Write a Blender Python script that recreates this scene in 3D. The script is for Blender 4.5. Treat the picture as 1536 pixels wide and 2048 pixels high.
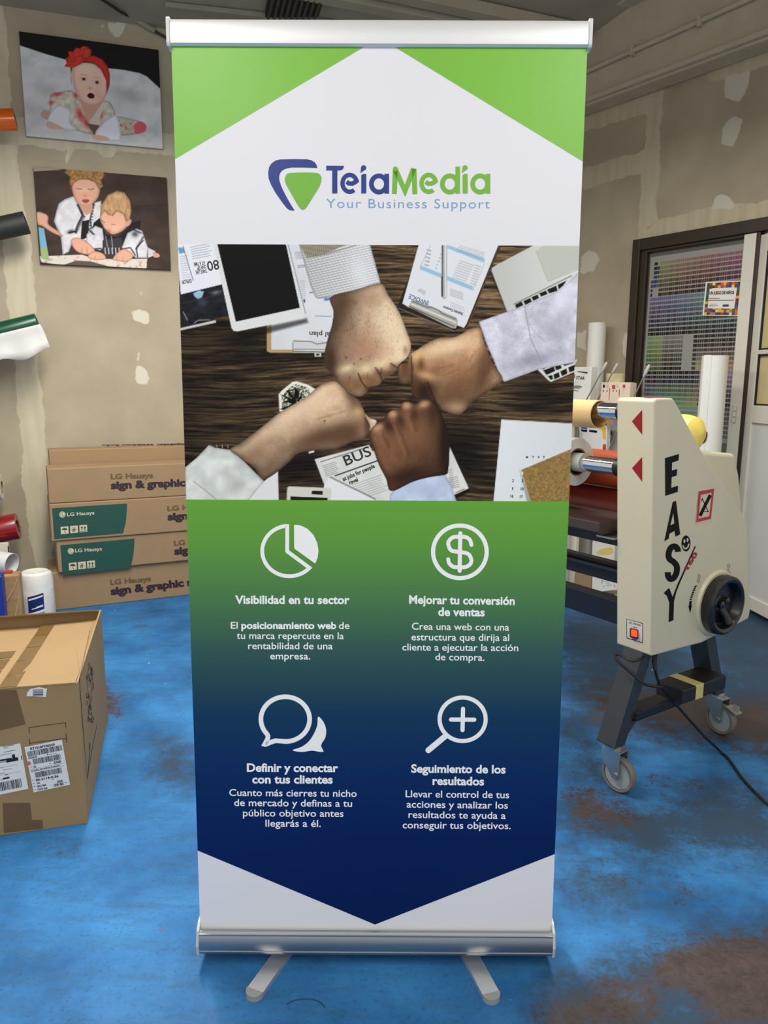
import bpy, bmesh, math, random
import numpy as np
from mathutils import Matrix, Vector
for o in list(bpy.data.objects): bpy.data.objects.remove(o)
S = bpy.context.scene
COL = S.collection
random.seed(7)

# ------------------------------------------------------------------ camera
FPX = 1500.0; PITCH = math.radians(10.0); ROLL = 0.005; CAM_H = 1.4006
CAM = np.array([0.0, 0.0, CAM_H])
FW = np.array([0, math.cos(PITCH), -math.sin(PITCH)])
_r = np.array([1.0, 0, 0]); _u = np.cross(_r, FW)
RT = _r*math.cos(ROLL)+_u*math.sin(ROLL); UP = -_r*math.sin(ROLL)+_u*math.cos(ROLL)
cd = bpy.data.cameras.new('camera'); cam = bpy.data.objects.new('camera', cd); COL.objects.link(cam)
cd.sensor_fit = 'VERTICAL'; cd.sensor_height = 36.0; cd.lens = FPX/2048*36.0; cd.clip_start = 0.05
cam.matrix_world = Matrix(((RT[0], UP[0], -FW[0], 0), (RT[1], UP[1], -FW[1], 0), (RT[2], UP[2], -FW[2], CAM_H), (0, 0, 0, 1)))
S.camera = cam

# ------------------------------------------------------------------ world, lamps, exposure
S.view_settings.view_transform = 'Standard'; S.view_settings.look = 'None'
S.view_settings.gamma = 1.0; S.view_settings.use_curve_mapping = False
S.view_settings.exposure = 0.12
W = bpy.data.worlds.new('world'); S.world = W; W.use_nodes = True
W.node_tree.nodes['Background'].inputs[0].default_value = (1.0, 0.99, 0.965, 1)
W.node_tree.nodes['Background'].inputs[1].default_value = 0.64
def lamp(name, loc, sx, sy, watts, col=(1, 0.97, 0.92), rz=0.0, rx=0.0):
    d = bpy.data.lights.new(name, 'AREA'); d.shape = 'RECTANGLE'; d.size = sx; d.size_y = sy; d.energy = watts; d.color = col
    o = bpy.data.objects.new(name, d); COL.objects.link(o); o.location = loc; o.rotation_euler = (rx, 0, rz); return o
lamp('tube_lamp', (-0.9, -0.4, 3.05), 0.25, 2.4, 36)
lamp('tube_lamp', (1.1, -0.4, 3.05), 0.25, 2.4, 36)
lamp('tube_lamp', (-1.1, 2.9, 2.95), 0.25, 2.2, 92, rz=0.3)
lamp('tube_lamp', (0.9, 3.0, 2.95), 0.25, 1.6, 46, rz=0.3)

# ------------------------------------------------------------------ pixel geometry helpers (planning aid: pixel -> point on a real plane)
def ray(x, y): return FW+RT*(x-768)/FPX-UP*(y-1024)/FPX
def fl(x, y, z=0.0):
    d = ray(x, y); return CAM+d*((z-CAM_H)/d[2])
def onp(x, y, P, n):
    d = ray(x, y); return CAM+d*(((np.asarray(P, float)-CAM)@n)/(d@n))
def proj(P):
    v = np.asarray(P, float)-CAM; z = v@FW
    return 768+FPX*(v@RT)/z, 1024-FPX*(v@UP)/z
def unit(v): v = np.asarray(v, float); return v/np.linalg.norm(v)
class Plane:
    def __init__(s, O, ex, ey):
        s.O = np.asarray(O, float); s.ex = unit(ex); s.ey = unit(ey); s.n = unit(np.cross(s.ex, s.ey))
        if s.n@(CAM-s.O) < 0: s.out = -s.n
        else: s.out = s.n
    def at(s, x, y, off=0.0): return onp(x, y, s.O+s.out*off, s.n)
    def un(s, x, y):
        w = onp(x, y, s.O, s.n)-s.O; return w@s.ex, w@s.ey
    def pt(s, u, v, off=0.0): return s.O+s.ex*u+s.ey*v+s.out*off

# ------------------------------------------------------------------ materials
def lin(c):
    c = np.asarray(c, float)/255.0
    return np.where(c <= 0.04045, c/12.92, ((c+0.055)/1.055)**2.4)
MATS = {}
def mat(name, rgb, rough=0.5, metal=0.0, spec=0.5, var=0.0, scale=20.0, bump=0.0, bscale=60.0, stretch=(1, 1, 1), emit=0.0, coat=0.0, trans=0.0, alpha=1.0):
    if name in MATS: return MATS[name]
    m = bpy.data.materials.new(name); m.use_nodes = True; nt = m.node_tree; b = nt.nodes['Principled BSDF']
    c = tuple(lin(rgb))+(1,)
    b.inputs['Base Color'].default_value = c; b.inputs['Roughness'].default_value = rough; b.inputs['Metallic'].default_value = metal
    b.inputs['Specular IOR Level'].default_value = spec
    if coat: b.inputs['Coat Weight'].default_value = coat; b.inputs['Coat Roughness'].default_value = 0.15
    if trans: b.inputs['Transmission Weight'].default_value = trans
    if alpha < 1: b.inputs['Alpha'].default_value = alpha
    if emit: b.inputs['Emission Color'].default_value = c; b.inputs['Emission Strength'].default_value = emit
    tc = nt.nodes.new('ShaderNodeTexCoord'); mp = nt.nodes.new('ShaderNodeMapping'); mp.inputs['Scale'].default_value = stretch
    nt.links.new(tc.outputs['Object'], mp.inputs['Vector'])
    if var:
        n = nt.nodes.new('ShaderNodeTexNoise'); n.inputs['Scale'].default_value = scale; n.inputs['Detail'].default_value = 5
        nt.links.new(mp.outputs[0], n.inputs['Vector'])
        r = nt.nodes.new('ShaderNodeMapRange'); r.inputs['From Min'].default_value = 0.25; r.inputs['From Max'].default_value = 0.75
        r.inputs['To Min'].default_value = 1-var; r.inputs['To Max'].default_value = 1+var
        nt.links.new(n.outputs['Fac'], r.inputs['Value'])
        mx = nt.nodes.new('ShaderNodeVectorMath'); mx.operation = 'SCALE'; mx.inputs[0].default_value = c[:3]
        nt.links.new(r.outputs[0], mx.inputs['Scale']); nt.links.new(mx.outputs[0], b.inputs['Base Color'])
    if bump:
        n2 = nt.nodes.new('ShaderNodeTexNoise'); n2.inputs['Scale'].default_value = bscale; n2.inputs['Detail'].default_value = 4
        nt.links.new(mp.outputs[0], n2.inputs['Vector'])
        bp = nt.nodes.new('ShaderNodeBump'); bp.inputs['Strength'].default_value = bump; bp.inputs['Distance'].default_value = 0.01
        nt.links.new(n2.outputs['Fac'], bp.inputs['Height']); nt.links.new(bp.outputs[0], b.inputs['Normal'])
    MATS[name] = m; return m
def vcmat(name, rough=0.5, spec=0.4):
    if name in MATS: return MATS[name]
    m = bpy.data.materials.new(name); m.use_nodes = True; nt = m.node_tree; b = nt.nodes['Principled BSDF']
    b.inputs['Roughness'].default_value = rough; b.inputs['Specular IOR Level'].default_value = spec
    a = nt.nodes.new('ShaderNodeAttribute'); a.attribute_name = 'print'
    nt.links.new(a.outputs['Color'], b.inputs['Base Color']); MATS[name] = m; return m

# ------------------------------------------------------------------ objects
ROOT = {}          # root name -> world matrix of the thing's base
def tag(o, label=None, cat=None, group=None, kind=None):
    if label: o['label'] = label
    if cat: o['category'] = cat
    if group: o['group'] = group
    if kind: o['kind'] = kind
    return o
def thing(name, label, cat, loc, rotz=0.0, group=None):
    o = bpy.data.objects.new(name, None); o.empty_display_size = 0.05; COL.objects.link(o)
    o.location = tuple(float(c) for c in loc); o.rotation_euler = (0, 0, rotz)
    ROOT[o.name] = np.array(Matrix.Translation(Vector(o.location)) @ Matrix.Rotation(rotz, 4, 'Z'))
    return tag(o, label, cat, group)
def link_mesh(name, me, parent, loc=None):
    o = bpy.data.objects.new(name, me); COL.objects.link(o)
    if parent is not None: o.parent = parent; ROOT[o.name] = ROOT[parent.name]
    else:
        o.location = tuple(loc); ROOT[o.name] = np.array(Matrix.Translation(Vector(o.location)))
    return o
def to_local(P, parent, loc):
    P = np.asarray(P, float).reshape(-1, 3)
    if parent is not None:
        Mi = np.linalg.inv(ROOT[parent.name]); return P@Mi[:3, :3].T+Mi[:3, 3]
    return P-np.asarray(loc)
class MB:
    def __init__(s): s.v = []; s.f = []; s.m = []
    def add(s, V, Fs, m=0):
        b = len(s.v); s.v += [tuple(map(float, p)) for p in V]
        for q in Fs: s.f.append([b+i for i in q]); s.m.append(m)
    def poly(s, pts, m=0): s.add(pts, [list(range(len(pts)))], m)
    def box(s, O, a, b, c, m=0):
        O, a, b, c = [np.asarray(t, float) for t in (O, a, b, c)]
        if np.cross(a, b)@c < 0: O = O+c; c = -c
        V = [O, O+a, O+a+b, O+b, O+c, O+a+c, O+a+b+c, O+b+c]
        s.add(V, [(3, 2, 1, 0), (4, 5, 6, 7), (0, 1, 5, 4), (1, 2, 6, 5), (2, 3, 7, 6), (3, 0, 4, 7)], m)
    def cbox(s, c, e1, e2, e3, d, m=0):     # centred box, unit axes and sizes
        e1, e2, e3 = unit(e1)*d[0], unit(e2)*d[1], unit(e3)*d[2]
        s.box(np.asarray(c)-(e1+e2+e3)/2, e1, e2, e3, m)
    def prism(s, pts, vec, m=0, side=None):
        n = len(pts); P = [np.asarray(p, float) for p in pts]; vec = np.asarray(vec, float)
        nn = sum(np.cross(P[i]-P[0], P[(i+1) % n]-P[0]) for i in range(n))
        if nn@vec < 0: P = P[::-1]
        V = P+[p+vec for p in P]
        s.add(V, [list(range(n))[::-1], list(range(n, 2*n))], m)
        s.add(V, [(i, (i+1) % n, n+(i+1) % n, n+i) for i in range(n)], m if side is None else side)
    def tube(s, path, r, seg=12, m=0, cap=True):
        P = [np.asarray(p, float) for p in path]; n = len(P); rr = r if hasattr(r, '__len__') else [r]*n
        V = []; ref = None
        for i in range(n):
            t = unit(P[min(i+1, n-1)]-P[max(i-1, 0)])
            if ref is None: ref = np.array([0, 0, 1.]) if abs(t[2]) < 0.9 else np.array([1., 0, 0])
            x = unit(ref-t*(ref@t)); ref = x; y = np.cross(t, x)
            V += [P[i]+(x*math.cos(2*math.pi*k/seg)+y*math.sin(2*math.pi*k/seg))*rr[i] for k in range(seg)]
        Fs = [(i*seg+k, i*seg+(k+1) % seg, (i+1)*seg+(k+1) % seg, (i+1)*seg+k) for i in range(n-1) for k in range(seg)]
        if cap: Fs += [list(range(seg))[::-1], [(n-1)*seg+k for k in range(seg)]]
        s.add(V, Fs, m)
    def lathe(s, O, ax, prof, seg=40, m=0, mats=None, closed=False):   # prof: (radius, distance along axis); outward when t grows along the outside
        ax = unit(ax); ref = np.array([0, 0, 1.]) if abs(ax[2]) < 0.9 else np.array([1., 0, 0])
        x = unit(ref-ax*(ref@ax)); y = np.cross(ax, x); O = np.asarray(O, float); V = []
        for (r, t) in prof:
            V += [O+ax*t+(x*math.cos(2*math.pi*k/seg)+y*math.sin(2*math.pi*k/seg))*r for k in range(seg)]
        n = len(prof); N = n if closed else n-1
        for i in range(N):
            j = (i+1) % n
            b = len(s.v) if i == 0 else b
            if i == 0: s.v += [tuple(map(float, p)) for p in V]
            for k in range(seg):
                s.f.append([b+i*seg+k, b+i*seg+(k+1) % seg, b+j*seg+(k+1) % seg, b+j*seg+k]); s.m.append(mats[i] if mats else m)
    def build(s, name, mats, parent=None, loc=None, smooth=False, bevel=0.0, bseg=2, angle=35, clean=False):
        if parent is None and loc is None: loc = tuple(np.mean(np.asarray(s.v), axis=0)[:2])+(float(np.min(np.asarray(s.v)[:, 2])),)
        V = to_local(s.v, parent, loc)
        me = bpy.data.meshes.new(name); me.from_pydata([tuple(p) for p in V], [], s.f)
        for mm in (mats if isinstance(mats, (list, tuple)) else [mats]): me.materials.append(mm)
        me.polygons.foreach_set('material_index', s.m)
        if clean:
            bm = bmesh.new(); bm.from_mesh(me); bmesh.ops.remove_doubles(bm, verts=bm.verts, dist=1e-5)
            bmesh.ops.recalc_face_normals(bm, faces=bm.faces); bm.to_mesh(me); bm.free()
        if smooth:
            me.polygons.foreach_set('use_smooth', [True]*len(me.polygons)); me.set_sharp_from_angle(angle=math.radians(angle))
        me.update()
        o = link_mesh(name, me, parent, loc)
        if bevel:
            bv = o.modifiers.new('bevel', 'BEVEL'); bv.width = bevel; bv.segments = bseg; bv.limit_method = 'ANGLE'; bv.angle_limit = math.radians(30)
        return o

# ------------------------------------------------------------------ lettering
_tc = {}
def text_geo(txt, bold=0.0, space=1.0):
    k = (txt, bold, space)
    if k not in _tc:
        cu = bpy.data.curves.new('lettering', 'FONT'); cu.body = txt; cu.size = 1.0; cu.offset = bold; cu.resolution_u = 3; cu.space_character = space
        ob = bpy.data.objects.new('lettering', cu); COL.objects.link(ob)
        dg = bpy.context.evaluated_depsgraph_get(); me = bpy.data.meshes.new_from_object(ob.evaluated_get(dg))
        V = np.zeros(len(me.vertices)*3); me.vertices.foreach_get('co', V); V = V.reshape(-1, 3)[:, :2]
        Fs = [list(p.vertices) for p in me.polygons]
        bpy.data.objects.remove(ob); bpy.data.curves.remove(cu); bpy.data.meshes.remove(me)
        _tc[k] = (V, Fs)
    return _tc[k]
CAPH = None
def text_on(mb, pl, txt, pL, pR, cap, m=0, off=0.0005, bold=0.0, space=1.0):
    """letters on plane pl; baseline ends at pixels pL,pR, capital height cap px"""
    global CAPH
    if CAPH is None: CAPH = text_geo('H')[0][:, 1].max()
    heavy = max(0.0, bold-0.045); V, Fs = text_geo(txt, min(bold, 0.045), space)
    x0, x1 = V[:, 0].min(), V[:, 0].max()
    a = pl.at(*pL, off=off); b = pl.at(*pR, off=off)
    d = unit(np.array(pR, float)-np.array(pL, float)); upx = np.array([d[1], -d[0]])
    mid = (np.array(pL, float)+np.array(pR, float))/2
    e2 = pl.at(*(mid+upx*cap), off=off)-pl.at(*mid, off=off)
    W3 = a+np.outer((V[:, 0]-x0)/(x1-x0), b-a)+np.outer(V[:, 1]/CAPH, e2)
    for k in ((-1, 0, 1) if heavy else (0,)): mb.add(W3+(b-a)/(x1-x0)*heavy*k+pl.out*0.00001*k, Fs, m)

# ------------------------------------------------------------------ flat strokes in pixel space placed on a plane
def catmull(pts, n=6, closed=True):
    P = [np.asarray(p, float) for p in pts]; N = len(P); out = []
    for i in range(N if closed else N-1):
        p0, p1, p2, p3 = (P[(i-1) % N], P[i], P[(i+1) % N], P[(i+2) % N]) if closed else (P[max(i-1, 0)], P[i], P[i+1], P[min(i+2, N-1)])
        for k in range(n):
            t = k/n
            out.append(0.5*((2*p1)+(p2-p0)*t+(2*p0-5*p1+4*p2-p3)*t*t+(3*p1-p0-3*p2+p3)*t**3))
    if not closed: out.append(P[-1])
    return out
def arc(cx, cy, rx, a0, a1, n=32, ry=None):
    ry = rx if ry is None else ry
    return [(cx+rx*math.cos(math.radians(a0+(a1-a0)*i/n)), cy+ry*math.sin(math.radians(a0+(a1-a0)*i/n))) for i in range(n+1)]
def fillp(mb, pl, pts, m=0, off=0.0005):
    W3 = [pl.at(*p, off=off) for p in pts]
    n = sum(np.cross(W3[i]-W3[0], W3[(i+1) % len(W3)]-W3[0]) for i in range(len(W3)))
    if n@pl.out < 0: W3 = W3[::-1]
    mb.poly(W3, m)
def stroke(mb, pl, pts, w, m=0, off=0.0005, closed=False, cap=True):
    P = [np.asarray(p, float) for p in pts]; n = len(P); L = []; R = []
    for i in range(n):
        if closed: a, b, c = P[i-1], P[i], P[(i+1) % n]
        else: a, b, c = P[max(i-1, 0)], P[i], P[min(i+1, n-1)]
        d1 = unit(b-a) if np.linalg.norm(b-a) > 1e-9 else unit(c-b); d2 = unit(c-b) if np.linalg.norm(c-b) > 1e-9 else d1
        t = unit(d1+d2); nrm = np.array([-t[1], t[0]]); k = 1/max(0.45, nrm@np.array([-d1[1], d1[0]]))
        ww = w[i] if hasattr(w, '__len__') else w
        L.append(b+nrm*ww/2*k); R.append(b-nrm*ww/2*k)
    for i in range(n if closed else n-1):
        j = (i+1) % n; fillp(mb, pl, [L[i], L[j], R[j], R[i]], m, off)
    if cap and not closed:
        for c in (P[0], P[-1]):
            fillp(mb, pl, arc(c[0], c[1], (w if not hasattr(w, '__len__') else w[0])/2, 0, 342, 18), m, off+0.00002)

# ------------------------------------------------------------------ pictures: painted prints on a fine mesh (colour per vertex)
_rng = np.random.RandomState(3)
_LAT = _rng.rand(64, 64)
def vnoise(x, y):
    x = np.asarray(x, float); y = np.asarray(y, float); xi = np.floor(x).astype(int); yi = np.floor(y).astype(int); fx = x-xi; fy = y-yi
    fx = fx*fx*(3-2*fx); fy = fy*fy*(3-2*fy); g = lambda i, j: _LAT[i % 64, j % 64]
    return (g(xi, yi)*(1-fx)+g(xi+1, yi)*fx)*(1-fy)+(g(xi, yi+1)*(1-fx)+g(xi+1, yi+1)*fx)*fy
def fbm(x, y, o=4):
    s = 0; a = 0.5
    for i in range(o): s = s+a*vnoise(x*2**i+17*i, y*2**i+31*i); a *= 0.5
    return s
def sdpoly(X, Y, pts):
    d = np.full(X.shape, 1e9); ins = np.zeros(X.shape, bool); n = len(pts)
    for i in range(n):
        ax, ay = pts[i-1]; bx, by = pts[i]; ex, ey = bx-ax, by-ay; wx = X-ax; wy = Y-ay
        t = np.clip((wx*ex+wy*ey)/(ex*ex+ey*ey+1e-12), 0, 1); d = np.minimum(d, (wx-ex*t)**2+(wy-ey*t)**2)
        c = ((ay > Y) != (by > Y)); 
        if ey != 0: ins ^= c & (X < ex*(Y-ay)/ey+ax)
    d = np.sqrt(d); return np.where(ins, -d, d)
class Art:
    def __init__(s, pl, u0, u1, v0, v1, nx, ny):
        s.pl = pl; s.nx, s.ny = nx, ny
        U, V = np.meshgrid(np.linspace(u0, u1, nx), np.linspace(v0, v1, ny)); s.P = pl.O+U.reshape(-1, 1)*pl.ex+V.reshape(-1, 1)*pl.ey
        s.X, s.Y = proj(s.P); s.C = np.zeros((nx*ny, 3))
    def fill(s, pts, col, soft=1.2, alpha=1.0, sm=False, rim=None, clip=None):
        if sm: pts = catmull(pts, 6)
        pts = [tuple(p) for p in pts]; xs = [p[0] for p in pts]; ys = [p[1] for p in pts]
        I = np.where((s.X > min(xs)-3) & (s.X < max(xs)+3) & (s.Y > min(ys)-3) & (s.Y < max(ys)+3))[0]
        M = np.zeros(len(s.X))
        if len(I) == 0: return M
        x, y = s.X[I], s.Y[I]; sd = sdpoly(x, y, pts); a = np.clip(0.5-sd/soft, 0, 1)*alpha
        if clip is not None: a = a*clip[I]
        c = col(x, y) if callable(col) else np.tile(np.asarray(col, float), (len(I), 1))
        if rim: k = np.clip(-sd/rim[0], 0, 1); c = c*(1-rim[1]*(1-k)**2)[:, None]
        s.C[I] = s.C[I]*(1-a[:, None])+c*a[:, None]; M[I] = a; return M
    def line(s, pts, w, col, alpha=1.0, clip=None):
        for a, b in zip(pts[:-1], pts[1:]):
            a = np.array(a, float); b = np.array(b, float); d = unit(b-a); n = np.array([-d[1], d[0]])*w/2
            s.fill([a+n, b+n, b-n, a-n], col, alpha=alpha, clip=clip)
    def blob(s, cx, cy, rx, ry, col, alpha=0.6, ang=0.0, clip=None):
        c, n = math.cos(math.radians(ang)), math.sin(math.radians(ang)); dx = s.X-cx; dy = s.Y-cy
        q = ((dx*c+dy*n)/rx)**2+((-dx*n+dy*c)/ry)**2; a = np.exp(-q)*alpha
        if clip is not None: a = a*clip
        s.C = s.C*(1-a[:, None])+np.asarray(col, float)*a[:, None]
    def mul(s, f, clip=None):
        f = f if clip is None else 1+(f-1)*clip
        s.C = np.clip(s.C*f[:, None], 0, 255)
    def lines(s, p0, p1, p2, n, w, col, alpha=0.6, frac=0.0):      # n text-like strokes filling the parallelogram p0->p1 (line), p0->p2 (stack)
        p0, p1, p2 = [np.array(p, float) for p in (p0, p1, p2)]
        for i in range(n):
            q = p0+(p2-p0)*i/max(1, n-1); e = 1-frac*random.random(); s.line([q, q+(p1-p0)*e], w, col, alpha)
    def build(s, name, material, parent, off=0.0003, extra=None, extra_mats=()):
        P = s.P+s.pl.out*off; V = to_local(P, parent, None); nx, ny = s.nx, s.ny
        i = (np.arange(ny-1)[:, None]*nx+np.arange(nx-1)[None, :]).reshape(-1)
        Q = np.stack([i, i+1, i+nx+1, i+nx], 1)
        if np.cross(s.pl.ex, s.pl.ey)@s.pl.out < 0: Q = Q[:, ::-1]
        nV = len(V); ex_v = []; ex_f = []; ex_m = []
        if extra is not None and extra.v:
            ex_v = to_local(extra.v, parent, None); V = np.vstack([V, ex_v]); ex_f = [[k+nV for k in f] for f in extra.f]; ex_m = [k+1 for k in extra.m]
        me = bpy.data.meshes.new(name); me.vertices.add(len(V)); me.vertices.foreach_set('co', V.astype(np.float32).ravel())
        lens = [4]*len(Q)+[len(f) for f in ex_f]; idx = list(Q.ravel())+[k for f in ex_f for k in f]
        me.loops.add(len(idx)); me.loops.foreach_set('vertex_index', np.array(idx, np.int32)); me.polygons.add(len(lens))
        st = np.concatenate([[0], np.cumsum(lens)[:-1]]).astype(np.int32); me.polygons.foreach_set('loop_start', st)
        me.materials.append(material)
        for mm in extra_mats: me.materials.append(mm)
        me.polygons.foreach_set('material_index', np.array([0]*len(Q)+ex_m, np.int32)); me.update(calc_edges=True); me.validate()
        at = me.attributes.new('print', 'FLOAT_COLOR', 'POINT'); c = np.ones((len(V), 4), np.float32); c[:nV, :3] = lin(np.clip(s.C, 0, 255)); at.data.foreach_set('color', c.ravel())
        return link_mesh(name, me, parent)
# ================================================================== THE ROOM
EL = unit((0.951, 0.309, 0)); PL0 = np.array([-1.75, 5.14, 0])          # left wall line
AR = unit((-0.574, 0.819, 0)); PR0 = np.array([2.28, 4.6, 0])           # right wall line (runs away to the left)
ZUP = np.array([0, 0, 1.0])
NL = np.array([EL[1], -EL[0], 0]); NR = np.array([-AR[1], AR[0], 0])     # both point into the room
if NR@(CAM-PR0) < 0: NR = -NR
_s = np.linalg.solve(np.array([[EL[0], -AR[0]], [EL[1], -AR[1]]]), (PR0-PL0)[:2]); CORNER = PL0+EL*_s[0]
WL = Plane(PL0, EL, ZUP); WR = Plane(PR0, -AR, ZUP)
def ceil_z(P): return 3.6+0.2*max(0.0, float((np.asarray(P)-PL0)@NL))

def masked_grid(name, O, ex, ey, w, h, step, masks, material, back):
    nx, ny = int(w/step)+1, int(h/step)+1
    U, V = np.meshgrid(np.linspace(0, w, nx), np.linspace(0, h, ny)); P = O+U.reshape(-1, 1)*ex+V.reshape(-1, 1)*ey
    v = P-CAM; z = v@FW; ok = z > 0.2; X = np.where(ok, 768+FPX*(v@RT)/np.where(ok, z, 1), 1e5); Y = np.where(ok, 1024-FPX*(v@UP)/np.where(ok, z, 1), 1e5)
    vals = []
    for k, polys in masks.items():
        sd = np.full(len(X), 60.0)
        for pts in polys:
            xs = [p[0] for p in pts]; ys = [p[1] for p in pts]; I = np.where((X > min(xs)-60) & (X < max(xs)+60) & (Y > min(ys)-60) & (Y < max(ys)+60))[0]
            if len(I): sd[I] = np.minimum(sd[I], sdpoly(X[I], Y[I], pts))
        vals.append((k, np.clip(sd, -60, 60)))
    i = (np.arange(ny-1)[:, None]*nx+np.arange(nx-1)[None, :]).reshape(-1); Q = np.stack([i, i+1, i+nx+1, i+nx], 1)
    n = np.cross(ex, ey)
    if n@(CAM-O) < 0: Q = Q[:, ::-1]
    N = len(P)
    if back is not None:                       # give the slab a real thickness
        bk = np.asarray(back, float); c = [O+bk, O+ex*w+bk, O+ex*w+ey*h+bk, O+ey*h+bk]; P = np.vstack([P, c])
        k00, k10, k11, k01 = 0, nx-1, nx*ny-1, nx*(ny-1)
        extra = [(N, N+1, N+2, N+3), (k00, k10, N+1, N), (k10, k11, N+2, N+1), (k11, k01, N+3, N+2), (k01, k00, N, N+3)]
    else: extra = []
    loc = O; me = bpy.data.meshes.new(name)
    me.from_pydata([tuple(p) for p in (P-loc)], [], [list(map(int, q)) for q in Q]+[list(e) for e in extra]); me.materials.append(material)
    for k, sd in vals:
        at = me.attributes.new(k, 'FLOAT', 'POINT'); at.data.foreach_set('value', np.concatenate([sd, np.full(len(P)-N, 60.0)]).astype(np.float32))
    me.update(); return link_mesh(name, me, None, loc)

def nodes(name):
    m = bpy.data.materials.new(name); m.use_nodes = True; nt = m.node_tree; b = nt.nodes['Principled BSDF']
    def N(t, **kw):
        n = nt.nodes.new(t)
        for k, v in kw.items():
            if k.startswith('i_'): n.inputs[int(k[2:]) if k[2:].isdigit() else k[2:].replace('_', ' ')].default_value = v
            else: setattr(n, k, v)
        return n
    def L(a, b_): nt.links.new(a, b_)
    return m, nt, b, N, L
def noise(N, L, vec, scale, detail=4, rough=0.5):
    n = N('ShaderNodeTexNoise'); n.inputs['Scale'].default_value = scale; n.inputs['Detail'].default_value = detail; n.inputs['Roughness'].default_value = rough
    L(vec, n.inputs['Vector']); return n.outputs['Fac']
def maprange(N, L, src, a, b, c=0.0, d=1.0):
    r = N('ShaderNodeMapRange'); r.inputs['From Min'].default_value = a; r.inputs['From Max'].default_value = b; r.inputs['To Min'].default_value = c; r.inputs['To Max'].default_value = d
    L(src, r.inputs['Value']); return r.outputs[0]
def mathn(N, L, op, a, b):
    n = N('ShaderNodeMath', operation=op)
    for k, v in ((0, a), (1, b)):
        if hasattr(v, 'links'): L(v, n.inputs[k])
        else: n.inputs[k].default_value = v
    return n.outputs[0]
def mixc(N, L, fac, a, b):
    n = N('ShaderNodeMix', data_type='RGBA')
    if hasattr(fac, 'links'): L(fac, n.inputs[0])
    else: n.inputs[0].default_value = fac
    for k, v in ((6, a), (7, b)):
        if hasattr(v, 'links'): L(v, n.inputs[k])
        else: n.inputs[k].default_value = tuple(lin(v))+(1,)
    return n.outputs[2]

def wall_material(name, board, compound, pale):
    m, nt, b, N, L = nodes(name); tc = N('ShaderNodeTexCoord').outputs['Object']
    at = N('ShaderNodeAttribute'); at.attribute_name = 'plaster'; sd = at.outputs['Fac']
    a2 = N('ShaderNodeAttribute'); a2.attribute_name = 'filler'; sd2 = a2.outputs['Fac']
    wob = maprange(N, L, noise(N, L, tc, 11, 6, 0.6), 0.3, 0.7, -4.5, 4.5)
    k = maprange(N, L, mathn(N, L, 'ADD', sd, wob), -1.2, 1.2, 1, 0)
    wob2 = maprange(N, L, noise(N, L, tc, 22, 4), 0.3, 0.7, -2.0, 2.0)
    k2 = maprange(N, L, mathn(N, L, 'ADD', sd2, wob2), -1.2, 1.2, 1, 0)
    mott = noise(N, L, tc, 3.5, 5)
    bc = mixc(N, L, maprange(N, L, mott, 0.3, 0.7), tuple(x*0.95 for x in board), tuple(min(255, x*1.04) for x in board))
    mp = N('ShaderNodeMapping'); mp.inputs['Scale'].default_value = (9, 9, 1.3); L(tc, mp.inputs['Vector'])
    pc = mixc(N, L, maprange(N, L, noise(N, L, mp.outputs[0], 2.2, 5), 0.32, 0.68), tuple(x*0.955 for x in compound), tuple(min(255, x*1.03) for x in compound))
    c1 = mixc(N, L, k, bc, pc); c2 = mixc(N, L, k2, c1, pale)
    L(c2, b.inputs['Base Color']); b.inputs['Roughness'].default_value = 0.85; b.inputs['Specular IOR Level'].default_value = 0.2
    bp = N('ShaderNodeBump'); bp.inputs['Strength'].default_value = 0.25; bp.inputs['Distance'].default_value = 0.004
    L(mathn(N, L, 'ADD', k, mathn(N, L, 'MULTIPLY', noise(N, L, tc, 40, 4), 0.5)), bp.inputs['Height']); L(bp.outputs[0], b.inputs['Normal'])
    return m
c4 = lambda *P: [(1120+x/3.692, y/3.692) for x, y in P]
c5 = lambda *P: [(1120+x/3.692, 450+y/3.692) for x, y in P]
left_tape = [[(-40, 0), (-30, 300), (5, 480), (14, 600), (32, 743), (33, 806), (46, 900), (41, 933), (52, 1029), (58, 1070), (70, 1120), (75, 1160),
              (108, 1160), (103, 1010), (92, 917), (88, 822), (77, 743), (71, 600), (62, 480), (46, 400), (36, 330), (34, 290), (22, 235), (19, 150), (14, 50), (2, 0)],
             [(22, 232), (160, 252), (352, 268), (360, 312), (235, 300), (226, 316), (208, 318), (196, 304), (150, 297), (136, 322), (131, 330), (134, 300), (35, 290)]]
left_fill = [[(263, 622), (279, 618), (297, 627), (298, 646), (294, 651), (267, 638)], [(275, 729), (295, 740), (298, 759), (292, 769), (273, 765), (270, 746)],
             [(217, 46), (252, 44), (247, 62), (240, 73), (229, 73), (219, 62)], [(203, 48), (208, 48), (208, 55), (203, 55)], [(278, 590), (281, 582), (283, 590)], [(275, 705), (278, 705), (278, 720), (275, 720)]]
right_tape = [c4((650, 700), (785, 645), (760, 800), (740, 1000), (745, 1200), (730, 1350), (710, 1500), (720, 1620), (575, 1760), (580, 1530), (600, 1280), (640, 950)),
              c4((160, 860), (650, 690), (660, 830), (160, 975)), c4((150, 1255), (300, 1200), (620, 1110), (620, 1270), (300, 1350), (200, 1400), (150, 1375)),
              c4((575, 1760), (720, 1625), (900, 1580), (1130, 1530), (1640, 1465), (1640, 1640), (580, 1790)),
              c4((1095, 530), (1220, 480), (1640, 300), (1640, 440), (1400, 530), (1225, 590), (1100, 590))]
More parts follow.
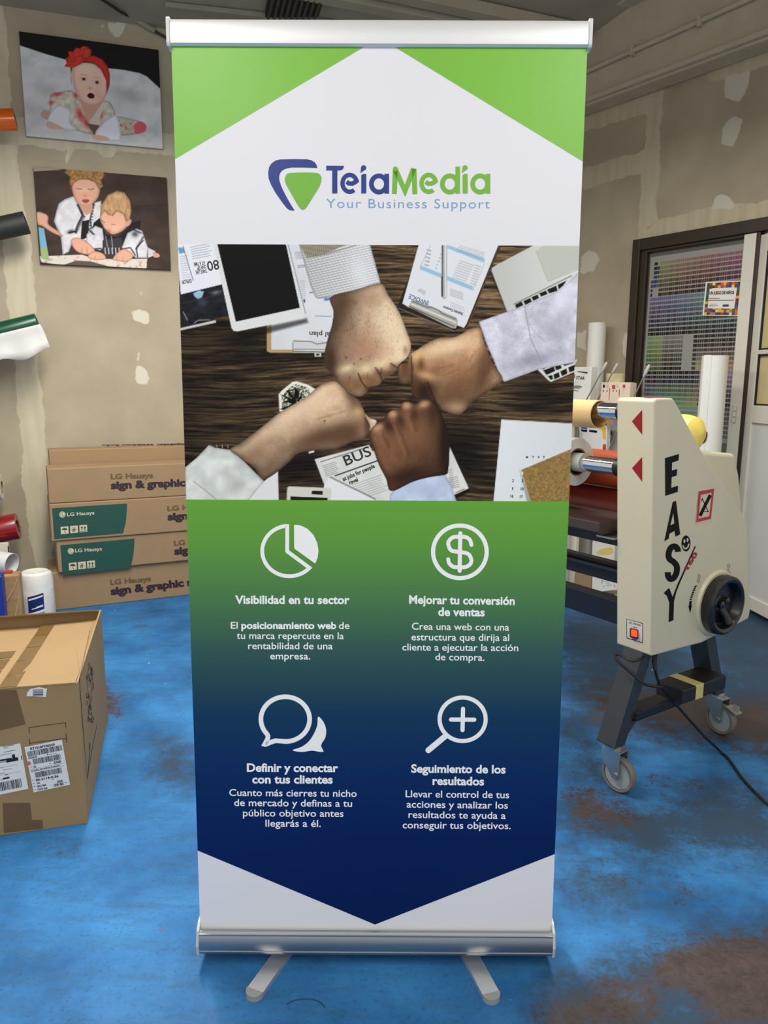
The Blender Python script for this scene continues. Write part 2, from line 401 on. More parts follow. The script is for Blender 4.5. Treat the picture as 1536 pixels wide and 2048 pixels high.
right_fill = [c4((1120, 1540), (1150, 1460), (1200, 1425), (1260, 1460), (1290, 1540)), c4((1190, 1060), (1200, 960), (1240, 880), (1300, 865), (1340, 880), (1320, 1000), (1280, 1090), (1230, 1075)),
              c4((1225, 560), (1400, 530), (1390, 640), (1320, 770), (1290, 740), (1210, 720)),
              c5((150, 350), (160, 240), (210, 190), (270, 210), (290, 250), (250, 340), (200, 350), (170, 370)), c5((120, 800), (190, 780), (195, 930), (130, 900)),
              c5((465, 850), (480, 790), (520, 820), (530, 960), (490, 985), (460, 940)), c5((545, 310), (568, 285), (562, 365))]
wall_l = wall_material('plasterboard_left', (176, 164, 139), (204, 194, 166), (214, 207, 188))
wall_r = wall_material('plasterboard_right', (166, 154, 130), (186, 175, 148), (196, 189, 172))  # same board as the left wall, its weaker light put into darker tones
L0 = PL0-EL*2.9
tag(masked_grid('wall_left', L0, EL, ZUP, float(np.linalg.norm(CORNER-L0)), 3.9, 0.015, {'plaster': left_tape, 'filler': left_fill}, wall_l, -NL*0.12), kind='structure')
tag(masked_grid('wall_right', CORNER, -AR, ZUP, float(np.linalg.norm(CORNER-PR0))+2.0, 4.1, 0.015, {'plaster': right_tape, 'filler': right_fill}, wall_r, -NR*0.12), kind='structure')

# ---- painted concrete floor, worn through to brown in places
m, nt, b, N, L = nodes('worn_blue_floor_paint'); tc = N('ShaderNodeTexCoord').outputs['Object']
a = N('ShaderNodeAttribute'); a.attribute_name = 'wear'; wear = a.outputs['Fac']
a3 = N('ShaderNodeAttribute'); a3.attribute_name = 'dirt_shade'; dirt_shade = a3.outputs['Fac']
n1 = noise(N, L, tc, 2.2, 6, 0.62); n2 = noise(N, L, tc, 13, 9, 0.78); n3 = noise(N, L, tc, 85, 4, 0.7)
mp = N('ShaderNodeMapping'); mp.inputs['Rotation'].default_value = (0, 0, 0.5); mp.inputs['Scale'].default_value = (1.0, 4.5, 1); L(tc, mp.inputs['Vector'])
n4 = noise(N, L, mp.outputs[0], 5, 5, 0.65)
blue = mixc(N, L, maprange(N, L, n1, 0.36, 0.64), (28, 84, 136), (56, 126, 184))
blue = mixc(N, L, maprange(N, L, n4, 0.48, 0.72, 0, 0.6), blue, (50, 88, 116))
blue = mixc(N, L, maprange(N, L, n2, 0.60, 0.76, 0, 0.55), blue, (78, 134, 188))
blue = mixc(N, L, maprange(N, L, n3, 0.54, 0.72, 0, 0.55), blue, (28, 58, 84))
dsum = mathn(N, L, 'ADD', mathn(N, L, 'ADD', dirt_shade, maprange(N, L, n1, 0.3, 0.7, -40, 40)), mathn(N, L, 'ADD', maprange(N, L, n2, 0.25, 0.75, -50, 50), maprange(N, L, n3, 0.3, 0.7, -30, 30)))
blue = mixc(N, L, maprange(N, L, dsum, -45, 40, 0.92, 0), blue, (46, 63, 78))  # darker right floor: part dirt, part shade around the laminator painted into the colour
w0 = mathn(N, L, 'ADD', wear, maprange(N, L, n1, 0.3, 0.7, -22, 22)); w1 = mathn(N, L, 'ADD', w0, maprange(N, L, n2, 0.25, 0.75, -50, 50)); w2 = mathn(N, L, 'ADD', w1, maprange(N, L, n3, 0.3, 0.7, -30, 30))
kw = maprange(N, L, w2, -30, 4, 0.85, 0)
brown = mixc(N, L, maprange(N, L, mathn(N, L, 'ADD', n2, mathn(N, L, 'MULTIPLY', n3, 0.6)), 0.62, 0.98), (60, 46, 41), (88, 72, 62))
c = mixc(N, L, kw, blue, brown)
vor = N('ShaderNodeTexVoronoi'); vor.inputs['Scale'].default_value = 11; vor.inputs['Randomness'].default_value = 1; L(tc, vor.inputs['Vector'])
sp = mathn(N, L, 'MULTIPLY', maprange(N, L, vor.outputs['Distance'], 0.035, 0.06, 1, 0), maprange(N, L, noise(N, L, tc, 3, 2), 0.56, 0.60))
c = mixc(N, L, sp, c, (196, 212, 222))
vor2 = N('ShaderNodeTexVoronoi'); vor2.inputs['Scale'].default_value = 7; L(tc, vor2.inputs['Vector'])
sp2 = mathn(N, L, 'MULTIPLY', maprange(N, L, vor2.outputs['Distance'], 0.03, 0.10, 0.8, 0), maprange(N, L, n2, 0.5, 0.6))
c = mixc(N, L, sp2, c, (104, 72, 60))
L(c, b.inputs['Base Color']); L(maprange(N, L, n2, 0.3, 0.7, 0.42, 0.62), b.inputs['Roughness']); b.inputs['Specular IOR Level'].default_value = 0.22
bp = N('ShaderNodeBump'); bp.inputs['Strength'].default_value = 0.15; bp.inputs['Distance'].default_value = 0.003; L(n2, bp.inputs['Height']); L(bp.outputs[0], b.inputs['Normal'])
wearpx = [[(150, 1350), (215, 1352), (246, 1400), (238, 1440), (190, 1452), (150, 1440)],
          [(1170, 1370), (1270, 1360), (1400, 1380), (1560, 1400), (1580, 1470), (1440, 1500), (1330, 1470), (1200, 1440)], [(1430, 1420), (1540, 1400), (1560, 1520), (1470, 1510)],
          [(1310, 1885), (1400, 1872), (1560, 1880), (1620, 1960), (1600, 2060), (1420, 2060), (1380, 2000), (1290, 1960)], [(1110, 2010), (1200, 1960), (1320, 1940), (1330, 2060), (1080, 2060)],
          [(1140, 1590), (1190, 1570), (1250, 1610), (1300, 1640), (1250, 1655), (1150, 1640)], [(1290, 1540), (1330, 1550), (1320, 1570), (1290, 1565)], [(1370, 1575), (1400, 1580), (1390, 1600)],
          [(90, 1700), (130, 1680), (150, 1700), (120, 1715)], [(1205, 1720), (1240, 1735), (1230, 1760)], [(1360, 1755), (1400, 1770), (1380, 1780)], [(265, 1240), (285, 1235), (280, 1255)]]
dirt_shade_px = [[(1120, 1230), (1536, 1200), (1700, 1300), (1700, 1580), (1400, 1500), (1250, 1480), (1130, 1420)], [(1130, 1600), (1300, 1590), (1536, 1560), (1600, 1720), (1300, 1730), (1180, 1680)],
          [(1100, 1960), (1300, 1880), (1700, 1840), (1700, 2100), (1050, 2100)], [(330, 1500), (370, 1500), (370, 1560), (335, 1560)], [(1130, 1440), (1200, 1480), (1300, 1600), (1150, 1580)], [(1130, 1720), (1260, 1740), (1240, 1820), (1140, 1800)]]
fo = masked_grid('floor', np.array([-4.9, -2.2, 0.0]), np.array([1.0, 0, 0]), np.array([0, 1.0, 0]), 8.9, 8.8, 0.035, {'wear': wearpx, 'dirt_shade': dirt_shade_px}, m, (0, 0, -0.1))
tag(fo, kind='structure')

# ---- ceiling, joists, the big beam along the right wall
cm = mat('ceiling_board', (158, 148, 128), 0.9, var=0.12, scale=3, bump=0.2, bscale=15)
c1, c2_, c3, c4_ = L0-EL*0.2, CORNER+EL*1.2, CORNER+EL*1.2+NL*8.4, L0-EL*0.2+NL*8.4
mb = MB(); mb.prism([np.array([p[0], p[1], ceil_z(p)]) for p in (c1, c2_, c3, c4_)], (0, 0, 0.1)); tag(mb.build('ceiling', cm, loc=tuple(c1)), kind='structure')
CN = unit(np.cross(EL, NL+np.array([0, 0, 0.2]))); CP = np.array([PL0[0], PL0[1], 3.6])
def cpt(x, y): return onp(x, y, CP, CN)
jm = mat('ceiling_joist', (170, 160, 140), 0.85, var=0.1, scale=5)
def bar(name, p, q, w, h, mt, ext=0.6, kind='structure'):
    p, q = np.asarray(p), np.asarray(q); d = unit(q-p); s = unit(np.cross(d, ZUP)); p = p-d*ext
    mb = MB(); mb.box(p-s*w/2, (q+d*ext*0.0)-p, s*w, -ZUP*h); return tag(mb.build(name, mt, bevel=0.004), kind=kind)
bar('trim_1', cpt(765, 0), cpt(1045, 57), 0.10, 0.07, jm)
bar('trim_2', cpt(918, 0), cpt(1170, 55), 0.10, 0.07, jm)
bar('trim_3', cpt(330, 6), cpt(760, 52), 0.05, 0.03, cm, ext=0.0)
bm_ = mat('beam_paint', (184, 172, 148), 0.75, var=0.1, scale=6, bump=0.15, bscale=30)
BO = 0.17; WB = Plane(PR0+NR*BO, -AR, ZUP); z0 = WB.at(1350, 146)[2]
b0 = CORNER+NR*BO; b0 = np.array([b0[0], b0[1], z0]); ln = float(np.linalg.norm(CORNER-PR0))+2.0
tag_b = MB(); tag_b.box(b0, -AR*ln, -NR*BO*0.98, (0, 0, 3.84-z0)); tag(tag_b.build('trim_4', bm_, bevel=0.012), kind='structure')
mb = MB(); mb.box(b0+ZUP*0.012+NR*0.002, -AR*ln, NR*0.035, (0, 0, 0.03)); mb.box(b0+ZUP*0.50, -AR*ln, NR*0.10, (0, 0, 0.05)); mb.build('trim_5', bm_, bevel=0.004)['kind'] = 'structure'
# conduit clipped to the beam
p0, p1 = WB.at(1177, 141, 0.02), WB.at(1494, 0, 0.02); d = unit(p1-p0)
t = thing('conduit_pipe', 'thin grey conduit pipe clipped along the beam above the right wall', 'pipe', p0)
mb = MB(); mb.tube([p0-d*0.3, p1+d*0.4], 0.016, 12); mb.build('pipe', bm_, t, smooth=True)
for q in ((1270, 99), (1405, 40)):
    w = WB.at(*q, 0.0); mb = MB(); mb.cbox(w+NR*0.02-ZUP*0.012, AR, ZUP, NR, (0.022, 0.06, 0.042)); mb.build('clip', bm_, t, bevel=0.003)
# ribbed dark panel in the ceiling, cable
t = thing('roof_panel', 'dark ribbed panel set in the ceiling above the left end of the top rail', 'panel', cpt(600, 0))
dk = mat('dark_ribbed', (44, 38, 33), 0.7)
pa, pb = cpt(530, 17), cpt(622, 16); dv = unit(pb-pa); nn = NL+np.array([0, 0, 0.2])
mb = MB(); mb.box(pa-ZUP*0.05, dv*0.33, nn*0.5, (0, 0, 0.045)); mb.build('panel', dk, t)
for k in range(9):
    mb = MB(); mb.box(pa-ZUP*0.064+dv*(0.01+k*0.036), dv*0.016, nn*0.5, (0, 0, 0.014)); mb.build('rib', mat('rib_metal', (70, 62, 54), 0.6), t)
t = thing('ceiling_cable', 'dark cable with a grey sleeve running down from the ceiling beside the top rail', 'cable', WL.at(270, 37, 0.02))
pts = [cpt(196, -14)-ZUP*0.02, cpt(240, 16)-ZUP*0.02, WL.at(266, 36, 0.02), WL.at(300, 57, 0.02), WL.at(341, 80, 0.02), WL.at(420, 125, 0.02)]
mb = MB(); mb.tube(pts, 0.009, 8); mb.build('cable', mat('dark_cable', (52, 46, 40), 0.6), t, smooth=True)
mb = MB(); mb.tube([WL.at(271, 39, 0.02), WL.at(310, 62, 0.02)], 0.017, 10); mb.build('sleeve', mat('grey_sleeve', (150, 141, 124), 0.6), t, smooth=True)
w = WL.at(148, 8, 0.0); mb = MB(); mb.box(w, EL*0.045, NL*0.05, (0, 0, 0.035)); tag(mb.build('ceiling_bracket', dk, bevel=0.003), 'small dark bracket where the left wall meets the ceiling', 'bracket')

# ---- glazed opening in the right wall: dark brown frame
fm = mat('brown_frame', (46, 36, 24), 0.45, spec=0.4, var=0.1, scale=8)
def wbox(mb, u0, u1, v0, v1, d0, d1, m=0): mb.box(WR.pt(u0, v0, d0), WR.ex*(u1-u0), WR.ey*(v1-v0), WR.out*(d1-d0), m)
uo, vt = WR.un(1277, 474)[0]+0.0, 2.345
ug0, vg1 = WR.un(1301, 510); ug1 = WR.un(1502, 488)[0]; ur = WR.un(1512, 487)[0]; vtop_in = 2.255; ue = ug1+0.62
w1 = thing('window_1', None, None, WR.pt(uo, 0, 0)); w1['kind'] = 'structure'
mb = MB(); wbox(mb, uo, uo+0.06, 0, vt, 0.001, 0.06); wbox(mb, uo+0.06, ue, vt-0.075, vt, 0.001, 0.06); wbox(mb, ug1+0.004, ur+0.05, 0, vt-0.075, 0.001, 0.05); mb.build('frame', fm, w1, bevel=0.004)
mb = MB(); wbox(mb, uo+0.06, ug0, 0.30, vtop_in+0.015, 0.001, 0.04); wbox(mb, ug0, ug1, vg1+0.012, vtop_in+0.015, 0.001, 0.04); wbox(mb, uo+0.06, ug1, 0.22, 0.30, 0.001, 0.04); mb.build('sash', fm, w1, bevel=0.003)
mb = MB(); wbox(mb, ug0, ug1+0.004, 0.30, vg1+0.012, 0.001, 0.008); mb.build('pane', mat('dim_glass', (92, 90, 84), 0.12, spec=0.5), w1)

# ---- white glazed door standing ajar at the right edge
wm = mat('door_white', (205, 200, 186), 0.45, var=0.04, scale=6)
Hh = np.array([2.25, 4.645, 0]); LD = unit((0.10, -1.0, 0)); LN = np.array([-1.0, -0.10, 0]); LN = unit(LN)
d1 = thing('door_1', None, None, Hh); d1['kind'] = 'structure'
mb = MB(); ju = WR.un(1501, 760)[0]; wbox(mb, WR.un(1480, 760)[0]-0.02, ju-0.012, 0, 2.265, 0.002, 0.055); mb.build('jamb', wm, d1, bevel=0.004)
def lbox(mb, s0, s1, z0, z1, d0=0.0, d1=0.04, m=0): mb.box(Hh+LD*s0+ZUP*z0+LN*d0, LD*(s1-s0), ZUP*(z1-z0), LN*(d1-d0), m)
mb = MB(); lbox(mb, 0.0, 0.075, 0.03, 2.25); lbox(mb, 0.075, 0.8, 2.15, 2.25); lbox(mb, 0.075, 0.8, 1.155, 1.26); lbox(mb, 0.075, 0.8, 0.03, 0.11); lbox(mb, 0.075, 0.8, 1.56, 1.585); lbox(mb, 0.725, 0.8, 0.11, 2.15); mb.build('stile_frame', wm, d1, bevel=0.004)
mb = MB(); lbox(mb, 0.07, 0.73, 0.10, 1.16, 0.008, 0.026); mb.build('lower_panel', mat('door_panel', (196, 194, 190), 0.5, var=0.05, scale=4), d1)
mb = MB(); lbox(mb, 0.07, 0.73, 1.25, 2.16, 0.014, 0.02); mb.build('pane', mat('amber_glass', (196, 180, 134), 0.2), d1)
mb = MB()
for z0, z1 in ((1.26, 1.275), (2.135, 2.15), (1.585, 1.6), (1.545, 1.56)): lbox(mb, 0.075, 0.725, (z0+z1)/2-0.003, (z0+z1)/2+0.003, 0.02, 0.032)
lbox(mb, 0.075, 0.082, 1.26, 2.15, 0.02, 0.032); mb.build('gasket', mat('black_rubber', (20, 19, 18), 0.6), d1)
hz = WR.at(1486, 828)[2]; mb = MB()
for dz in (-0.05, -0.015, 0.02): mb.lathe(Hh+LN*0.05+AR*0.045+NR*0.02+ZUP*(hz+dz), ZUP, [(0, 0), (0.011, 0), (0.011, 0.03), (0, 0.03)], 12)
mb.cbox(Hh+AR*0.045+NR*0.045+ZUP*(hz), AR, ZUP, NR, (0.04, 0.09, 0.012)); mb.build('hinge', wm, d1, smooth=True)
# ================================================================== ROLL-UP BANNER
PSI = -0.0026; LEAN = 0.0319
BX = np.array([math.cos(PSI), math.sin(PSI), 0]); BN = np.array([-math.sin(PSI), math.cos(PSI), 0]); BY = ZUP*math.cos(LEAN)+BN*math.sin(LEAN)
BO_ = np.array([-0.0147, 1.6108, 0.088]); BL = 1.99
BP = Plane(BO_, BX, BY)
FR = BP.out                                                      # towards the viewer's side
ban = thing('rollup_banner', 'tall roll-up banner stand with green and navy print in the middle of the room', 'banner stand', (BO_[0], BO_[1], 0.0))
alu = mat('brushed_aluminium', (172, 175, 177), 0.4, metal=1.0, var=0.05, scale=3, stretch=(1, 30, 30))
alu2 = mat('satin_aluminium', (222, 222, 222), 0.42, metal=0.85)
capm = mat('grey_plastic', (150, 150, 146), 0.5)
blk = mat('black_plastic', (18, 18, 19), 0.45)
FH = -BN
def cpro(d, z): return BO_*np.array([1, 1, 0])+FH*d+ZUP*z
prof = [(-0.075, 0.036), (-0.078, 0.075), (-0.065, 0.098), (-0.045, 0.106), (-0.012, 0.104), (-0.010, 0.086), (0.006, 0.086), (0.008, 0.0945), (0.014, 0.0945), (0.0165, 0.0905), (0.0185, 0.0895), (0.019, 0.086), (0.017, 0.0845),
        (0.0215, 0.074), (0.0235, 0.060), (0.0215, 0.049), (0.0195, 0.0465), (0.0215, 0.0455), (0.0205, 0.041), (0.017, 0.036)]
mb = MB(); mb.prism([cpro(d, z)-BX*0.424 for d, z in prof], BX*0.848); mb.build('cassette', alu, ban, smooth=True, angle=25)
cp = [(-0.078, 0.034), (-0.080, 0.078), (-0.066, 0.103), (-0.045, 0.112), (-0.002, 0.110), (0.016, 0.096), (0.0255, 0.062), (0.0205, 0.034)]
for sgn in (-1, 1):
    mb = MB(); mb.prism([cpro(d, z)+BX*sgn*0.424 for d, z in cp], BX*sgn*0.006); mb.build('side_cap', mat('silver_plastic', (196, 197, 196), 0.4), ban, bevel=0.0015)
mb = MB(); mb.box(cpro(-0.011, 0.088)-BX*0.4235, BX*0.847, FH*0.017, (0, 0, 0.0005)); mb.build('slot', blk, ban)
# feet
for pb, pt_ in (((563, 1905), (497, 1997)), ((941, 1908), (992, 2004))):
    a = fl(*pb, 0.014); b = fl(*pt_, 0.014); a[2] = b[2] = 0; d = unit(b-a); s = np.array([-d[1], d[0], 0]); a = a-d*0.07; w = 0.0205
    b2 = b-d*0.028
    mb = MB(); mb.prism([a-s*w, b2-s*w, b2+s*w, a+s*w], ZUP*0.0125); mb.box(a-s*w, d*0.05, s*2*w, ZUP*0.036)
    ft = mb.build('foot', alu2, ban, bevel=0.0025, bseg=3)
    mb = MB(); arcp = [b2-s*w*1.04]+[b2+d*(0.0+math.cos(t)*w*1.04)+s*w*1.04*math.sin(t) for t in np.linspace(-math.pi/2, math.pi/2, 15)]+[b2+s*w*1.04]
    mb.prism(arcp, ZUP*0.0138); mb.build('foot_cap', capm, ft, bevel=0.003, bseg=3)
# pole behind
mb = MB(); q = BO_-FR*0.03; mb.tube([q+ZUP*0.0, q+BY*(BL+0.02)], 0.009, 14); mb.build('support_pole', alu2, ban, smooth=True)
# top rail
TO = BO_+BY*BL
mb = MB(); rp = [(-0.012, -0.008), (0.004, -0.008), (0.0085, -0.004), (0.0095, 0.004), (0.0095, 0.034), (0.006, 0.041), (-0.010, 0.041), (-0.014, 0.036)]
mb.prism([TO-BX*0.425+FR*d+BY*z for d, z in rp], BX*0.85); mb.build('top_rail', mat('white_aluminium', (228, 228, 226), 0.4, metal=0.35), ban, smooth=True, angle=30)
for sgn in (-1, 1):
    mb = MB(); mb.prism([TO+BX*sgn*0.425+FR*d+BY*z for d, z in [(-0.016, -0.011), (0.009, -0.011), (0.0125, -0.006), (0.0125, 0.040), (0.009, 0.045), (-0.016, 0.045)]], BX*sgn*0.0065); mb.build('end_cap', mat('pale_plastic', (214, 214, 212), 0.45), ban, bevel=0.0015)
# the printed sheet
vinyl = mat('white_vinyl', (234, 233, 236), 0.42, spec=0.35, bump=0.02, bscale=400)
mb = MB(); mb.box(BO_-BX*0.425-BY*0.004, BX*0.85, BY*(BL+0.004), -FR*0.0005); sheet = mb.build('graphic_sheet', vinyl, ban)
def edge(u, v): return BP.O+BX*u+BY*v
def printed(name, mb, mats, smooth=False): return mb.build(name, mats, sheet)
green = mat('print_green', (122, 190, 52), 0.36, spec=0.5); pw = mat('print_white', (250, 250, 247), 0.42, spec=0.35)
vL, vR = BP.un(352.7, 318.3)[1], BP.un(1165, 323)[1]; ua, va = BP.un(740.6, 82.7); ub, vb = BP.un(777.5, 83.2)
O3 = FR*0.0003
for nm, P in (('corner_panel', [edge(-0.425, BL)+O3, edge(-0.425, vL)+O3, edge(ua, BL)+O3]), ('corner_panel', [edge(0.425, BL)+O3, edge(ub, BL)+O3, edge(0.425, vR)+O3])):
    mb = MB(); mb.poly(P); printed(nm, mb, green)
# green to navy panel
m, nt, b, N, L = nodes('print_gradient'); tc = N('ShaderNodeTexCoord').outputs['Object']; sx = N('ShaderNodeSeparateXYZ'); L(tc, sx.inputs[0])
zt, zb = BP.at(768, 1001)[2], BP.at(768, 1850)[2]
rp_ = N('ShaderNodeValToRGB'); L(maprange(N, L, sx.outputs['Z'], zt, zb), rp_.inputs[0])
stops = [(1000, (104, 168, 58)), (1090, (96, 156, 62)), (1160, (84, 138, 72)), (1230, (70, 116, 80)), (1300, (52, 92, 86)), (1360, (38, 76, 86)), (1430, (16, 58, 92)), (1520, (6, 46, 96)), (1640, (2, 34, 92)), (1850, (1, 27, 84))]
cr = rp_.color_ramp
for i, (y, c) in enumerate(stops):
    f = (zt-BP.at(768, y)[2])/(zt-zb); f = min(max(f, 0), 1)
    e = cr.elements[i] if i < 1 else (cr.elements.new(f) if i < len(stops)-1 else cr.elements[len(cr.elements)-1]); e.position = f; e.color = tuple(lin(c))+(1,)
L(rp_.outputs[0], b.inputs['Base Color']); b.inputs['Roughness'].default_value = 0.45; b.inputs['Specular IOR Level'].default_value = 0.22
v_p0 = BP.un(768, 1000.5)[1]; vcl, vcr = BP.un(396.4, 1701)[1], BP.un(1111.5, 1708)[1]; uc, vc = BP.un(750, 1849)
mb = MB(); mb.poly([edge(-0.425, v_p0)+O3, edge(-0.425, vcl)+O3, edge(uc, vc)+O3, edge(0.425, vcr)+O3, edge(0.425, v_p0)+O3]); printed('gradient_panel', mb, m)

# ------------------------------------------------ logo
cl = lambda P: [(520+x/3.2, 300+y/3.2) for x, y in P]
logo_b = mat('print_blue', (12, 48, 132), 0.4); logo_g = mat('print_logo_green', (116, 182, 52), 0.4)
mb = MB(); fillp(mb, BP, cl([(367, 115), (362, 95), (350, 78), (330, 66), (300, 59), (215, 58), (130, 60), (100, 67), (75, 84), (58, 110), (52, 145), (56, 185), (72, 225), (100, 275), (140, 332), (168, 368), (182, 381), (198, 387), (222, 387), (195, 345), (160, 282), (136, 232), (124, 195), (122, 172), (128, 148), (142, 131), (165, 119), (200, 112), (280, 112)]), 0)
fillp(mb, BP, cl(catmull([(159, 190), (166, 162), (190, 147), (280, 144), (362, 147), (388, 163), (393, 195), (378, 238), (340, 300), (308, 352), (290, 376), (272, 382), (254, 370), (225, 325), (190, 262), (166, 218)], 5)), 1)
printed('logo_emblem', mb, [logo_b, logo_g])
mb = MB(); OF = 0.0005
def lp(P, w, m=0, closed=False, cap=False): stroke(mb, BP, cl(P), w/3.2, m, OF, closed, cap)
def lf(P, m=0): fillp(mb, BP, cl(P), m, OF+0.00003)
def rect(x0, y0, x1, y1): return [(x0, y0), (x0, y1), (x1, y1), (x1, y0)]
lf([(424, 100), (424, 131), (462, 131), (462, 278), (495, 278), (495, 131), (512, 130), (526, 126), (534, 116), (538, 101)])
def let_e(cx, m): lp([(cx-20, 203), (cx-4, 214), (cx+16, 215), (cx+36, 205)]+arc(cx, 213, 46, -16, -308, 30, 54), 28, m)
def let_i(x0, m):
    lf([(x0, 160), (x0, 278), (x0+32, 278), (x0+32, 153), (x0+16, 152)], m); lf(arc(x0+15, 114, 17, -180, 80, 18)+[(x0+6, 140), (x0-6, 148), (x0-3, 130)], m)
def let_a(cx, m, top=152): lp(arc(cx, 217, 48, 0, 350, 36, 52), 30, m, closed=True); lf(rect(cx+36, top, cx+65, 279), m)
let_e(574, 0); let_i(648, 0); let_a(761, 0)
lp([(860, 280), (866, 122)], 31, 1); lp([(864, 118), (928, 262), (984, 118)], 34, 1); lp([(986, 120), (991, 282)], 31, 1); lf(arc(866, 120, 15, 0, 340, 16), 1)
let_e(1080, 1); let_a(1215, 1, 106); let_i(1297, 1); let_a(1409, 1)
printed('logo_lettering', mb, [logo_b, logo_g])
mb = MB(); text_on(mb, BP, 'Your Business Support', (652.8, 415.6), (979.6, 416.6), 18.2, 0, bold=-0.006, space=1.12); printed('tagline', mb, mat('print_pale_blue', (112, 162, 206), 0.4))

# ------------------------------------------------ icons and copy
k3 = lambda P: [(380+x/4.042, 1000+y/4.042) for x, y in P]
k4 = lambda P: [(750+x/3.84, 1000+y/3.84) for x, y in P]
k5 = lambda P: [(380+x/4.042, 1350+y/4.042) for x, y in P]
k6 = lambda P: [(750+x/3.84, 1350+y/3.84) for x, y in P]
mb = MB(); stroke(mb, BP, k3([(786, 211)]+arc(803, 412, 219, -97, -318, 48, 204)+[(786, 415)]), 7.6, closed=True)
fillp(mb, BP, k3([(848, 200), (895, 206), (950, 233), (998, 282), (1028, 345), (1039, 410), (1032, 465), (1015, 510), (1008, 511), (848, 396), (842, 386), (841, 206)])); printed('pie_chart_icon', mb, pw)
mb = MB(); stroke(mb, BP, k4(arc(652, 398, 206, 0, 353, 56, 202)), 8.4, closed=True)
stroke(mb, BP, k4(catmull([(741, 345), (728, 306), (694, 284), (652, 283), (600, 286), (566, 318), (566, 352), (588, 388), (652, 400), (712, 412), (738, 450), (734, 488), (700, 513), (650, 516), (600, 512), (570, 485), (562, 455)], 5, False)), 7.8)
stroke(mb, BP, k4([(655, 256), (650, 544)]), 8.2, off=0.00056); printed('dollar_icon', mb, pw)
mb = MB(); stroke(mb, BP, k5(arc(770, 357, 197, 88, -222, 52, 181)+[(630, 492), (628, 515), (604, 560), (612, 562), (650, 545), (690, 531)]), 9.2, closed=True)
fillp(mb, BP, k5(catmull([(1036, 336), (1078, 378), (1100, 440), (1094, 505), (1064, 555), (1062, 582), (1079, 619), (1040, 620), (985, 611), (905, 622), (828, 608), (900, 582), (962, 535), (1008, 462), (1030, 400)], 3))); printed('speech_bubble_icon', mb, pw)
mb = MB(); stroke(mb, BP, k6(arc(673, 340, 177, 0, 353, 56, 167)), 8.2, closed=True)
stroke(mb, BP, k6([(584, 342), (762, 343)]), 8.3); stroke(mb, BP, k6([(676, 260), (672, 423)]), 8.3, off=0.00056); stroke(mb, BP, k6([(542, 468), (410, 578)]), 11.5); printed('magnifier_icon', mb, pw)
def copy_block(name, rows):
    mb = MB()
    for r in rows: text_on(mb, BP, r[0], r[1], r[2], r[3]*1.09, 0, bold=r[4])
    printed(name, mb, pw)
BB, RR = 0.03, 0.009
copy_block('heading', [('Visibilidad en tu sector', (470.3, 1207.3), (699.1, 1207.6), 14.6, BB)])
copy_block('paragraph', [('El', (461.6, 1257.3), (475.5, 1257.3), 12.2, RR), ('posicionamiento web', (482.7, 1257.3), (672.4, 1257.6), 12.2, BB), ('de', (677.6, 1257.6), (699.1, 1257.6), 12.2, RR),
    ('tu marca repercute en la', (473.5, 1277.6), (687.5, 1278.2), 12.2, RR), ('rentabilidad de una', (496.3, 1298.1), (665.3, 1298.5), 12.2, RR), ('empresa.', (540.3, 1318.4), (620.5, 1318.8), 12.2, RR)])
copy_block('heading', [('Mejorar tu conversión', (818.2, 1207), (1029.4, 1209.6), 14.6, BB), ('de ventas', (876.3, 1231.3), (969.3, 1232.3), 14.6, BB)])
copy_block('paragraph', [('Crea una web con una', (823.7, 1259.1), (1018.2, 1261.2), 12.4, RR), ('estructura que dirija al', (822.9, 1280.5), (1018.2, 1281.8), 12.4, RR), ('cliente a ejecutar la acción', (804.7, 1300.8), (1036.5, 1302.2), 12.4, RR), ('de compra.', (870.6, 1320.3), (968.8, 1321.6), 12.4, RR)])
copy_block('heading', [('Definir y conectar', (493.8, 1543), (676.1, 1543.7), 14.4, BB), ('con tus clientes', (504.4, 1566.3), (665.3, 1566.8), 14.4, BB)])
copy_block('paragraph', [('Cuanto más cierres tu nicho', (458.4, 1591.7), (713.3, 1593.7), 12.4, RR), ('de mercado y definas a tu', (468.3, 1611.8), (704.1, 1613.5), 12.4, RR), ('público objetivo antes', (485.9, 1632.5), (686.8, 1633.7), 12.4, RR), ('llegarás a él.', (530.9, 1653), (641.5, 1653.8), 12.4, RR)])
copy_block('heading', [('Seguimiento de los', (822.4, 1544.8), (1011.2, 1546.6), 14.4, BB), ('resultados', (865.1, 1569.3), (968, 1570.4), 14.4, BB)])
copy_block('paragraph', [('Llevar el control de tus', (811.2, 1594.3), (1018.2, 1596.4), 12.4, RR), ('acciones y analizar los', (813.3, 1615), (1015.6, 1617.4), 12.4, RR), ('resultados te ayuda a', (816.9, 1635.7), (1011.2, 1637.8), 12.4, RR), ('conseguir tus objetivos.', (805.2, 1656.5), (1021.4, 1658.2), 12.4, RR)])

# ------------------------------------------------ the printed photograph: four fists over a desk
cA = lambda *P: [(340+x/3.657, 470+y/3.657) for x, y in P]
cB = lambda *P: [(740+x/3.491, 470+y/3.491) for x, y in P]
A = Art(BP, -0.425, 0.425, BP.un(768, 1001)[1], BP.un(768, 490)[1], 540, 352)
X, Y = A.X, A.Y
wav = Y+6*np.sin(X/95.0)+10*fbm(X/120, Y/60, 3)
g1 = fbm(X/75, wav/3.2, 4); g2 = fbm(X/30+9, wav/1.6, 3); g3 = fbm(X/160+3, wav/18, 3)
t = np.clip((g1*0.75+g2*0.40+g3*0.35-0.49)*2.1, 0, 1)
A.C[:] = np.array([30, 23, 17])*(1-t)[:, None]+np.array([140, 114, 82])*t[:, None]
A.mul(0.62+0.45*np.clip((X-370)/300, 0, 1)*np.clip(1.2-(Y-500)/600, 0.45, 1))
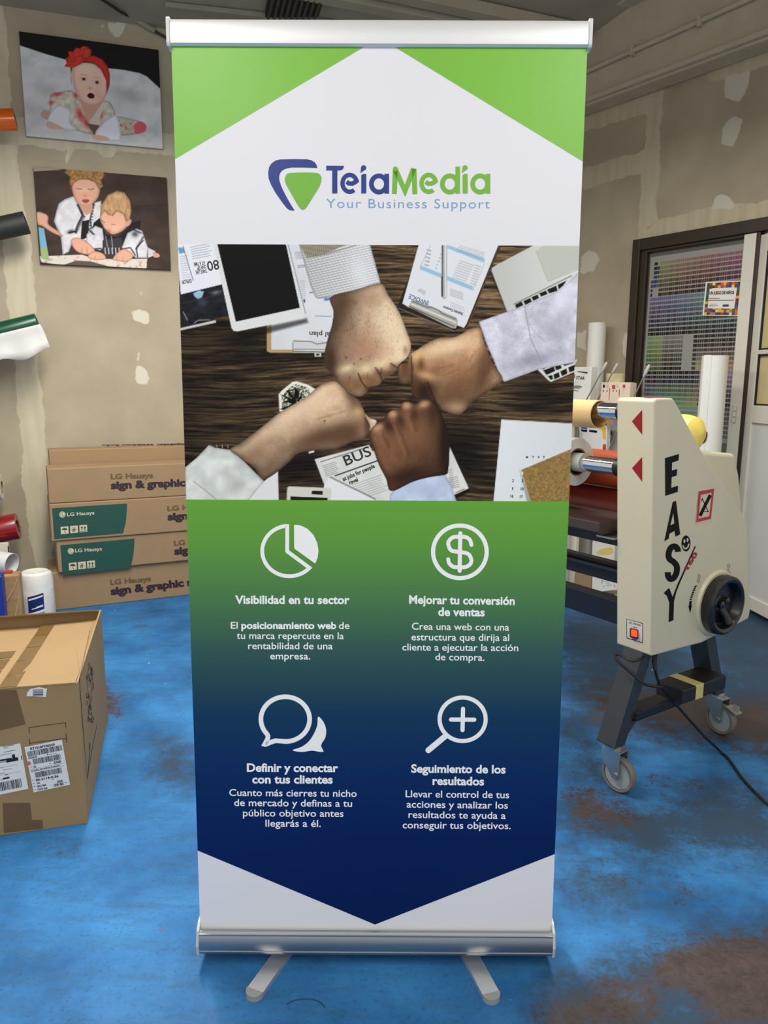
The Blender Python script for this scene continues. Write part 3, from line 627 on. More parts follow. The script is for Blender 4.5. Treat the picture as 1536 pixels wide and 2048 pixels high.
A.blob(600, 690, 60, 30, (14, 11, 9), 0.7); A.blob(920, 900, 70, 60, (14, 11, 9), 0.75); A.blob(480, 680, 60, 22, (12, 10, 8), 0.8); A.blob(1080, 780, 50, 50, (22, 18, 14), 0.6); A.blob(600, 930, 70, 40, (14, 11, 9), 0.75)
ex = MB()                 # small printed words, materials: 0 dark, 1 blue
def skin(base, dark, sc=9): return lambda x, y: np.array(base)*(0.80+0.42*fbm(x/sc, y/sc, 4))[:, None]
# magazine, bag, pen
A.fill(cA((40, 40), (330, 40), (380, 362), (80, 436)), (222, 223, 228)); A.fill(cA((60, 90), (100, 95), (105, 130), (68, 138)), (96, 152, 196))
A.lines(cA((150, 90))[0], cA((300, 62))[0], cA((165, 175))[0], 6, 1.2, (120, 124, 132), 0.7, 0.3); A.lines(cA((70, 160))[0], cA((130, 150))[0], cA((95, 330))[0], 11, 1.2, (140, 143, 150), 0.6, 0.4)
A.line(cA((95, 80), (170, 335)), 1.1, (60, 60, 64))
bag = A.fill(cA((78, 436), (378, 362), (398, 450), (440, 590), (330, 610), (85, 700)), lambda x, y: np.array([30, 32, 38])*(0.5+1.1*fbm(x/10, y/7, 4))[:, None])
A.fill(cA((170, 425), (215, 405), (248, 415), (235, 455), (205, 468), (180, 450)), (150, 182, 210)); A.line(cA((85, 505), (380, 430)), 1.0, (60, 64, 74)); A.blob(405, 605, 12, 8, (92, 100, 116), 0.5, 30, bag); A.blob(432, 585, 10, 4, (150, 160, 172), 0.6, -10, bag); A.line(cA((95, 560), (130, 625)), 1.6, (190, 195, 205), 0.7)
A.line(cA((70, 692), (335, 632)), 5.2, (196, 194, 186)); A.line(cA((175, 645), (210, 622), (290, 620)), 1.6, (150, 148, 142)); A.line(cA((70, 700), (300, 650)), 1.0, (96, 92, 84))
# papers on the clipboard behind the tablet
A.fill(cA((708, 640), (708, 850), (735, 862), (1165, 864), (1200, 640)), (176, 148, 102)); A.fill(cA((742, 640), (742, 838), (1190, 838), (1210, 560), (1130, 380), (1000, 60), (830, 60)), lambda x, y: np.array([212, 213, 216])*(0.94+0.1*fbm(x/40, y/40, 2))[:, None])
A.lines(cA((910, 130))[0], cA((985, 120))[0], cA((920, 175))[0], 5, 1.0, (96, 98, 106), 0.7, 0.2); A.lines(cA((930, 225))[0], cA((1005, 215))[0], cA((935, 240))[0], 3, 1.0, (96, 98, 106), 0.7); A.lines(cA((950, 340))[0], cA((985, 335))[0], cA((960, 460))[0], 9, 1.0, (130, 132, 140), 0.7)
A.fill(cA((975, 470), (990, 470), (990, 495), (978, 495)), (70, 82, 100)); A.fill(cA((1125, 462), (1170, 458), (1175, 478), (1128, 482)), (96, 130, 180)); A.lines(cA((1020, 420))[0], cA((1045, 418))[0], cA((1020, 424))[0], 2, 1, (70, 74, 80), 0.8); A.lines(cA((1060, 592))[0], cA((1185, 594))[0], cA((1060, 594))[0], 1, 1.2, (80, 84, 90), 0.7)
A.fill(cA((895, 790), (905, 772), (1030, 772), (1080, 768), (1160, 780), (1160, 862), (905, 858)), (200, 200, 198)); A.line(cA((898, 785), (900, 850), (1160, 858)), 1.6, (74, 72, 68)); A.line(cA((900, 775), (1025, 778), (1075, 798), (1160, 785)), 1.4, (70, 70, 68)); A.line(cA((905, 835), (1160, 838)), 1.6, (120, 118, 112)); A.fill(cA((1055, 862), (1105, 862), (1108, 890), (1060, 890)), (196, 194, 190)); A.fill(cA((1070, 868), (1092, 868), (1092, 882), (1070, 882)), (50, 46, 40))
# tablet
A.fill(cA((470, 720), (1000, 610), (1010, 640), (560, 760)), (10, 8, 7), 6, 0.6)
A.fill(cA((310, 40), (450, 680), (465, 700), (490, 706), (975, 608), (990, 595), (988, 575), (845, 40)), (212, 213, 210)); A.line(cA((862, 60), (992, 575)), 1.4, (120, 120, 118))
A.fill(cA((340, 40), (482, 634), (950, 532), (842, 40)), lambda x, y: np.array([13, 13, 14])+0*x[:, None])
# invoice clipboard
A.fill(cB((372, 50), (190, 498), (205, 515), (585, 668), (675, 640), (925, 50)), (44, 34, 26)); A.fill(cB((345, 50), (226, 478), (270, 505), (655, 648), (672, 625), (905, 50)), (214, 216, 219))
A.line(cB((910, 60), (685, 630)), 2.0, (96, 70, 48)); A.fill(cB((352, 212), (720, 358), (716, 388), (347, 240)), (148, 186, 208)); A.fill(cB((540, 68), (802, 165), (796, 195), (538, 92)), (148, 186, 208))
for i in range(5): A.line(cB((380+i*4, 205-i*26), (412+i*4, 216-i*26)), 2.0, (110, 112, 118), 0.7); A.line(cB((456+i*9, 230-i*24), (466+i*9, 234-i*24)), 2.0, (110, 112, 118), 0.7)
for i in range(8): A.line(cB((575+i*7, 290-i*16), (670+i*8, 325-i*16)), 1.4, (124, 126, 132), 0.55); A.line(cB((700+i*5, 335-i*18), (738+i*5, 350-i*18)), 1.6, (150, 120, 118), 0.6)
for i in range(4): A.line(cB((600+i*8, 110-i*12), (790+i*4, 165-i*13)), 1.0, (120, 122, 128), 0.6); A.line(cB((345-i*4, 375+i*4), (392-i*3, 395+i*8)), 1.2, (120, 122, 128), 0.5); A.line(cB((560, 378+i*14), (650, 408+i*14)), 1.3, (100, 102, 108), 0.55); A.line(cB((560, 470+i*18), (660, 510+i*18)), 1.3, (120, 122, 128), 0.45)
A.line(cB((355, 215), (430, 60)), 1, (150, 160, 168), 0.8); A.line(cB((720, 385), (800, 195)), 1, (150, 160, 168), 0.8)
A.fill(cB((498, 50), (498, 430), (510, 448), (525, 450), (536, 430), (540, 50)), (176, 176, 172)); A.line(cB((506, 60), (506, 430)), 2.2, (70, 68, 64)); A.line(cB((527, 60), (527, 430)), 2.0, (222, 222, 220)); A.line(cB((500, 290), (502, 430)), 1.6, (40, 38, 36))
A.fill(cB((268, 500), (290, 458), (330, 455), (600, 575), (614, 600), (600, 652), (570, 650)), (168, 166, 158)); A.line(cB((272, 498), (590, 640)), 1.6, (50, 46, 40)); A.line(cB((290, 460), (400, 505), (430, 505), (480, 525), (500, 548), (605, 590)), 1.4, (64, 60, 54)); A.line(cB((285, 480), (600, 612)), 3.0, (214, 213, 208)); A.line(cB((195, 510), (590, 672)), 1.6, (120, 116, 106))
# laptop
A.fill(cB((850, 290), (970, 560), (1000, 540), (880, 260)), (10, 8, 7), 6, 0.6)
A.fill(cB((848, 250), (852, 228), (890, 205), (1165, 60), (1480, 60), (1480, 320), (975, 545), (955, 530)), lambda x, y: np.array([204, 205, 198])*(0.9+0.12*np.clip((x-980)/150, 0, 1))[:, None]); A.fill(cB((1158, 108), (1240, 60), (1480, 60), (1480, 225), (1242, 325)), (186, 187, 178)); A.line(cB((1158, 108), (1242, 325), (1460, 240)), 1.0, (160, 160, 152))
A.line(cB((1003, 484), (1410, 283)), 2.2, (128, 128, 122)); 
for p in (((1012, 488), (1058, 464), (1070, 490), (1022, 512)), ((1070, 462), (1118, 440), (1130, 465), (1085, 488)), ((1128, 434), (1170, 416), (1180, 440), (1140, 460)), ((1180, 408), (1228, 388), (1240, 412), (1195, 430)), ((1236, 382), (1300, 354), (1310, 390), (1250, 408)), ((1310, 348), (1372, 318), (1350, 352), (1318, 380))): A.fill(cB(*p), (26, 25, 24))
A.fill(cB((1155, 925), (1245, 1015), (1262, 1026), (1440, 950), (1440, 860)), (208, 207, 202))
for p in (((1195, 915), (1245, 898), (1250, 918), (1205, 940)), ((1208, 945), (1285, 918), (1292, 950), (1232, 978)), ((1285, 905), (1328, 890), (1338, 930), (1300, 945)), ((1340, 890), (1420, 875), (1418, 895), (1355, 915)), ((1240, 985), (1272, 978), (1278, 1005), (1262, 1012)), ((1280, 975), (1318, 958), (1326, 990), (1288, 1008)), ((1328, 952), (1372, 932), (1378, 968), (1340, 985)), ((1384, 925), (1430, 905), (1430, 945), (1392, 960))): A.fill(cB(*p), (28, 27, 26))
# cactus pot
A.fill(cA((795, 1165), (815, 1140), (895, 1075), (925, 1070), (1010, 1095), (1060, 1125), (1050, 1330), (800, 1290)), (222, 221, 206)); A.fill(cA((818, 1175), (900, 1095), (925, 1090), (1010, 1118), (1040, 1200), (1000, 1300), (820, 1270)), lambda x, y: np.where((fbm(x/2.2, y/2.2, 2) > 0.42)[:, None], np.array([206, 205, 186]), np.array([90, 86, 72])))
for p in (((905, 1215), (850, 1140), (870, 1135), (905, 1180)), ((905, 1200), (915, 1110), (945, 1150), (940, 1195)), ((930, 1210), (972, 1150), (962, 1190), (935, 1230)), ((900, 1230), (805, 1165), (860, 1185), (910, 1205)), ((910, 1240), (830, 1215), (880, 1208), (920, 1220)), ((900, 1235), (800, 1275), (850, 1280), (915, 1245)), ((900, 1190), (925, 1205), (925, 1250), (890, 1240))): A.fill(cA(*p), (16, 16, 14))
# newspaper and cards
A.fill(cA((1058, 1640), (1455, 1535), (1480, 1580), (1640, 1500))[:3]+cB((557, 1480), (690, 1770), (590, 1815), (540, 1860))+cA((1540, 1960), (1125, 1960), (1130, 1830)), lambda x, y: np.array([218, 218, 210])*(0.92+0.12*fbm(x/30, y/30, 2))[:, None])
A.fill(cB((690, 1770), (590, 1815), (600, 1840), (700, 1790)), (14, 11, 9), 3, 0.8); A.line(cA((1100, 1660), (1455, 1548)), 1.2, (40, 40, 40)); A.line(cA((1205, 1762), (1520, 1650)), 2.4, (40, 40, 40))
A.lines(cA((1115, 1690))[0], cA((1225, 1655))[0], cA((1140, 1765))[0], 7, 1.0, (70, 70, 70), 0.6, 0.3); A.lines(cA((1330, 1830))[0], cA((1560, 1750))[0], cA((1400, 1930))[0], 8, 1.0, (110, 110, 108), 0.6, 0.2)
A.lines(cB((548, 1640))[0], cB((575, 1632))[0], cB((560, 1765))[0], 12, 1.0, (90, 90, 88), 0.6); A.lines(cB((545, 1700))[0], cB((610, 1685))[0], cB((560, 1770))[0], 6, 1.2, (90, 90, 88), 0.6); A.line(cB((598, 1800), (660, 1772)), 1.2, (60, 60, 58))
A.fill(cA((1125, 1835), (1168, 1770), (1500, 1935), (1490, 1960), (1120, 1960)), (220, 221, 222)); A.line(cA((1168, 1770), (1505, 1935)), 2.6, (150, 150, 146)); A.line(cA((1172, 1768), (1505, 1930)), 0.9, (90, 90, 88)); A.line(cA((1015, 1592), (1055, 1582)), 4, (210, 209, 202))
A.fill(cA((790, 1715), (795, 1960), (540, 1960), (690, 1800)), (216, 215, 212))
A.fill(cA((858, 1850), (870, 1838), (1165, 1850), (1182, 1860), (1175, 1960), (852, 1960)), (204, 203, 188)); A.fill(cA((882, 1912), (1152, 1922), (1150, 1960), (880, 1960)), (22, 22, 20)); A.fill(cA((1038, 1870), (1118, 1873), (1116, 1900), (1036, 1896)), (28, 27, 24)); A.line(cA((858, 1845), (852, 1960)), 1.6, (140, 138, 126))
for x in (340, 380, 420): A.line(cA((x, 1535), (x+6, 1560)), 1.4, (190, 190, 186), 0.8)
# calendar and kraft sheet
A.fill(cB((917, 1286), (1450, 1317), (1450, 1880), (860, 1880)), lambda x, y: np.array([216, 219, 220])*(1.0-0.05*np.clip((x-1010)/140, 0, 1))[:, None]); A.line(cB((917, 1288), (1450, 1318)), 1.4, (150, 132, 104))
A.fill(cB((1045, 1640), (1060, 1665), (1130, 1880), (1100, 1880)), (120, 112, 96), 4, 0.6)
A.fill(cB((1056, 1640), (1450, 1475), (1450, 1880), (1128, 1880), (1070, 1690)), lambda x, y: np.array([150, 122, 74])*(0.72+0.55*fbm(x/2.6, y/2.6, 3))[:, None]); A.fill(cB((1052, 1660), (1066, 1650), (1072, 1668), (1058, 1675)), (222, 218, 206))
# sleeves and fists
str_ = lambda x, y: np.array([196, 197, 196])*(0.84+0.17*(np.sin((y*0.97+x*0.22)*2*math.pi/5.0) > 0)+0.10*np.clip((x-640)/110, -1, 1))[:, None]
sl = A.fill(cA((935, 40), (1030, 380), (1062, 452), (1080, 466), (1200, 455), (1540, 350), (1455, 40)), str_, rim=(6, 0.25))
A.fill(cA((935, 40), (1000, 165), (1130, 140), (1360, 40)), lambda x, y: np.array([150, 143, 126])*(0.82+0.2*(np.sin((x*0.97-y*0.15)*2*math.pi/4.2) > 0))[:, None]); A.line(cA((1000, 167), (1150, 138), (1360, 75)), 2.0, (120, 112, 96), 0.8); A.blob(720, 545, 20, 40, (224, 226, 230), 0.5, -20, sl)
def fist(pts, base, rim): return A.fill(pts, lambda x, y: np.array(base)*(0.88+0.22*fbm(x/16, y/16, 4)+0.12*(fbm(x/2.4, y/2.4, 2)-0.37))[:, None], sm=True, rim=rim)
top = fist([(662, 594), (667, 623), (664, 650), (655, 680), (649, 710), (652, 735), (668, 750), (678, 768), (697, 786), (718, 793), (733, 785), (738, 774), (756, 771), (768, 758), (788, 745), (799, 728), (816, 712), (822, 690), (813, 662), (797, 622), (776, 590), (760, 567), (710, 580)], (204, 172, 142), (16, 0.45))
A.blob(672, 640, 16, 60, (92, 66, 48), 0.6, 8, top); A.blob(662, 715, 14, 30, (84, 56, 40), 0.7, 0, top); A.blob(776, 640, 24, 50, (206, 184, 152), 0.75, -25, top); A.blob(690, 600, 26, 14, (112, 84, 62), 0.6, 0, top); A.blob(720, 690, 36, 30, (172, 128, 100), 0.5, 0, top)
for cx, cy in ((686, 742), (716, 740), (746, 728), (772, 718), (804, 702)): A.blob(cx, cy, 10, 9, (214, 186, 148), 0.65, 0, top)
for cx, cy, r in ((700, 770, 14), (730, 758, 9), (760, 746, 12), (786, 732, 9), (735, 780, 8)): A.blob(cx, cy, r, r*0.8, (80, 52, 36), 0.7, 0, top)
for x0, y0 in ((736, 745), (700, 752), (764, 734)): A.line([(x0, y0), (x0-3, y0+18), (x0+2, y0+32)], 2.0, (62, 40, 28), 0.6, top)
for cx, cy in ((692, 715), (722, 718), (708, 728)): A.blob(cx, cy, 2.4, 2.0, (60, 36, 26), 0.8, 0, top)
for i in range(160): 
    x0 = random.uniform(670, 800); y0 = random.uniform(600, 715); A.line([(x0, y0), (x0+random.uniform(-3, 3), y0+random.uniform(4, 8))], 0.9, (70, 48, 36), 0.28, top)
rs = A.fill(cB((760, 606), (900, 555), (1000, 522), (1085, 495), (1200, 440), (1290, 405), (1370, 345), (1460, 255), (1460, 885), (1180, 938), (938, 1026), (915, 1000), (870, 890), (810, 750)), lambda x, y: np.array([204, 203, 214])*(0.80+0.30*fbm(x/16, y/16, 3)+0.10*((np.sin(x*2.0+y*0.7)*np.sin(y*2.0-x*0.7)) > 0.1))[:, None], rim=(5, 0.2))
A.blob(1110, 660, 28, 30, (150, 150, 160), 0.55, -20, rs); A.blob(1060, 720, 50, 16, (128, 127, 138), 0.6, -15, rs); A.blob(1130, 590, 24, 40, (222, 220, 236), 0.7, 10, rs); A.line(cB((1080, 500), (1120, 720), (1205, 905)), 1.8, (140, 140, 152), 0.8); A.line(cB((1110, 620), (1160, 690), (1230, 750)), 1.4, (150, 150, 162), 0.6)
rh = fist(cB((770, 652), (700, 655), (640, 690), (580, 715), (470, 722), (390, 760), (325, 805), (282, 832), (262, 890), (212, 905), (196, 950), (205, 1010), (238, 1040), (284, 1042), (292, 1110), (330, 1152), (395, 1130), (430, 1160), (480, 1212), (560, 1242), (620, 1255), (662, 1225), (710, 1175), (800, 1110), (925, 1012), (860, 900), (795, 745)), (182, 144, 110), (14, 0.45))
A.blob(900, 690, 40, 12, (212, 184, 150), 0.6, -14, rh); A.blob(840, 720, 12, 22, (206, 160, 112), 0.7, 0, rh); A.blob(845, 762, 16, 10, (200, 158, 112), 0.6, -20, rh); A.blob(898, 812, 14, 10, (196, 160, 122), 0.7, 10, rh); A.blob(965, 720, 14, 40, (88, 60, 42), 0.6, 20, rh); A.blob(850, 790, 20, 12, (66, 42, 28), 0.75, 30, rh); A.blob(826, 748, 12, 22, (84, 52, 34), 0.6, 0, rh); A.blob(870, 742, 26, 12, (120, 84, 60), 0.45, -20, rh); A.blob(808, 742, 8, 14, (146, 104, 76), 0.5, 0, rh); A.blob(930, 760, 30, 20, (132, 94, 66), 0.5, -30, rh)
A.line(cB((283, 850), (300, 930), (290, 1040)), 2.2, (70, 44, 30), 0.6, rh); A.line(cB((395, 1130), (470, 1180), (500, 1220)), 3.0, (50, 32, 22), 0.7, rh)
ls = A.fill(cA((110, 1700), (200, 1625), (285, 1535), (330, 1555), (440, 1572), (540, 1655), (690, 1802), (640, 1860), (560, 1960), (110, 1960)), lambda x, y: np.array([216, 219, 212])*(0.80+0.30*fbm(x/22, y/22, 3))[:, None], rim=(6, 0.2))
A.line(cA((440, 1575), (545, 1665), (680, 1810)), 2.0, (176, 178, 172), 0.8); A.line(cA((170, 1800), (250, 1860), (340, 1935)), 1.8, (140, 142, 138), 0.8); A.blob(470, 975, 24, 12, (164, 166, 160), 0.6, -40, ls); A.blob(420, 940, 20, 24, (232, 234, 230), 0.5, 0, ls)
lh = fist(cA((440, 1572), (510, 1525), (580, 1475), (690, 1390), (800, 1300), (900, 1240), (1000, 1180), (1070, 1120), (1130, 1082), (1205, 1070), (1255, 1105), (1310, 1165), (1375, 1205), (1412, 1270), (1432, 1330), (1462, 1395), (1450, 1445), (1410, 1490), (1320, 1520), (1200, 1568), (1050, 1575), (930, 1602), (850, 1680), (690, 1788), (615, 1705), (540, 1645)), (206, 174, 142), (16, 0.5))
A.blob(560, 850, 60, 18, (214, 190, 160), 0.7, -36, lh); A.blob(655, 795, 30, 14, (212, 184, 152), 0.6, -30, lh); A.blob(640, 875, 70, 16, (104, 74, 52), 0.6, -22, lh); A.blob(700, 868, 30, 14, (96, 64, 44), 0.6, -25, lh); A.blob(728, 838, 8, 22, (196, 164, 126), 0.6, 20, lh); A.blob(700, 790, 24, 8, (136, 104, 76), 0.5, 35, lh); A.blob(540, 930, 40, 12, (150, 112, 82), 0.5, -38, lh)
A.line(cA((1240, 1110), (1300, 1175), (1370, 1215)), 1.6, (110, 78, 56), 0.5, lh); A.blob(649, 842, 2, 2, (70, 42, 30), 0.8, 0, lh)
A.fill(cA((1425, 1310), (1465, 1340), (1508, 1358), (1510, 1378), (1480, 1420), (1455, 1445), (1462, 1395)), (206, 176, 146), sm=True, rim=(4, 0.3)); A.fill(cA((1470, 1345), (1508, 1355), (1505, 1372), (1480, 1372)), (222, 200, 182))
bs = A.fill(cB((138, 1815), (180, 1765), (230, 1735), (330, 1692), (440, 1672), (525, 1672), (560, 1735), (612, 1880), (140, 1880)), lambda x, y: np.array([192, 203, 226])*(0.86+0.22*fbm(x/20, y/20, 3))[:, None], rim=(6, 0.2))
dh = fist(cB((15, 1345), (60, 1310), (112, 1265), (128, 1240), (160, 1222), (212, 1210), (222, 1178), (255, 1163), (300, 1175), (332, 1168), (352, 1148), (400, 1146), (440, 1160), (475, 1200), (505, 1265), (538, 1345), (556, 1420), (553, 1550), (545, 1640), (528, 1672), (420, 1690), (300, 1722), (150, 1788), (112, 1702), (60, 1600), (25, 1500), (-10, 1400)), (112, 78, 56), (14, 0.55))
for cx, cy, rx in ((256, 1190, 28), (165, 1250, 28), (380, 1175, 34), (75, 1335, 26)): q = cB((cx, cy))[0]; A.blob(q[0], q[1], rx/3.5, 6, (176, 136, 102), 0.7, 0, dh)
A.blob(890, 880, 10, 60, (44, 28, 20), 0.7, 0, dh); A.blob(800, 955, 40, 16, (50, 32, 24), 0.6, -20, dh)
A.blob(824, 798, 10, 6, (30, 20, 14), 0.7); A.blob(800, 740, 4, 10, (30, 20, 14), 0.6)
for cl_, x0, y0, x1, y1, k0 in ((top, 655, 0, 800, 0, 0.62), (rh, 0, 690, 0, 810, 0.62), (lh, 0, 780, 0, 930, 0.62), (dh, 880, 0, 760, 0, 0.70)):
    q = np.clip((X-x0)/(x1-x0), 0, 1) if y1 == 0 else 1-np.clip((Y-y0-(X-650)*(-0.25 if cl_ is lh else 0.0))/(y1-y0), 0, 1)
    A.mul(k0+(1.18-k0)*q, cl_)
wr_ = fbm(X/5, Y/2.2, 3); A.mul(1+0.16*(wr_-0.46), top); A.mul(1+0.22*(fbm(X/2.2, Y/5, 3)-0.46), rh); A.mul(1+0.10*(wr_-0.46), lh); A.mul(1+0.14*(fbm(X/2.2, Y/6, 3)-0.46), dh)
kh = lambda x, y: (600+x/3.491, 540+y/3.491)
def bl(cx, cy, rx, ry, col, al, ang=0.0, clip=None): A.blob(*kh(cx, cy), rx, ry, col, al, ang, clip)
def ln(a, b_, w, col, al, clip): A.line([kh(*a), kh(*b_)], w, col, al, clip)
bl(290, 270, 22, 36, (86, 62, 46), 0.7, 0, top); bl(640, 430, 26, 66, (226, 206, 174), 0.75, -22, top); bl(430, 560, 40, 28, (178, 134, 106), 0.55, 0, top); bl(500, 200, 24, 18, (150, 120, 94), 0.5, 0, top); bl(440, 330, 6, 30, (200, 172, 142), 0.5, 10, top)
bl(420, 800, 46, 16, (112, 80, 54), 0.7, 0, top); bl(630, 725, 24, 11, (92, 64, 44), 0.8, -20, top); bl(500, 775, 18, 13, (118, 84, 56), 0.7, -10, top)
for cx, cy, rx, ry in ((330, 685, 16, 8), (455, 690, 12, 10), (560, 655, 12, 8), (700, 612, 16, 8)): bl(cx, cy, rx, ry, (230, 208, 166), 0.8, -20, top)
for cx, cy, rx, ry in ((350, 800, 12, 14), (450, 770, 8, 12)): bl(cx, cy, rx, ry, (168, 128, 86), 0.55, 0, top)
ln((405, 720), (430, 780), 3, (56, 36, 24), 0.75, top); ln((430, 780), (470, 830), 3, (56, 36, 24), 0.75, top); ln((525, 680), (560, 730), 3, (60, 40, 28), 0.7, top); ln((560, 730), (582, 790), 3, (60, 40, 28), 0.7, top); ln((630, 650), (690, 690), 2.5, (60, 40, 28), 0.7, top); bl(212, 650, 9, 26, (66, 46, 32), 0.85, 0, top); bl(735, 560, 5, 9, (128, 96, 70), 0.6, 0, top)
for i in range(220):
    x0 = random.uniform(240, 720); y0 = random.uniform(230, 660); ln((x0, y0), (x0+random.uniform(-16, 16), y0+random.uniform(6, 18)), 0.8, (84, 58, 44), 0.22, top)
bl(1000, 555, 56, 12, (226, 202, 166), 0.7, -14, rh); bl(1170, 480, 24, 14, (210, 180, 144), 0.5, 0, rh); bl(1080, 690, 50, 24, (154, 108, 74), 0.55, 0, rh); bl(1090, 860, 44, 26, (112, 76, 52), 0.65, -20, rh); bl(1095, 960, 20, 12, (196, 162, 126), 0.65, 0, rh); bl(1300, 700, 15, 52, (78, 52, 36), 0.65, 22, rh)
bl(730, 690, 14, 24, (90, 60, 40), 0.8, 0, rh); bl(700, 690, 4, 14, (170, 122, 84), 0.5, 0, rh); bl(860, 830, 26, 22, (44, 28, 20), 0.9, 0, rh); bl(815, 800, 8, 16, (92, 60, 40), 0.6, 0, rh); bl(822, 600, 14, 11, (226, 184, 128), 0.8, 0, rh); bl(880, 735, 22, 8, (212, 166, 114), 0.8, 18, rh); bl(845, 660, 8, 14, (88, 58, 38), 0.75, 0, rh); ln((778, 600), (780, 790), 2.2, (54, 34, 24), 0.7, rh); ln((890, 780), (960, 960), 3.5, (44, 28, 20), 0.7, rh)
for a, b_ in (((960, 690), (1080, 660)), ((1000, 740), (1110, 690)), ((1180, 640), (1230, 560)), ((1150, 720), (1250, 640))): ln(a, b_, 3.5, (110, 76, 56), 0.2, rh)
bl(90, 940, 50, 16, (218, 194, 164), 0.6, -30, lh); bl(250, 1150, 74, 20, (92, 64, 44), 0.8, -14, lh); bl(375, 920, 14, 24, (90, 64, 46), 0.65, -20, lh); bl(405, 990, 11, 9, (206, 172, 116), 0.7, 0, lh); bl(440, 1120, 12, 14, (150, 112, 80), 0.6, 0, lh); bl(230, 860, 18, 16, (196, 164, 136), 0.5, 0, lh); ln((120, 1040), (320, 985), 4, (124, 92, 70), 0.22, lh); ln((450, 1030), (480, 1090), 2.5, (60, 40, 28), 0.6, lh); bl(470, 1080, 6, 22, (84, 56, 40), 0.7, 0, lh); A.blob(500, 915, 50, 12, (140, 106, 78), 0.6, -36, lh)
bl(800, 1140, 46, 40, (140, 100, 72), 0.6, 0, dh); bl(1015, 1200, 12, 74, (38, 25, 18), 0.85, 0, dh); bl(760, 1440, 52, 18, (46, 30, 22), 0.65, -15, dh); bl(620, 1085, 12, 16, (46, 30, 22), 0.75, -30, dh); bl(700, 1050, 7, 16, (52, 34, 24), 0.7, -20, dh); bl(800, 1010, 7, 14, (56, 36, 26), 0.6, -10, dh); bl(930, 1000, 10, 22, (60, 40, 28), 0.7, 0, dh)
for a, b_ in (((545, 1130), (600, 1230)), ((640, 1040), (690, 1160)), ((690, 1160), (740, 1290)), ((745, 1000), (790, 1120))): ln(a, b_, 9, (160, 116, 86), 0.24, dh); ln((a[0]+26, a[1]+16), (b_[0]+26, b_[1]+10), 8, (60, 40, 28), 0.22, dh)
for cx, cy, rx, ry in ((745, 945, 10, 9), (645, 1005, 9, 8), (865, 940, 12, 7), (535, 1105, 10, 7)): bl(cx, cy, rx, ry, (198, 156, 120), 0.8, -20, dh)
# printed words
T = lambda s, a, b_, cap, m=0, bold=0.0: text_on(ex, BP, s, a, b_, cap*1.05, m, off=0.0007, bold=bold+0.012)
T('80', cA((352, 180))[0], cA((266, 196))[0], 18, 0, 0.0)
T('TAKE LIFE', cA((270, 250))[0], cA((186, 262))[0], 6.5, 0, 0.01); T('ONE SIP', cA((262, 218))[0], cA((196, 232))[0], 6.5, 0, 0.01); T('AT A TIME', cA((254, 190))[0], cA((172, 203))[0], 6.5, 0, 0.01); T('EXPLOR', cA((154, 322))[0], cA((84, 336))[0], 6.5, 0, 0.01)
T('al plan', cA((1172, 712))[0], cA((1020, 706))[0], 9, 0, 0.0)
T('INVOICE', cB((412, 462))[0], cB((276, 412))[0], 8.5, 1, 0.0); T('Business Company', cB((648, 545))[0], cB((512, 494))[0], 4.5, 0, 0.01)
T('BUS', cA((1288, 1688))[0], cA((1478, 1610))[0], 19, 0, 0.0); T('at jobs for people', cA((1268, 1800))[0], cA((1500, 1700))[0], 7.5, 0, 0.02); T('ravel', cA((1315, 1825))[0], cA((1378, 1800))[0], 7.5, 0, 0.02)
for ch, x in (('M', 1096), ('T', 1138), ('W', 1177), ('T', 1214)): T(ch, cB((x-7, 1558))[0], cB((x+7, 1559))[0], 4.2, 0, 0.02)
for ch, x, y in (('2', 998, 1724), ('3', 1064, 1724), ('9', 994, 1780), ('10', 1062, 1782), ('16', 990, 1832), ('17', 1056, 1836)): T(ch, cB((x-5*len(ch), y))[0], cB((x+5*len(ch), y+1))[0], 5.2, 0, 0.02)
A.C = np.clip((A.C-118)*1.12+124, 4, 250); A.build('printed_photograph', vcmat('print_photo', 0.55, 0.15), sheet, 0.0004, ex, [mat('print_black', (34, 34, 36), 0.5), mat('print_invoice_blue', (60, 104, 150), 0.5)])
# ================================================================== LAMINATOR (local axes: MX = rearwards, MY = along the rollers, away from the viewer)
MX = unit((0.83, 0.555, 0)); MY = np.array([-MX[1], MX[0], 0])
Pm = np.array([1.08, 2.60, 0])-MY*0.075
MO = onp(1303, 1313, Pm, MY); MO = np.array([MO[0], MO[1], 0.0])
SIDE = Plane(MO, MX, ZUP)                                  # outer broad face
def mp_(x, y, z): return MO+MX*x+MY*y+ZUP*z
TH = 0.145
lam = thing('laminator', 'cream roll laminator on castors with a red-arrowed end housing, right of the banner', 'laminating machine', MO+MX*0.25+MY*0.07)
cream = mat('cream_enamel', (202, 193, 164), 0.34, spec=0.5, var=0.03, scale=5, bump=0.02, bscale=200)
black = mat('black_powder_coat', (22, 22, 24), 0.42, spec=0.5, var=0.1, scale=30)
slate = mat('slate_steel', (46, 50, 52), 0.45, spec=0.5, var=0.06, scale=12)
chrome = mat('chrome', (225, 225, 228), 0.08, metal=1.0)
zinc = mat('zinc_plate', (176, 180, 178), 0.32, metal=0.9)
greyrub = mat('grey_rubber', (112, 106, 100), 0.7)
def s2(x, y):
    w = SIDE.at(x, y)-MO; return (float(w@MX), float(w[2]))
outl = [s2(1303, 1313), s2(1309, 803), s2(1313, 797), s2(1346, 796), s2(1356, 812), s2(1404, 902), s2(1483, 1024), s2(1495, 1047), s2(1501, 1222), s2(1497, 1238), s2(1404, 1286)]
def housing(name, y0, y1, parent):
    mb = MB(); mb.prism([mp_(x, y0, z) for x, z in outl], MY*(y1-y0)); return mb.build(name, cream, parent, smooth=True, bevel=0.012, bseg=4, angle=40, clean=True)
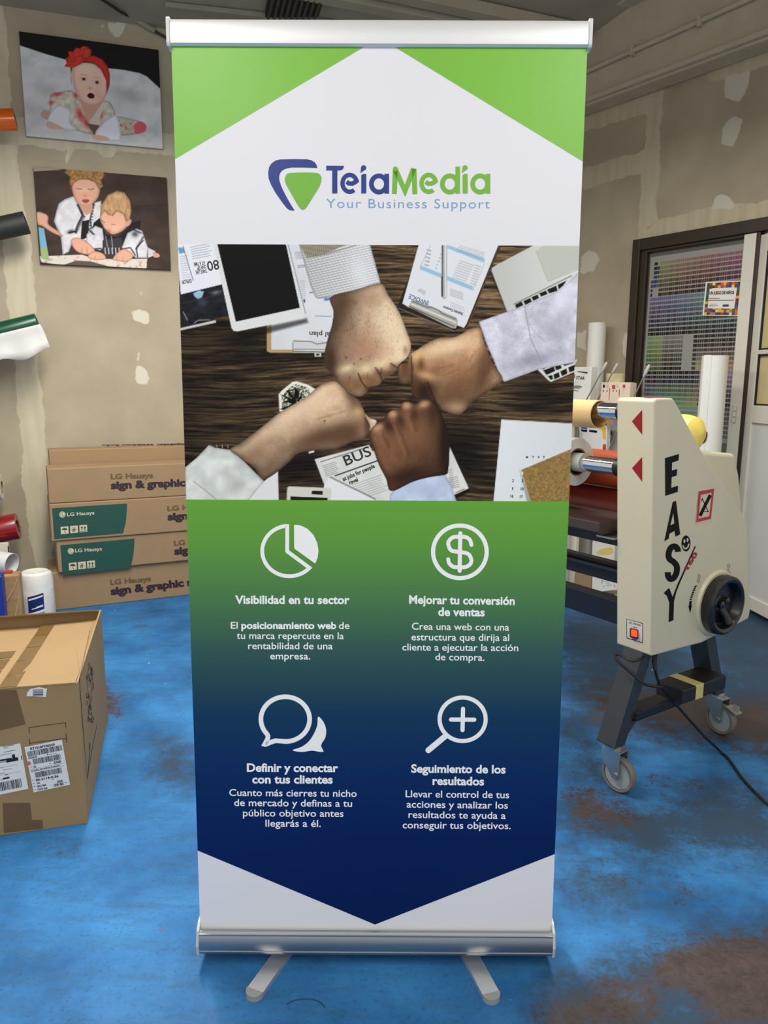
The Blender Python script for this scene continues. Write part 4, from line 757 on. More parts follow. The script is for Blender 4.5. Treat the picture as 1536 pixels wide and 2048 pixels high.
cas = housing('housing', 0.0, TH, lam); far_y = 1.78
far = housing('housing', far_y, far_y+TH, lam)
# rear fairing behind the near housing
RF = Plane(MO+MY*TH, MX, ZUP)
def r2(x, y): w = RF.at(x, y)-MO; return (float(w@MX), float(w[2]))
xr, zr = r2(1470, 902); xl, _ = r2(1400, 900)
mb = MB(); mb.prism([mp_(x, TH-0.004, z) for x, z in [(xl-0.10, 0.62), (xl-0.10, zr+0.012), (xl, zr+0.012), (xr, zr-0.01), (r2(1478, 950)[0], r2(1478, 950)[1]), (r2(1488, 1030)[0], 0.86), (r2(1488, 1030)[0]-0.03, 0.62)]], MY*0.17)
mb.build('motor_cover', cream, lam, smooth=True, bevel=0.016, bseg=4, angle=40, clean=True)
# red arrows on the narrow front face
fx0, fz0 = outl[0]; fx1, fz1 = outl[1]
FD = unit(MX*(fx1-fx0)+ZUP*(fz1-fz0)); FP = Plane(mp_(fx0, 0, fz0), MY, FD)
red = mat('signal_red', (142, 14, 20), 0.4); ink = mat('black_ink', (13, 12, 11), 0.6, spec=0.15)
k6b = lambda *P: [(1120+x/3.692, 780+y/3.692) for x, y in P]
for P in (((606, 147), (531, 232), (606, 331)), ((606, 495), (531, 577), (606, 677))):
    mb = MB(); fillp(mb, FP, k6b(*P), 0, 0.0008); mb.build('arrow_mark', red, cas)
TOPP = Plane(mp_(outl[2][0], 0, outl[2][1]+0.001), MX, MY)
mb = MB(); mb.poly([mp_(outl[2][0]+0.01, 0.035, outl[2][1]+0.0012), mp_(outl[2][0]+0.075, 0.035, outl[3][1]+0.0022), mp_(outl[2][0]+0.045, 0.10, outl[3][1]+0.0016)]); mb.build('arrow_mark', red, cas)
# switch plate
mb = MB(); fillp(mb, FP, k6b((490, 1690), (492, 1832), (610, 1868), (612, 1722)), 1, 0.0008); fillp(mb, FP, k6b((494, 1694), (496, 1828), (606, 1862), (608, 1726)), 0, 0.0011)
text_on(mb, FP, 'ON', k6b((538, 1755))[0], k6b((566, 1762))[0], 3.0, 1, 0.0014, 0.02); text_on(mb, FP, 'OFF', k6b((534, 1842))[0], k6b((568, 1851))[0], 3.0, 1, 0.0014, 0.02)
text_on(mb, FP, 'DOM POWER', k6b((538, 1728))[0], k6b((596, 1744))[0], 2.6, 1, 0.0014, 0.02); fillp(mb, FP, k6b((505, 1722), (536, 1730), (520, 1706)), 2, 0.0014)
pl_ = mb.build('switch_plate', [mat('plate_white', (206, 204, 196), 0.45), ink, mat('plate_ochre', (150, 140, 90), 0.5)], cas)
mb = MB(); q = [FP.at(*p, off=0.0012) for p in k6b((524, 1756), (524, 1822), (578, 1838), (578, 1770))]; mb.prism(q, FP.out*0.006); mb.build('switch_bezel', mat('dark_red_plastic', (96, 14, 10), 0.35), pl_, bevel=0.001)
mb = MB(); q = [FP.at(*p, off=0.0066) for p in k6b((531, 1766), (531, 1812), (571, 1824), (571, 1778))]; mb.prism(q, FP.out*0.004); mb.build('rocker_switch', mat('lit_switch', (255, 74, 20), 0.3, emit=0.9), pl_, bevel=0.001)
# lettering EASY 160 with a smiling badge
mb = MB(); OFF = 0.0009
def sf(P, m=0, off=OFF): fillp(mb, SIDE, k6b(*P), m, off)
sf([(776, 503), (880, 472), (876, 520), (828, 536), (826, 595), (866, 583), (862, 632), (825, 643), (822, 722), (872, 706), (870, 752), (778, 782)])
for P in ([(833, 826), (846, 822), (838, 905), (815, 1000), (808, 1062), (803, 1098), (771, 1117)], [(845, 822), (857, 818), (888, 1065), (853, 1083), (847, 1040), (845, 985), (838, 905)], [(815, 1000), (845, 985), (847, 1040), (808, 1062)]): sf(P)
stroke(mb, SIDE, k6b(*catmull([(872, 1195), (868, 1172), (848, 1155), (820, 1165), (803, 1205), (808, 1245), (840, 1270), (862, 1300), (862, 1345), (842, 1385), (815, 1395), (799, 1372), (797, 1345)], 5, False)), 11.8, 0, OFF, cap=False)
sf([(766, 1500), (796, 1470), (806, 1462), (822, 1500), (832, 1530), (846, 1490), (870, 1430), (920, 1320), (996, 1152), (1003, 1156), (940, 1300), (890, 1415), (860, 1490), (842, 1560), (838, 1700), (803, 1714), (808, 1570), (790, 1520)])
el = lambda cx, cy, rx, ry, n=26: arc(cx, cy, rx, 0, 346, n, ry)
sf(el(931, 1133, 33, 59)); sf(el(919, 1116, 6.5, 15, 12), 1, OFF+0.0003); sf(el(942, 1108, 6.5, 15, 12), 1, OFF+0.0003)
stroke(mb, SIDE, k6b((909, 1150), (916, 1168), (930, 1172), (944, 1160), (952, 1138)), 2.6, 1, OFF+0.0003)
sf([(928, 1318), (938, 1295), (996, 1192), (1020, 1190), (1012, 1220), (948, 1332)], 2, OFF-0.0002)
text_on(mb, SIDE, '160', k6b((946, 1328))[0], k6b((1018, 1208))[0], 8.0, 3, OFF+0.0002, 0.05)
mb.build('lettering', [ink, cream, mat('pale_red', (226, 168, 158), 0.5), red], cas)
# warning sticker
mb = MB(); sf([(1000, 992), (1022, 745), (1140, 726), (1116, 968)], 1, OFF); sf([(1005, 978), (1024, 750), (1139, 728), (1114, 952)], 2, OFF+0.0002); sf([(1022, 950), (1040, 775), (1120, 757), (1102, 932)], 1, OFF+0.0004); sf([(1030, 938), (1044, 788), (1114, 768), (1098, 925)], 0, OFF+0.0006)
stroke(mb, SIDE, k6b((1034, 930), (1110, 775)), 6.5, 3, OFF+0.0009, cap=False); stroke(mb, SIDE, k6b((1050, 800), (1095, 900)), 1.6, 3, OFF+0.0009); stroke(mb, SIDE, k6b((1046, 822), (1050, 800)), 1.2, 3, OFF+0.0009); stroke(mb, SIDE, k6b((1060, 900), (1098, 898)), 1.2, 3, OFF+0.0009)
mb.build('warning_sticker', [cream, mat('sticker_pink', (226, 176, 160), 0.5), mat('sticker_red', (168, 34, 34), 0.45), ink], cas)
# hand wheel with its collar, direction marks
wc = SIDE.at(*k6b((1152, 1572))[0]); rr = (SIDE.at(*k6b((1152, 1350))[0])-SIDE.at(*k6b((1152, 1772))[0]))[2]/2
mb = MB(); mb.lathe(wc-MY*(-0.02), -MY, [(rr*1.12, 0), (rr*1.12, 0.022), (rr*1.06, 0.030), (rr*0.9, 0.030), (0, 0.030)], 48); mb.build('collar', cream, cas, smooth=True, bevel=0.0)
mb = MB(); mb.lathe(wc, -MY, [(0, 0.008), (rr*0.97, 0.008), (rr*1.0, 0.02), (rr*0.97, 0.044), (rr*0.88, 0.05), (rr*0.78, 0.046), (rr*0.72, 0.03), (rr*0.68, 0.018), (rr*0.30, 0.016), (rr*0.26, 0.020), (0, 0.020)], 56)
hw = mb.build('hand_wheel', mat('black_bakelite', (20, 20, 21), 0.3, spec=0.6), cas, smooth=True)
mb = MB()
hk = wc-MY*0.04+MX*(rr*0.18)-ZUP*(rr*0.62); mb.tube([wc-MY*0.012+MX*rr*0.0-ZUP*rr*0.1, wc-MY*0.03+MX*rr*0.1-ZUP*rr*0.36, hk], [0.016, 0.014, 0.017], 14); mb.lathe(wc+MY*0.0-MX*rr*0.12+ZUP*rr*0.02, -MY, [(0.014, 0.018), (0.014, 0.034), (0, 0.038)], 14); mb.lathe(wc+MX*rr*0.16+ZUP*rr*0.1, -MY, [(0.014, 0.018), (0.014, 0.034), (0, 0.038)], 14)
mb.build('crank_handle', mat('black_bakelite', (20, 20, 21), 0.3), hw, smooth=True)
mb = MB(); sf([(948, 1595), (975, 1588), (962, 1648)]); sf([(957, 1560), (974, 1556), (970, 1592), (953, 1597)])
for (x, y) in ((966, 1545), (971, 1528), (977, 1511), (983, 1495), (989, 1479), (995, 1464), (1001, 1449)): sf([(x-9, y), (x+9, y-8), (x+9, y+2), (x-9, y+9)])
mb.build('direction_arrow', ink, cas); mb = MB()
for sy in (((1028, 1375), (1024, 1408)), ((1246, 1298), (1242, 1336))):
  mb = MB()
  for cx, cy in sy: stroke(mb, SIDE, k6b(*arc(cx, cy, 9, 0, 350, 18, 15)), 0.5, 0, OFF, closed=True); sf(el(cx, cy, 2.2, 3.5, 8))
  mb.build('roller_symbol', ink, cas)
mb = MB()
for i, (x, y) in enumerate(((1258, 1352), (1262, 1366), (1266, 1380), (1269, 1394), (1271, 1406))): stroke(mb, SIDE, k6b((x-3, y-6), (x+3, y+14)), 0.9, 0, OFF)
mb.build('direction_arrow', ink, cas)
# yellow rear roller
yp = onp(1362, 842, mp_(0, TH+0.10, 0), MY)
mb = MB(); mb.lathe(yp+MX*0.006-ZUP*0.045+MY*0.0, MY, [(0, -0.09), (0.03, -0.085), (0.062, -0.06), (0.07, -0.02), (0.07, 0.10), (0, 0.10)], 32); mb.build('rear_roller', mat('yellow_rubber', (226, 204, 96), 0.45), lam, smooth=True)
# shafts, silicone roller
def axis(px, py, x):          # axis through the pixel where it meets the inner side of the near housing
    w = onp(px, py, mp_(x, 0, 0), MX); return float(w[2])
def cyl(name, x, z, r, y0, y1, mt, parent, seg=32, caps=True, extra=None):
    mb = MB(); mb.lathe(mp_(x, 0, z), MY, [(0, y0), (r, y0), (r, y1), (0, y1)], seg); return mb.build(name, mt, parent, smooth=True)
XU, XL = 0.02, 0.02
ZU = axis(1228, 823, XU); ZL = axis(1230, 933, XL)
for z, x, r in ((ZU, XU, 0.029), (ZL, XL, 0.029)):
    sh = cyl('supply_shaft', x, z, r, TH+0.01, far_y-0.01, chrome, lam); cyl('brake_collar', x, z, r*1.12, TH-0.003, TH+0.055, blk, lam)
ZS = axis(1233, 936, 0.20)
cyl('silicone_roller', 0.20, ZS-0.005, 0.068, TH, far_y, mat('orange_silicone', (178, 74, 40), 0.4, spec=0.5), lam, 40)
cyl('silicone_roller', 0.20, ZS-0.145, 0.068, TH, far_y, mat('dark_red_silicone', (120, 40, 26), 0.4, spec=0.5), lam, 40)
# feed table, rails
def rail(name, x, ytop, ybot, depth, mt, dz=0.0, px=1236):
    zt, zb_ = [float(onp(px, y, mp_(x, 0, 0), MX)[2]) for y in (ytop, ybot)]
    mb = MB(); mb.box(mp_(x, TH-0.002, zb_), MX*depth, MY*(far_y-TH+0.004), ZUP*(zt-zb_)); return mb.build(name, mt, lam, bevel=0.004)
zt_ = float(onp(1217, 1048, mp_(-0.06, 0, 0), MX)[2])
mb = MB(); mb.prism([mp_(-0.07, TH+0.045, zt_), mp_(0.16, TH+0.045, zt_+0.01), mp_(0.16, TH+0.045, zt_-0.02), mp_(-0.05, TH+0.045, zt_-0.045), mp_(-0.07, TH+0.045, zt_-0.035)], MY*(far_y-TH-0.09)); mb.build('feed_table', mat('table_steel', (58, 44, 42), 0.36, spec=0.6), lam, bevel=0.003)
mb = MB(); mb.box(mp_(-0.045, TH+0.002, zt_-0.055), MX*0.06, MY*0.075, ZUP*0.006); mb.build('table_bracket', zinc, lam)
rail('apron', 0.03, 1060, 1093, 0.03, mat('dark_apron', (36, 32, 28), 0.5)); rail('tie_rail', 0.05, 1130, 1168, 0.05, black); rail('base_rail', 0.08, 1203, 1250, 0.06, mat('blue_black_rail', (16, 20, 30), 0.45))
zr1 = float(onp(1236, 1143, mp_(0.045, 0, 0), MX)[2]); mb = MB(); mb.tube([mp_(0.043, TH, zr1), mp_(0.043, far_y, zr1)], 0.012, 16); mb.build('tie_rod', black, lam, smooth=True)
# legs, castors
def leg(px0, px1, w0, w1, ymid, name='leg', depth=0.075, wx=0.055):
    a = onp(*px0, mp_(0, ymid, 0), MY); b_ = onp(*px1, mp_(0, ymid, 0), MY); d = unit(b_-a)
    mb = MB(); P = []
    sx = MX
    mb.prism([a-sx*wx/2-MY*depth/2, a+sx*wx/2-MY*depth/2, b_+sx*wx/2-MY*depth/2, b_-sx*wx/2-MY*depth/2], MY*depth)
    mb.build(name, slate, lam, bevel=0.006, bseg=3); return b_
YM = TH/2
f_end = leg((1281, 1284), (1221, 1486), 0, 0, YM); r_end = leg((1402, 1262), (1422, 1382), 0, 0, YM)
def caster(px, py, yaw, brake, hb):
    # wheel standing on the floor, seen pixel of its contact
    g = fl(px, py); R = 0.0635; wd = unit((math.cos(yaw), math.sin(yaw), 0)); ax = np.array([-wd[1], wd[0], 0]); c = g+ZUP*R
    ct = thing_part('castor', lam)
    mb = MB(); mb.lathe(c, ax, [(R*0.80, -0.0135), (R*0.94, -0.0145), (R, -0.006), (R, 0.006), (R*0.94, 0.0145), (R*0.80, 0.0135)], 44, 0, closed=False); mb.lathe(c, ax, [(0, -0.011), (R*0.80, -0.011), (R*0.80, 0.011), (0, 0.011)], 36, 1)
    for sg in (-1, 1): mb.lathe(c+ax*sg*0.022, ax, [(0, -0.006), (0.010, -0.006), (0.010, 0.006), (0, 0.006)], 14, 2)
    mb.build('wheel', [greyrub, mat('wheel_disc', (150, 158, 156), 0.4), zinc], ct, smooth=True)
    mb = MB(); top = c+ZUP*(R+0.020)-wd*0.030
    for sg in (-1, 1):
        o = ax*sg*0.021; mb.prism([top-wd*0.028+o, top+wd*0.045+o, c+wd*0.012+o-ZUP*0.012, c-wd*0.012+o-ZUP*0.012, top-wd*0.032-ZUP*0.03+o], ax*sg*0.0028)
    mb.cbox(top+ZUP*0.002+wd*0.008, wd, ax, ZUP, (0.075, 0.047, 0.005)); mb.build('fork', zinc, ct, bevel=0.001)
    mb = MB(); mb.lathe(top, ZUP, [(0, 0.003), (0.030, 0.003), (0.030, 0.014), (0.022, 0.02), (0.012, 0.02), (0.012, max(0.03, hb-top[2]-0.0)), (0, max(0.03, hb-top[2]))], 24); mb.build('swivel', zinc, ct, smooth=True)
    if brake:
        mb = MB(); b0 = c+wd*0.052+ZUP*(R*0.9); mb.cbox(b0, wd+ZUP*-0.3, ax, ZUP, (0.05, 0.036, 0.006)); mb.cbox(b0+wd*0.01+ZUP*0.012, wd, ax, ZUP, (0.028, 0.004, 0.02)); mb.build('brake_lever', mat('brake_grey', (150, 148, 140), 0.45), ct, bevel=0.001)
def thing_part(name, parent):      # a part made of pieces: its base plate carries the pieces
    mb = MB(); mb.cbox((0, 0, 0), (1, 0, 0), (0, 1, 0), (0, 0, 1), (0.001, 0.001, 0.001)); mb.v = [tuple(np.array(v)+np.array([*(thing_part.at[:2]), thing_part.at[2]])) for v in mb.v]
    return mb.build(name, zinc, parent)
thing_part.at = f_end-ZUP*0.004
c1f = f_end
def plate_caster(end, px, py, yaw, brake):
    thing_part.at = end; caster(px, py, yaw, brake, end[2])
plate_caster(f_end, 1236, 1581, math.radians(-52), False)
plate_caster(r_end, 1440, 1466, math.radians(-62), True)
# stretcher plate with its brace, taped black pedal box
e1 = onp(1268, 1410, mp_(0, YM, 0), MY); e2 = onp(1400, 1352, mp_(0, YM, 0), MY)
xa, za = float((e1-MO)@MX), float(e1[2]); xb, zb2 = float((e2-MO)@MX), float(e2[2]); zz = (za+zb2)/2-0.01
mb = MB(); mb.box(mp_(xa-0.05, YM-0.05, zz-0.03), MX*(xb-xa+0.07), MY*0.10, ZUP*0.006); mb.box(mp_(xa-0.05, YM-0.05, zz-0.03), MX*(xb-xa+0.07), MY*0.006, ZUP*0.03)
mb.build('stretcher', black, lam, bevel=0.002)
mb = MB(); q0 = onp(1243, 1478, mp_(0, YM-0.03, 0), MY); q1 = onp(1281, 1420, mp_(0, YM-0.03, 0), MY); mb.tube([q0, q1], 0.009, 8); mb.build('brace', black, lam)
pc = mp_((xa+xb)/2+0.075, YM-0.035, zz+0.016); mb = MB(); mb.box(pc-MX*0.12-MY*0.055-ZUP*0.018, MX*0.26, MY*0.11, ZUP*0.052); pedal = mb.build('pedal_box', mat('pedal_black', (26, 25, 24), 0.5), lam, bevel=0.004)
mb = MB(); mb.box(pc-MX*0.045-MY*0.0565-ZUP*0.0195, MX*0.045, MY*0.113, ZUP*0.055); mb.build('tape_band', mat('yellow_tape', (206, 190, 116), 0.5), pedal, bevel=0.003)
# power cord
def floorp(x, y): w = fl(x, y); w[2] = 0.005; return w
c0 = onp(1309, 1318, mp_(0, 0.03, 0), MY)
fpath = [floorp(1445, 1510), floorp(1485, 1560), floorp(1515, 1592), floorp(1540, 1614), floorp(1600, 1650)]
hn = fpath[0]-c0; hn = unit((hn[1], -hn[0], 0))
hang = [onp(x, y, c0, hn) for x, y in ((1310, 1336), (1317, 1362), (1338, 1392), (1374, 1434), (1410, 1474))]
cpts = catmull([c0]+hang+fpath, 6, False)
cpts = [np.array([p[0], p[1], max(p[2], 0.005)]) for p in cpts]
mb = MB(); mb.tube(cpts, 0.0052, 10); mb.build('power_cord', mat('cord_black', (20, 20, 21), 0.5), lam, smooth=True)
mb = MB(); mb.tube([c0+ZUP*0.02, c0-ZUP*0.01, onp(1311, 1340, mp_(0, 0.02, 0), MY)], [0.009, 0.009, 0.007], 10)
mb.build('strain_relief', mat('cord_black', (20, 20, 21), 0.5), lam, smooth=True)
cp2 = catmull([onp(1300, 1306, mp_(0, 0.06, 0), MY), onp(1268, 1322, mp_(-0.06, 0.02, 0), MX), onp(1236, 1308, mp_(-0.06, 0.05, 0), MX), onp(1232, 1318, mp_(-0.08, 0.04, 0), MX), onp(1258, 1342, mp_(-0.06, 0.0, 0), MX), onp(1290, 1368, mp_(0, 0.0, 0), MY), onp(1322, 1374, mp_(0, -0.01, 0), MY)], 6, False)
mb = MB(); mb.tube(cp2, 0.005, 8); mb.build('looped_cable', mat('cord_black', (20, 20, 21), 0.5), lam, smooth=True)
# far legs, plain, behind the banner
for x0, x1 in ((outl[0][0]+0.04, -0.06), (0.33, 0.42)):
    mb = MB(); mb.prism([mp_(x0-0.04, far_y+0.04, 0.5), mp_(x0+0.04, far_y+0.04, 0.5), mp_(x1+0.04, far_y+0.04, 0.0), mp_(x1-0.04, far_y+0.04, 0.0)], MY*0.07); mb.build('leg', slate, lam, bevel=0.005)

# film rolls loaded on the two shafts
kraft = mat('kraft_core', (204, 166, 112), 0.65, var=0.05, scale=12)
def roll_thing(name, label, cat, O, ax, ro, ri, y0, y1, mo, mi, group=None, rest=None):
    t = thing(name, label, cat, O+ax*((y0+y1)/2)-ZUP*ro, 0, group)
    mb = MB(); mb.lathe(O, ax, [(ri, y0), (ro-0.002, y0), (ro, y0+0.003), (ro, y1-0.003), (ro-0.002, y1), (ri, y1)], 48); mb.build('film', mo, t, smooth=True, angle=30)
    mb = MB(); mb.lathe(O, ax, [(ri, y0+0.001), (ri, y1-0.001), (ri-0.006, y1), (ri-0.006, y0)], 40, closed=True); mb.build('core', mi, t, smooth=True); return t
yu = float((onp(1200, 818, mp_(XU, 0, 0), MX)-MO)@MY); yl = float((onp(1155, 922, mp_(XL, 0, 0), MX)-MO)@MY)
offu = onp(1199.5, 818, mp_(0, yu, 0), MY)-mp_(XU, yu, ZU)
t = thing('film_roll', 'empty kraft cardboard core on the upper chrome shaft of the laminator', 'roll', mp_(XU, yu+0.4, ZU-0.06))
OU = mp_(XU, 0, ZU-0.012)
mb = MB(); mb.lathe(OU, MY, [(0.049, yu), (0.049, yu+0.20)], 48); mb.lathe(OU, MY, [(0.049, yu), (0.0455, yu), (0.0455, yu+1.0)], 48); mb.build('core', kraft, t, smooth=True, angle=30)
mb = MB(); mb.lathe(OU, MY, [(0.049, yu+0.20), (0.054, yu+0.20), (0.054, yu+0.96)], 48); mb.build('film', mat('clear_film', (224, 214, 190), 0.3), t, smooth=True, angle=30)
OL = mp_(XL, 0, ZL-0.0)
film = mat('white_film', (206, 206, 198), 0.35, spec=0.5, var=0.03, scale=30)
roll_thing('film_roll', 'thick white film roll on the lower chrome shaft of the laminator', 'roll', OL, MY, 0.088, 0.050, yl, yl+1.05, film, mat('dark_core', (88, 58, 40), 0.7))
cyl('supply_hub', XL, ZL, 0.034, yl-0.035, yl+0.12, mat('hub_grey', (176, 178, 168), 0.5), lam)
# ================================================================== LEFT SIDE
# ---- two canvas prints on the left wall
cP = lambda *P: [(x/3.4125, y/3.4125) for x, y in P]
WC = Plane(PL0+NL*0.026, EL, ZUP)
def canvas(px, label, rim_col):
    q = [WC.un(*p) for p in px]; u0 = (q[0][0]+q[3][0])/2; u1 = (q[1][0]+q[2][0])/2; v1 = (q[0][1]+q[1][1])/2; v0 = (q[2][1]+q[3][1])/2
    t = thing('canvas_picture', label, 'picture', WC.pt((u0+u1)/2, v0, -0.024))
    mb = MB(); mb.box(WC.pt(u0, v0, -0.0245), WC.ex*(u1-u0), WC.ey*(v1-v0), WC.out*0.0243); mb.build('canvas', mat('canvas_edge_'+rim_col[0], rim_col[1], 0.8), t, bevel=0.002)
    return t, Art(WC, u0+0.001, u1-0.001, v0+0.001, v1-0.001, 230, 170)
t, A = canvas([(38, 62), (318, 100), (325, 298), (52, 272)], 'upper canvas photo of a baby in a red headband lying on a white blanket', ('pale', (168, 166, 166)))
X, Y = A.X, A.Y
A.C[:] = np.array([200, 199, 199])*(0.86+0.24*fbm(X/26, Y/20, 4))[:, None]; A.blob(262, 190, 34, 14, (140, 142, 152), 0.5, 10); A.blob(230, 165, 30, 8, (214, 214, 220), 0.5, 10); A.blob(100, 250, 80, 14, (206, 206, 212), 0.5, 8); A.blob(300, 200, 6, 30, (216, 217, 222), 0.4, 0); A.blob(70, 150, 24, 20, (204, 206, 212), 0.5)
A.fill(cP((100, 180), (1110, 320), (1110, 620), (1060, 575), (1000, 520), (950, 498), (850, 478), (745, 466), (600, 440), (440, 405), (300, 365), (130, 308)), (26, 24, 25))
fl_ = lambda base: (lambda x, y: np.where((fbm(x/4.0, y/4.0, 2) > 0.53)[:, None], np.array([200, 92, 92]), np.array(base)*(0.82+0.32*fbm(x/6, y/6, 3))[:, None]))
A.fill(cP((795, 800), (900, 815), (975, 835), (1000, 865), (985, 900), (920, 916), (805, 915)), fl_((196, 186, 166)), sm=True, rim=(5, 0.3)); A.fill(cP((925, 840), (975, 836), (998, 868), (985, 898), (925, 912), (918, 880)), (206, 92, 100), sm=True)
A.fill(cP((345, 650), (420, 628), (490, 620), (560, 690), (720, 685), (775, 740), (800, 860), (780, 915), (640, 920), (520, 890), (440, 850), (330, 820), (280, 790), (300, 750), (340, 745)), lambda x, y: np.array([206, 200, 180])*(0.80+0.36*fbm(x/6, y/6, 3))[:, None], sm=True, rim=(6, 0.3))
for cx, cy, rx, ry, a in ((390, 645, 10, 4, -8), (350, 700, 5, 4, 0), (545, 780, 6, 14, -20), (590, 840, 6, 12, -30), (690, 770, 4, 12, 0), (520, 650, 6, 5, 0)): A.blob(cx/3.4125, cy/3.4125, rx, ry, (204, 56, 68), 0.9, a)
A.fill(cP((390, 720), (450, 730), (485, 770), (480, 835), (525, 885), (440, 886), (370, 870), (325, 845), (335, 780)), (216, 216, 222), sm=True, rim=(6, 0.2)); A.fill(cP((320, 835), (350, 832), (440, 882), (340, 876), (318, 858)), (206, 166, 146), sm=True); A.fill(cP((280, 780), (300, 760), (345, 765), (330, 800), (300, 808)), (190, 150, 130), sm=True)
A.fill(cP((540, 660), (700, 690), (690, 730), (608, 830), (560, 740)), (196, 150, 130)); A.fill(cP((600, 850), (690, 715), (712, 730), (640, 900)), (200, 192, 176)); A.fill(cP((590, 840), (700, 860), (690, 905), (640, 918)), (112, 84, 66)); 
A.fill(cP((700, 840), (750, 800), (795, 790), (822, 870), (822, 955), (780, 962), (735, 960), (650, 915)), (218, 219, 226), sm=True, rim=(6, 0.22)); A.fill(cP((625, 925), (700, 925), (750, 952), (700, 962), (655, 958)), (204, 164, 146), sm=True)
fc = A.fill(cP((498, 470), (540, 435), (600, 428), (670, 450), (728, 520), (735, 610), (705, 685), (650, 720), (600, 716), (555, 690), (520, 630), (497, 550)), (224, 186, 164), sm=True, rim=(9, 0.22)); A.blob(172, 135, 16, 10, (236, 204, 184), 0.6, 0, fc); A.blob(196, 190, 10, 12, (206, 150, 130), 0.5, 0, fc); A.blob(160, 185, 8, 8, (226, 170, 150), 0.5, 0, fc)
A.fill(cP((488, 580), (486, 500), (500, 450), (560, 418), (640, 432), (690, 475), (725, 550), (728, 640), (748, 580), (750, 510), (735, 455), (700, 405), (640, 378), (580, 385), (520, 410), (480, 455)), (190, 52, 44), rim=(5, 0.3)); A.fill(cP((440, 455), (455, 430), (445, 400), (470, 385), (465, 350), (500, 350), (515, 325), (545, 330), (570, 312), (600, 322), (625, 345), (620, 380), (590, 410), (555, 435), (500, 462)), lambda x, y: np.array([204, 62, 50])*(0.72+0.5*fbm(x/3.5, y/3.5, 3))[:, None], rim=(4, 0.2))
for cx, cy in ((572, 540), (662, 562)): A.blob(cx/3.4125, cy/3.4125, 7, 4.2, (196, 150, 134), 0.8, 8); A.fill([(cx/3.4125+3.6*math.cos(a), cy/3.4125+2.8*math.sin(a)) for a in np.linspace(0, 6.0, 12)], (52, 46, 56)); A.line(cP((cx-24, cy-32), (cx+22, cy-30)), 1.4, (168, 122, 100), 0.6)
A.blob(615/3.4125, 602/3.4125, 4, 2.2, (176, 116, 104), 0.7); A.fill(cP((596, 650), (608, 636), (630, 638), (644, 652), (640, 668), (618, 672), (600, 662)), (58, 26, 28), sm=True); A.line(cP((594, 650), (612, 634), (632, 636), (646, 652)), 1.2, (186, 96, 92), 0.7)
A.mul(np.full(len(X), 1.13)); A.build('printed_image', vcmat('print_canvas', 0.7, 0.2), t)
t, A = canvas([(65, 335), (333, 353), (341, 537), (82, 530)], 'lower canvas photo of two small children reading in white embroidered shirts', ('dark', (40, 34, 30)))
X, Y = A.X, A.Y
A.C[:] = np.array([68, 54, 47])*(0.72+0.5*fbm(X/30, Y/22, 3))[:, None]; A.line(cP((900, 1415), (1140, 1395)), 2.2, (44, 34, 30), 0.6); A.blob(120, 380, 30, 16, (86, 70, 62), 0.5); A.blob(320, 380, 20, 30, (52, 42, 37), 0.6); A.fill(cP((205, 1130), (440, 1150), (400, 1160), (230, 1170)), (150, 138, 122))
hairc = lambda base, s=3: (lambda x, y: np.array(base)*(0.62+0.8*fbm(x/s, y/s, 3) if s < 3 else 0.80+0.45*fbm(x/2.2, y/9.0, 3))[:, None])
A.fill(cP((400, 1390), (440, 1360), (500, 1338), (540, 1390), (600, 1440), (650, 1380), (690, 1370), (700, 1480), (640, 1650), (500, 1640), (470, 1720), (428, 1740), (415, 1620), (368, 1510), (385, 1440)), lambda x, y: np.array([212, 210, 212])*(0.90+0.20*fbm(x/9, y/9, 3))[:, None], rim=(6, 0.3))
A.line(cP((530, 1390), (565, 1470), (530, 1540), (515, 1590)), 5, (44, 42, 48), 0.85); A.line(cP((528, 1400), (575, 1480), (535, 1560)), 1.2, (210, 208, 210), 0.5); A.line(cP((640, 1390), (615, 1500), (625, 1560)), 3.5, (52, 50, 56), 0.8); A.fill(cP((560, 1510), (610, 1500), (600, 1620), (550, 1640)), (28, 26, 28)); A.blob(142, 463, 8, 4, (50, 48, 52), 0.8, -10)
A.fill(cP((250, 1450), (300, 1455), (330, 1480), (332, 1530), (400, 1580), (430, 1615), (360, 1590), (290, 1545), (258, 1530)), (214, 164, 140), sm=True, rim=(5, 0.3))
f1 = A.fill(cP((488, 1260), (520, 1225), (590, 1215), (650, 1235), (682, 1290), (670, 1345), (640, 1385), (600, 1412), (565, 1415), (525, 1385), (500, 1330)), (212, 162, 136), sm=True, rim=(7, 0.3)); A.fill(cP((540, 1400), (630, 1390), (640, 1440), (590, 1470), (555, 1430)), (196, 146, 122)); A.blob(165, 380, 10, 6, (226, 182, 156), 0.6, 0, f1); A.line(cP((520, 1285), (545, 1292), (560, 1290)), 1.4, (92, 60, 48), 0.9); A.line(cP((600, 1290), (625, 1294), (642, 1286)), 1.4, (92, 60, 48), 0.9); A.blob(580/3.4125, 1335/3.4125, 4, 2.5, (182, 120, 100), 0.7); A.fill(cP((558, 1368), (582, 1360), (610, 1366), (600, 1382), (578, 1386)), (150, 70, 68), sm=True)
A.fill(cP((440, 1180), (455, 1152), (560, 1150), (700, 1160), (715, 1200), (690, 1230), (705, 1270), (680, 1295), (650, 1245), (600, 1225), (545, 1222), (505, 1248), (488, 1285), (470, 1240), (480, 1210)), hairc((156, 118, 70), 2.6), rim=(4, 0.3))
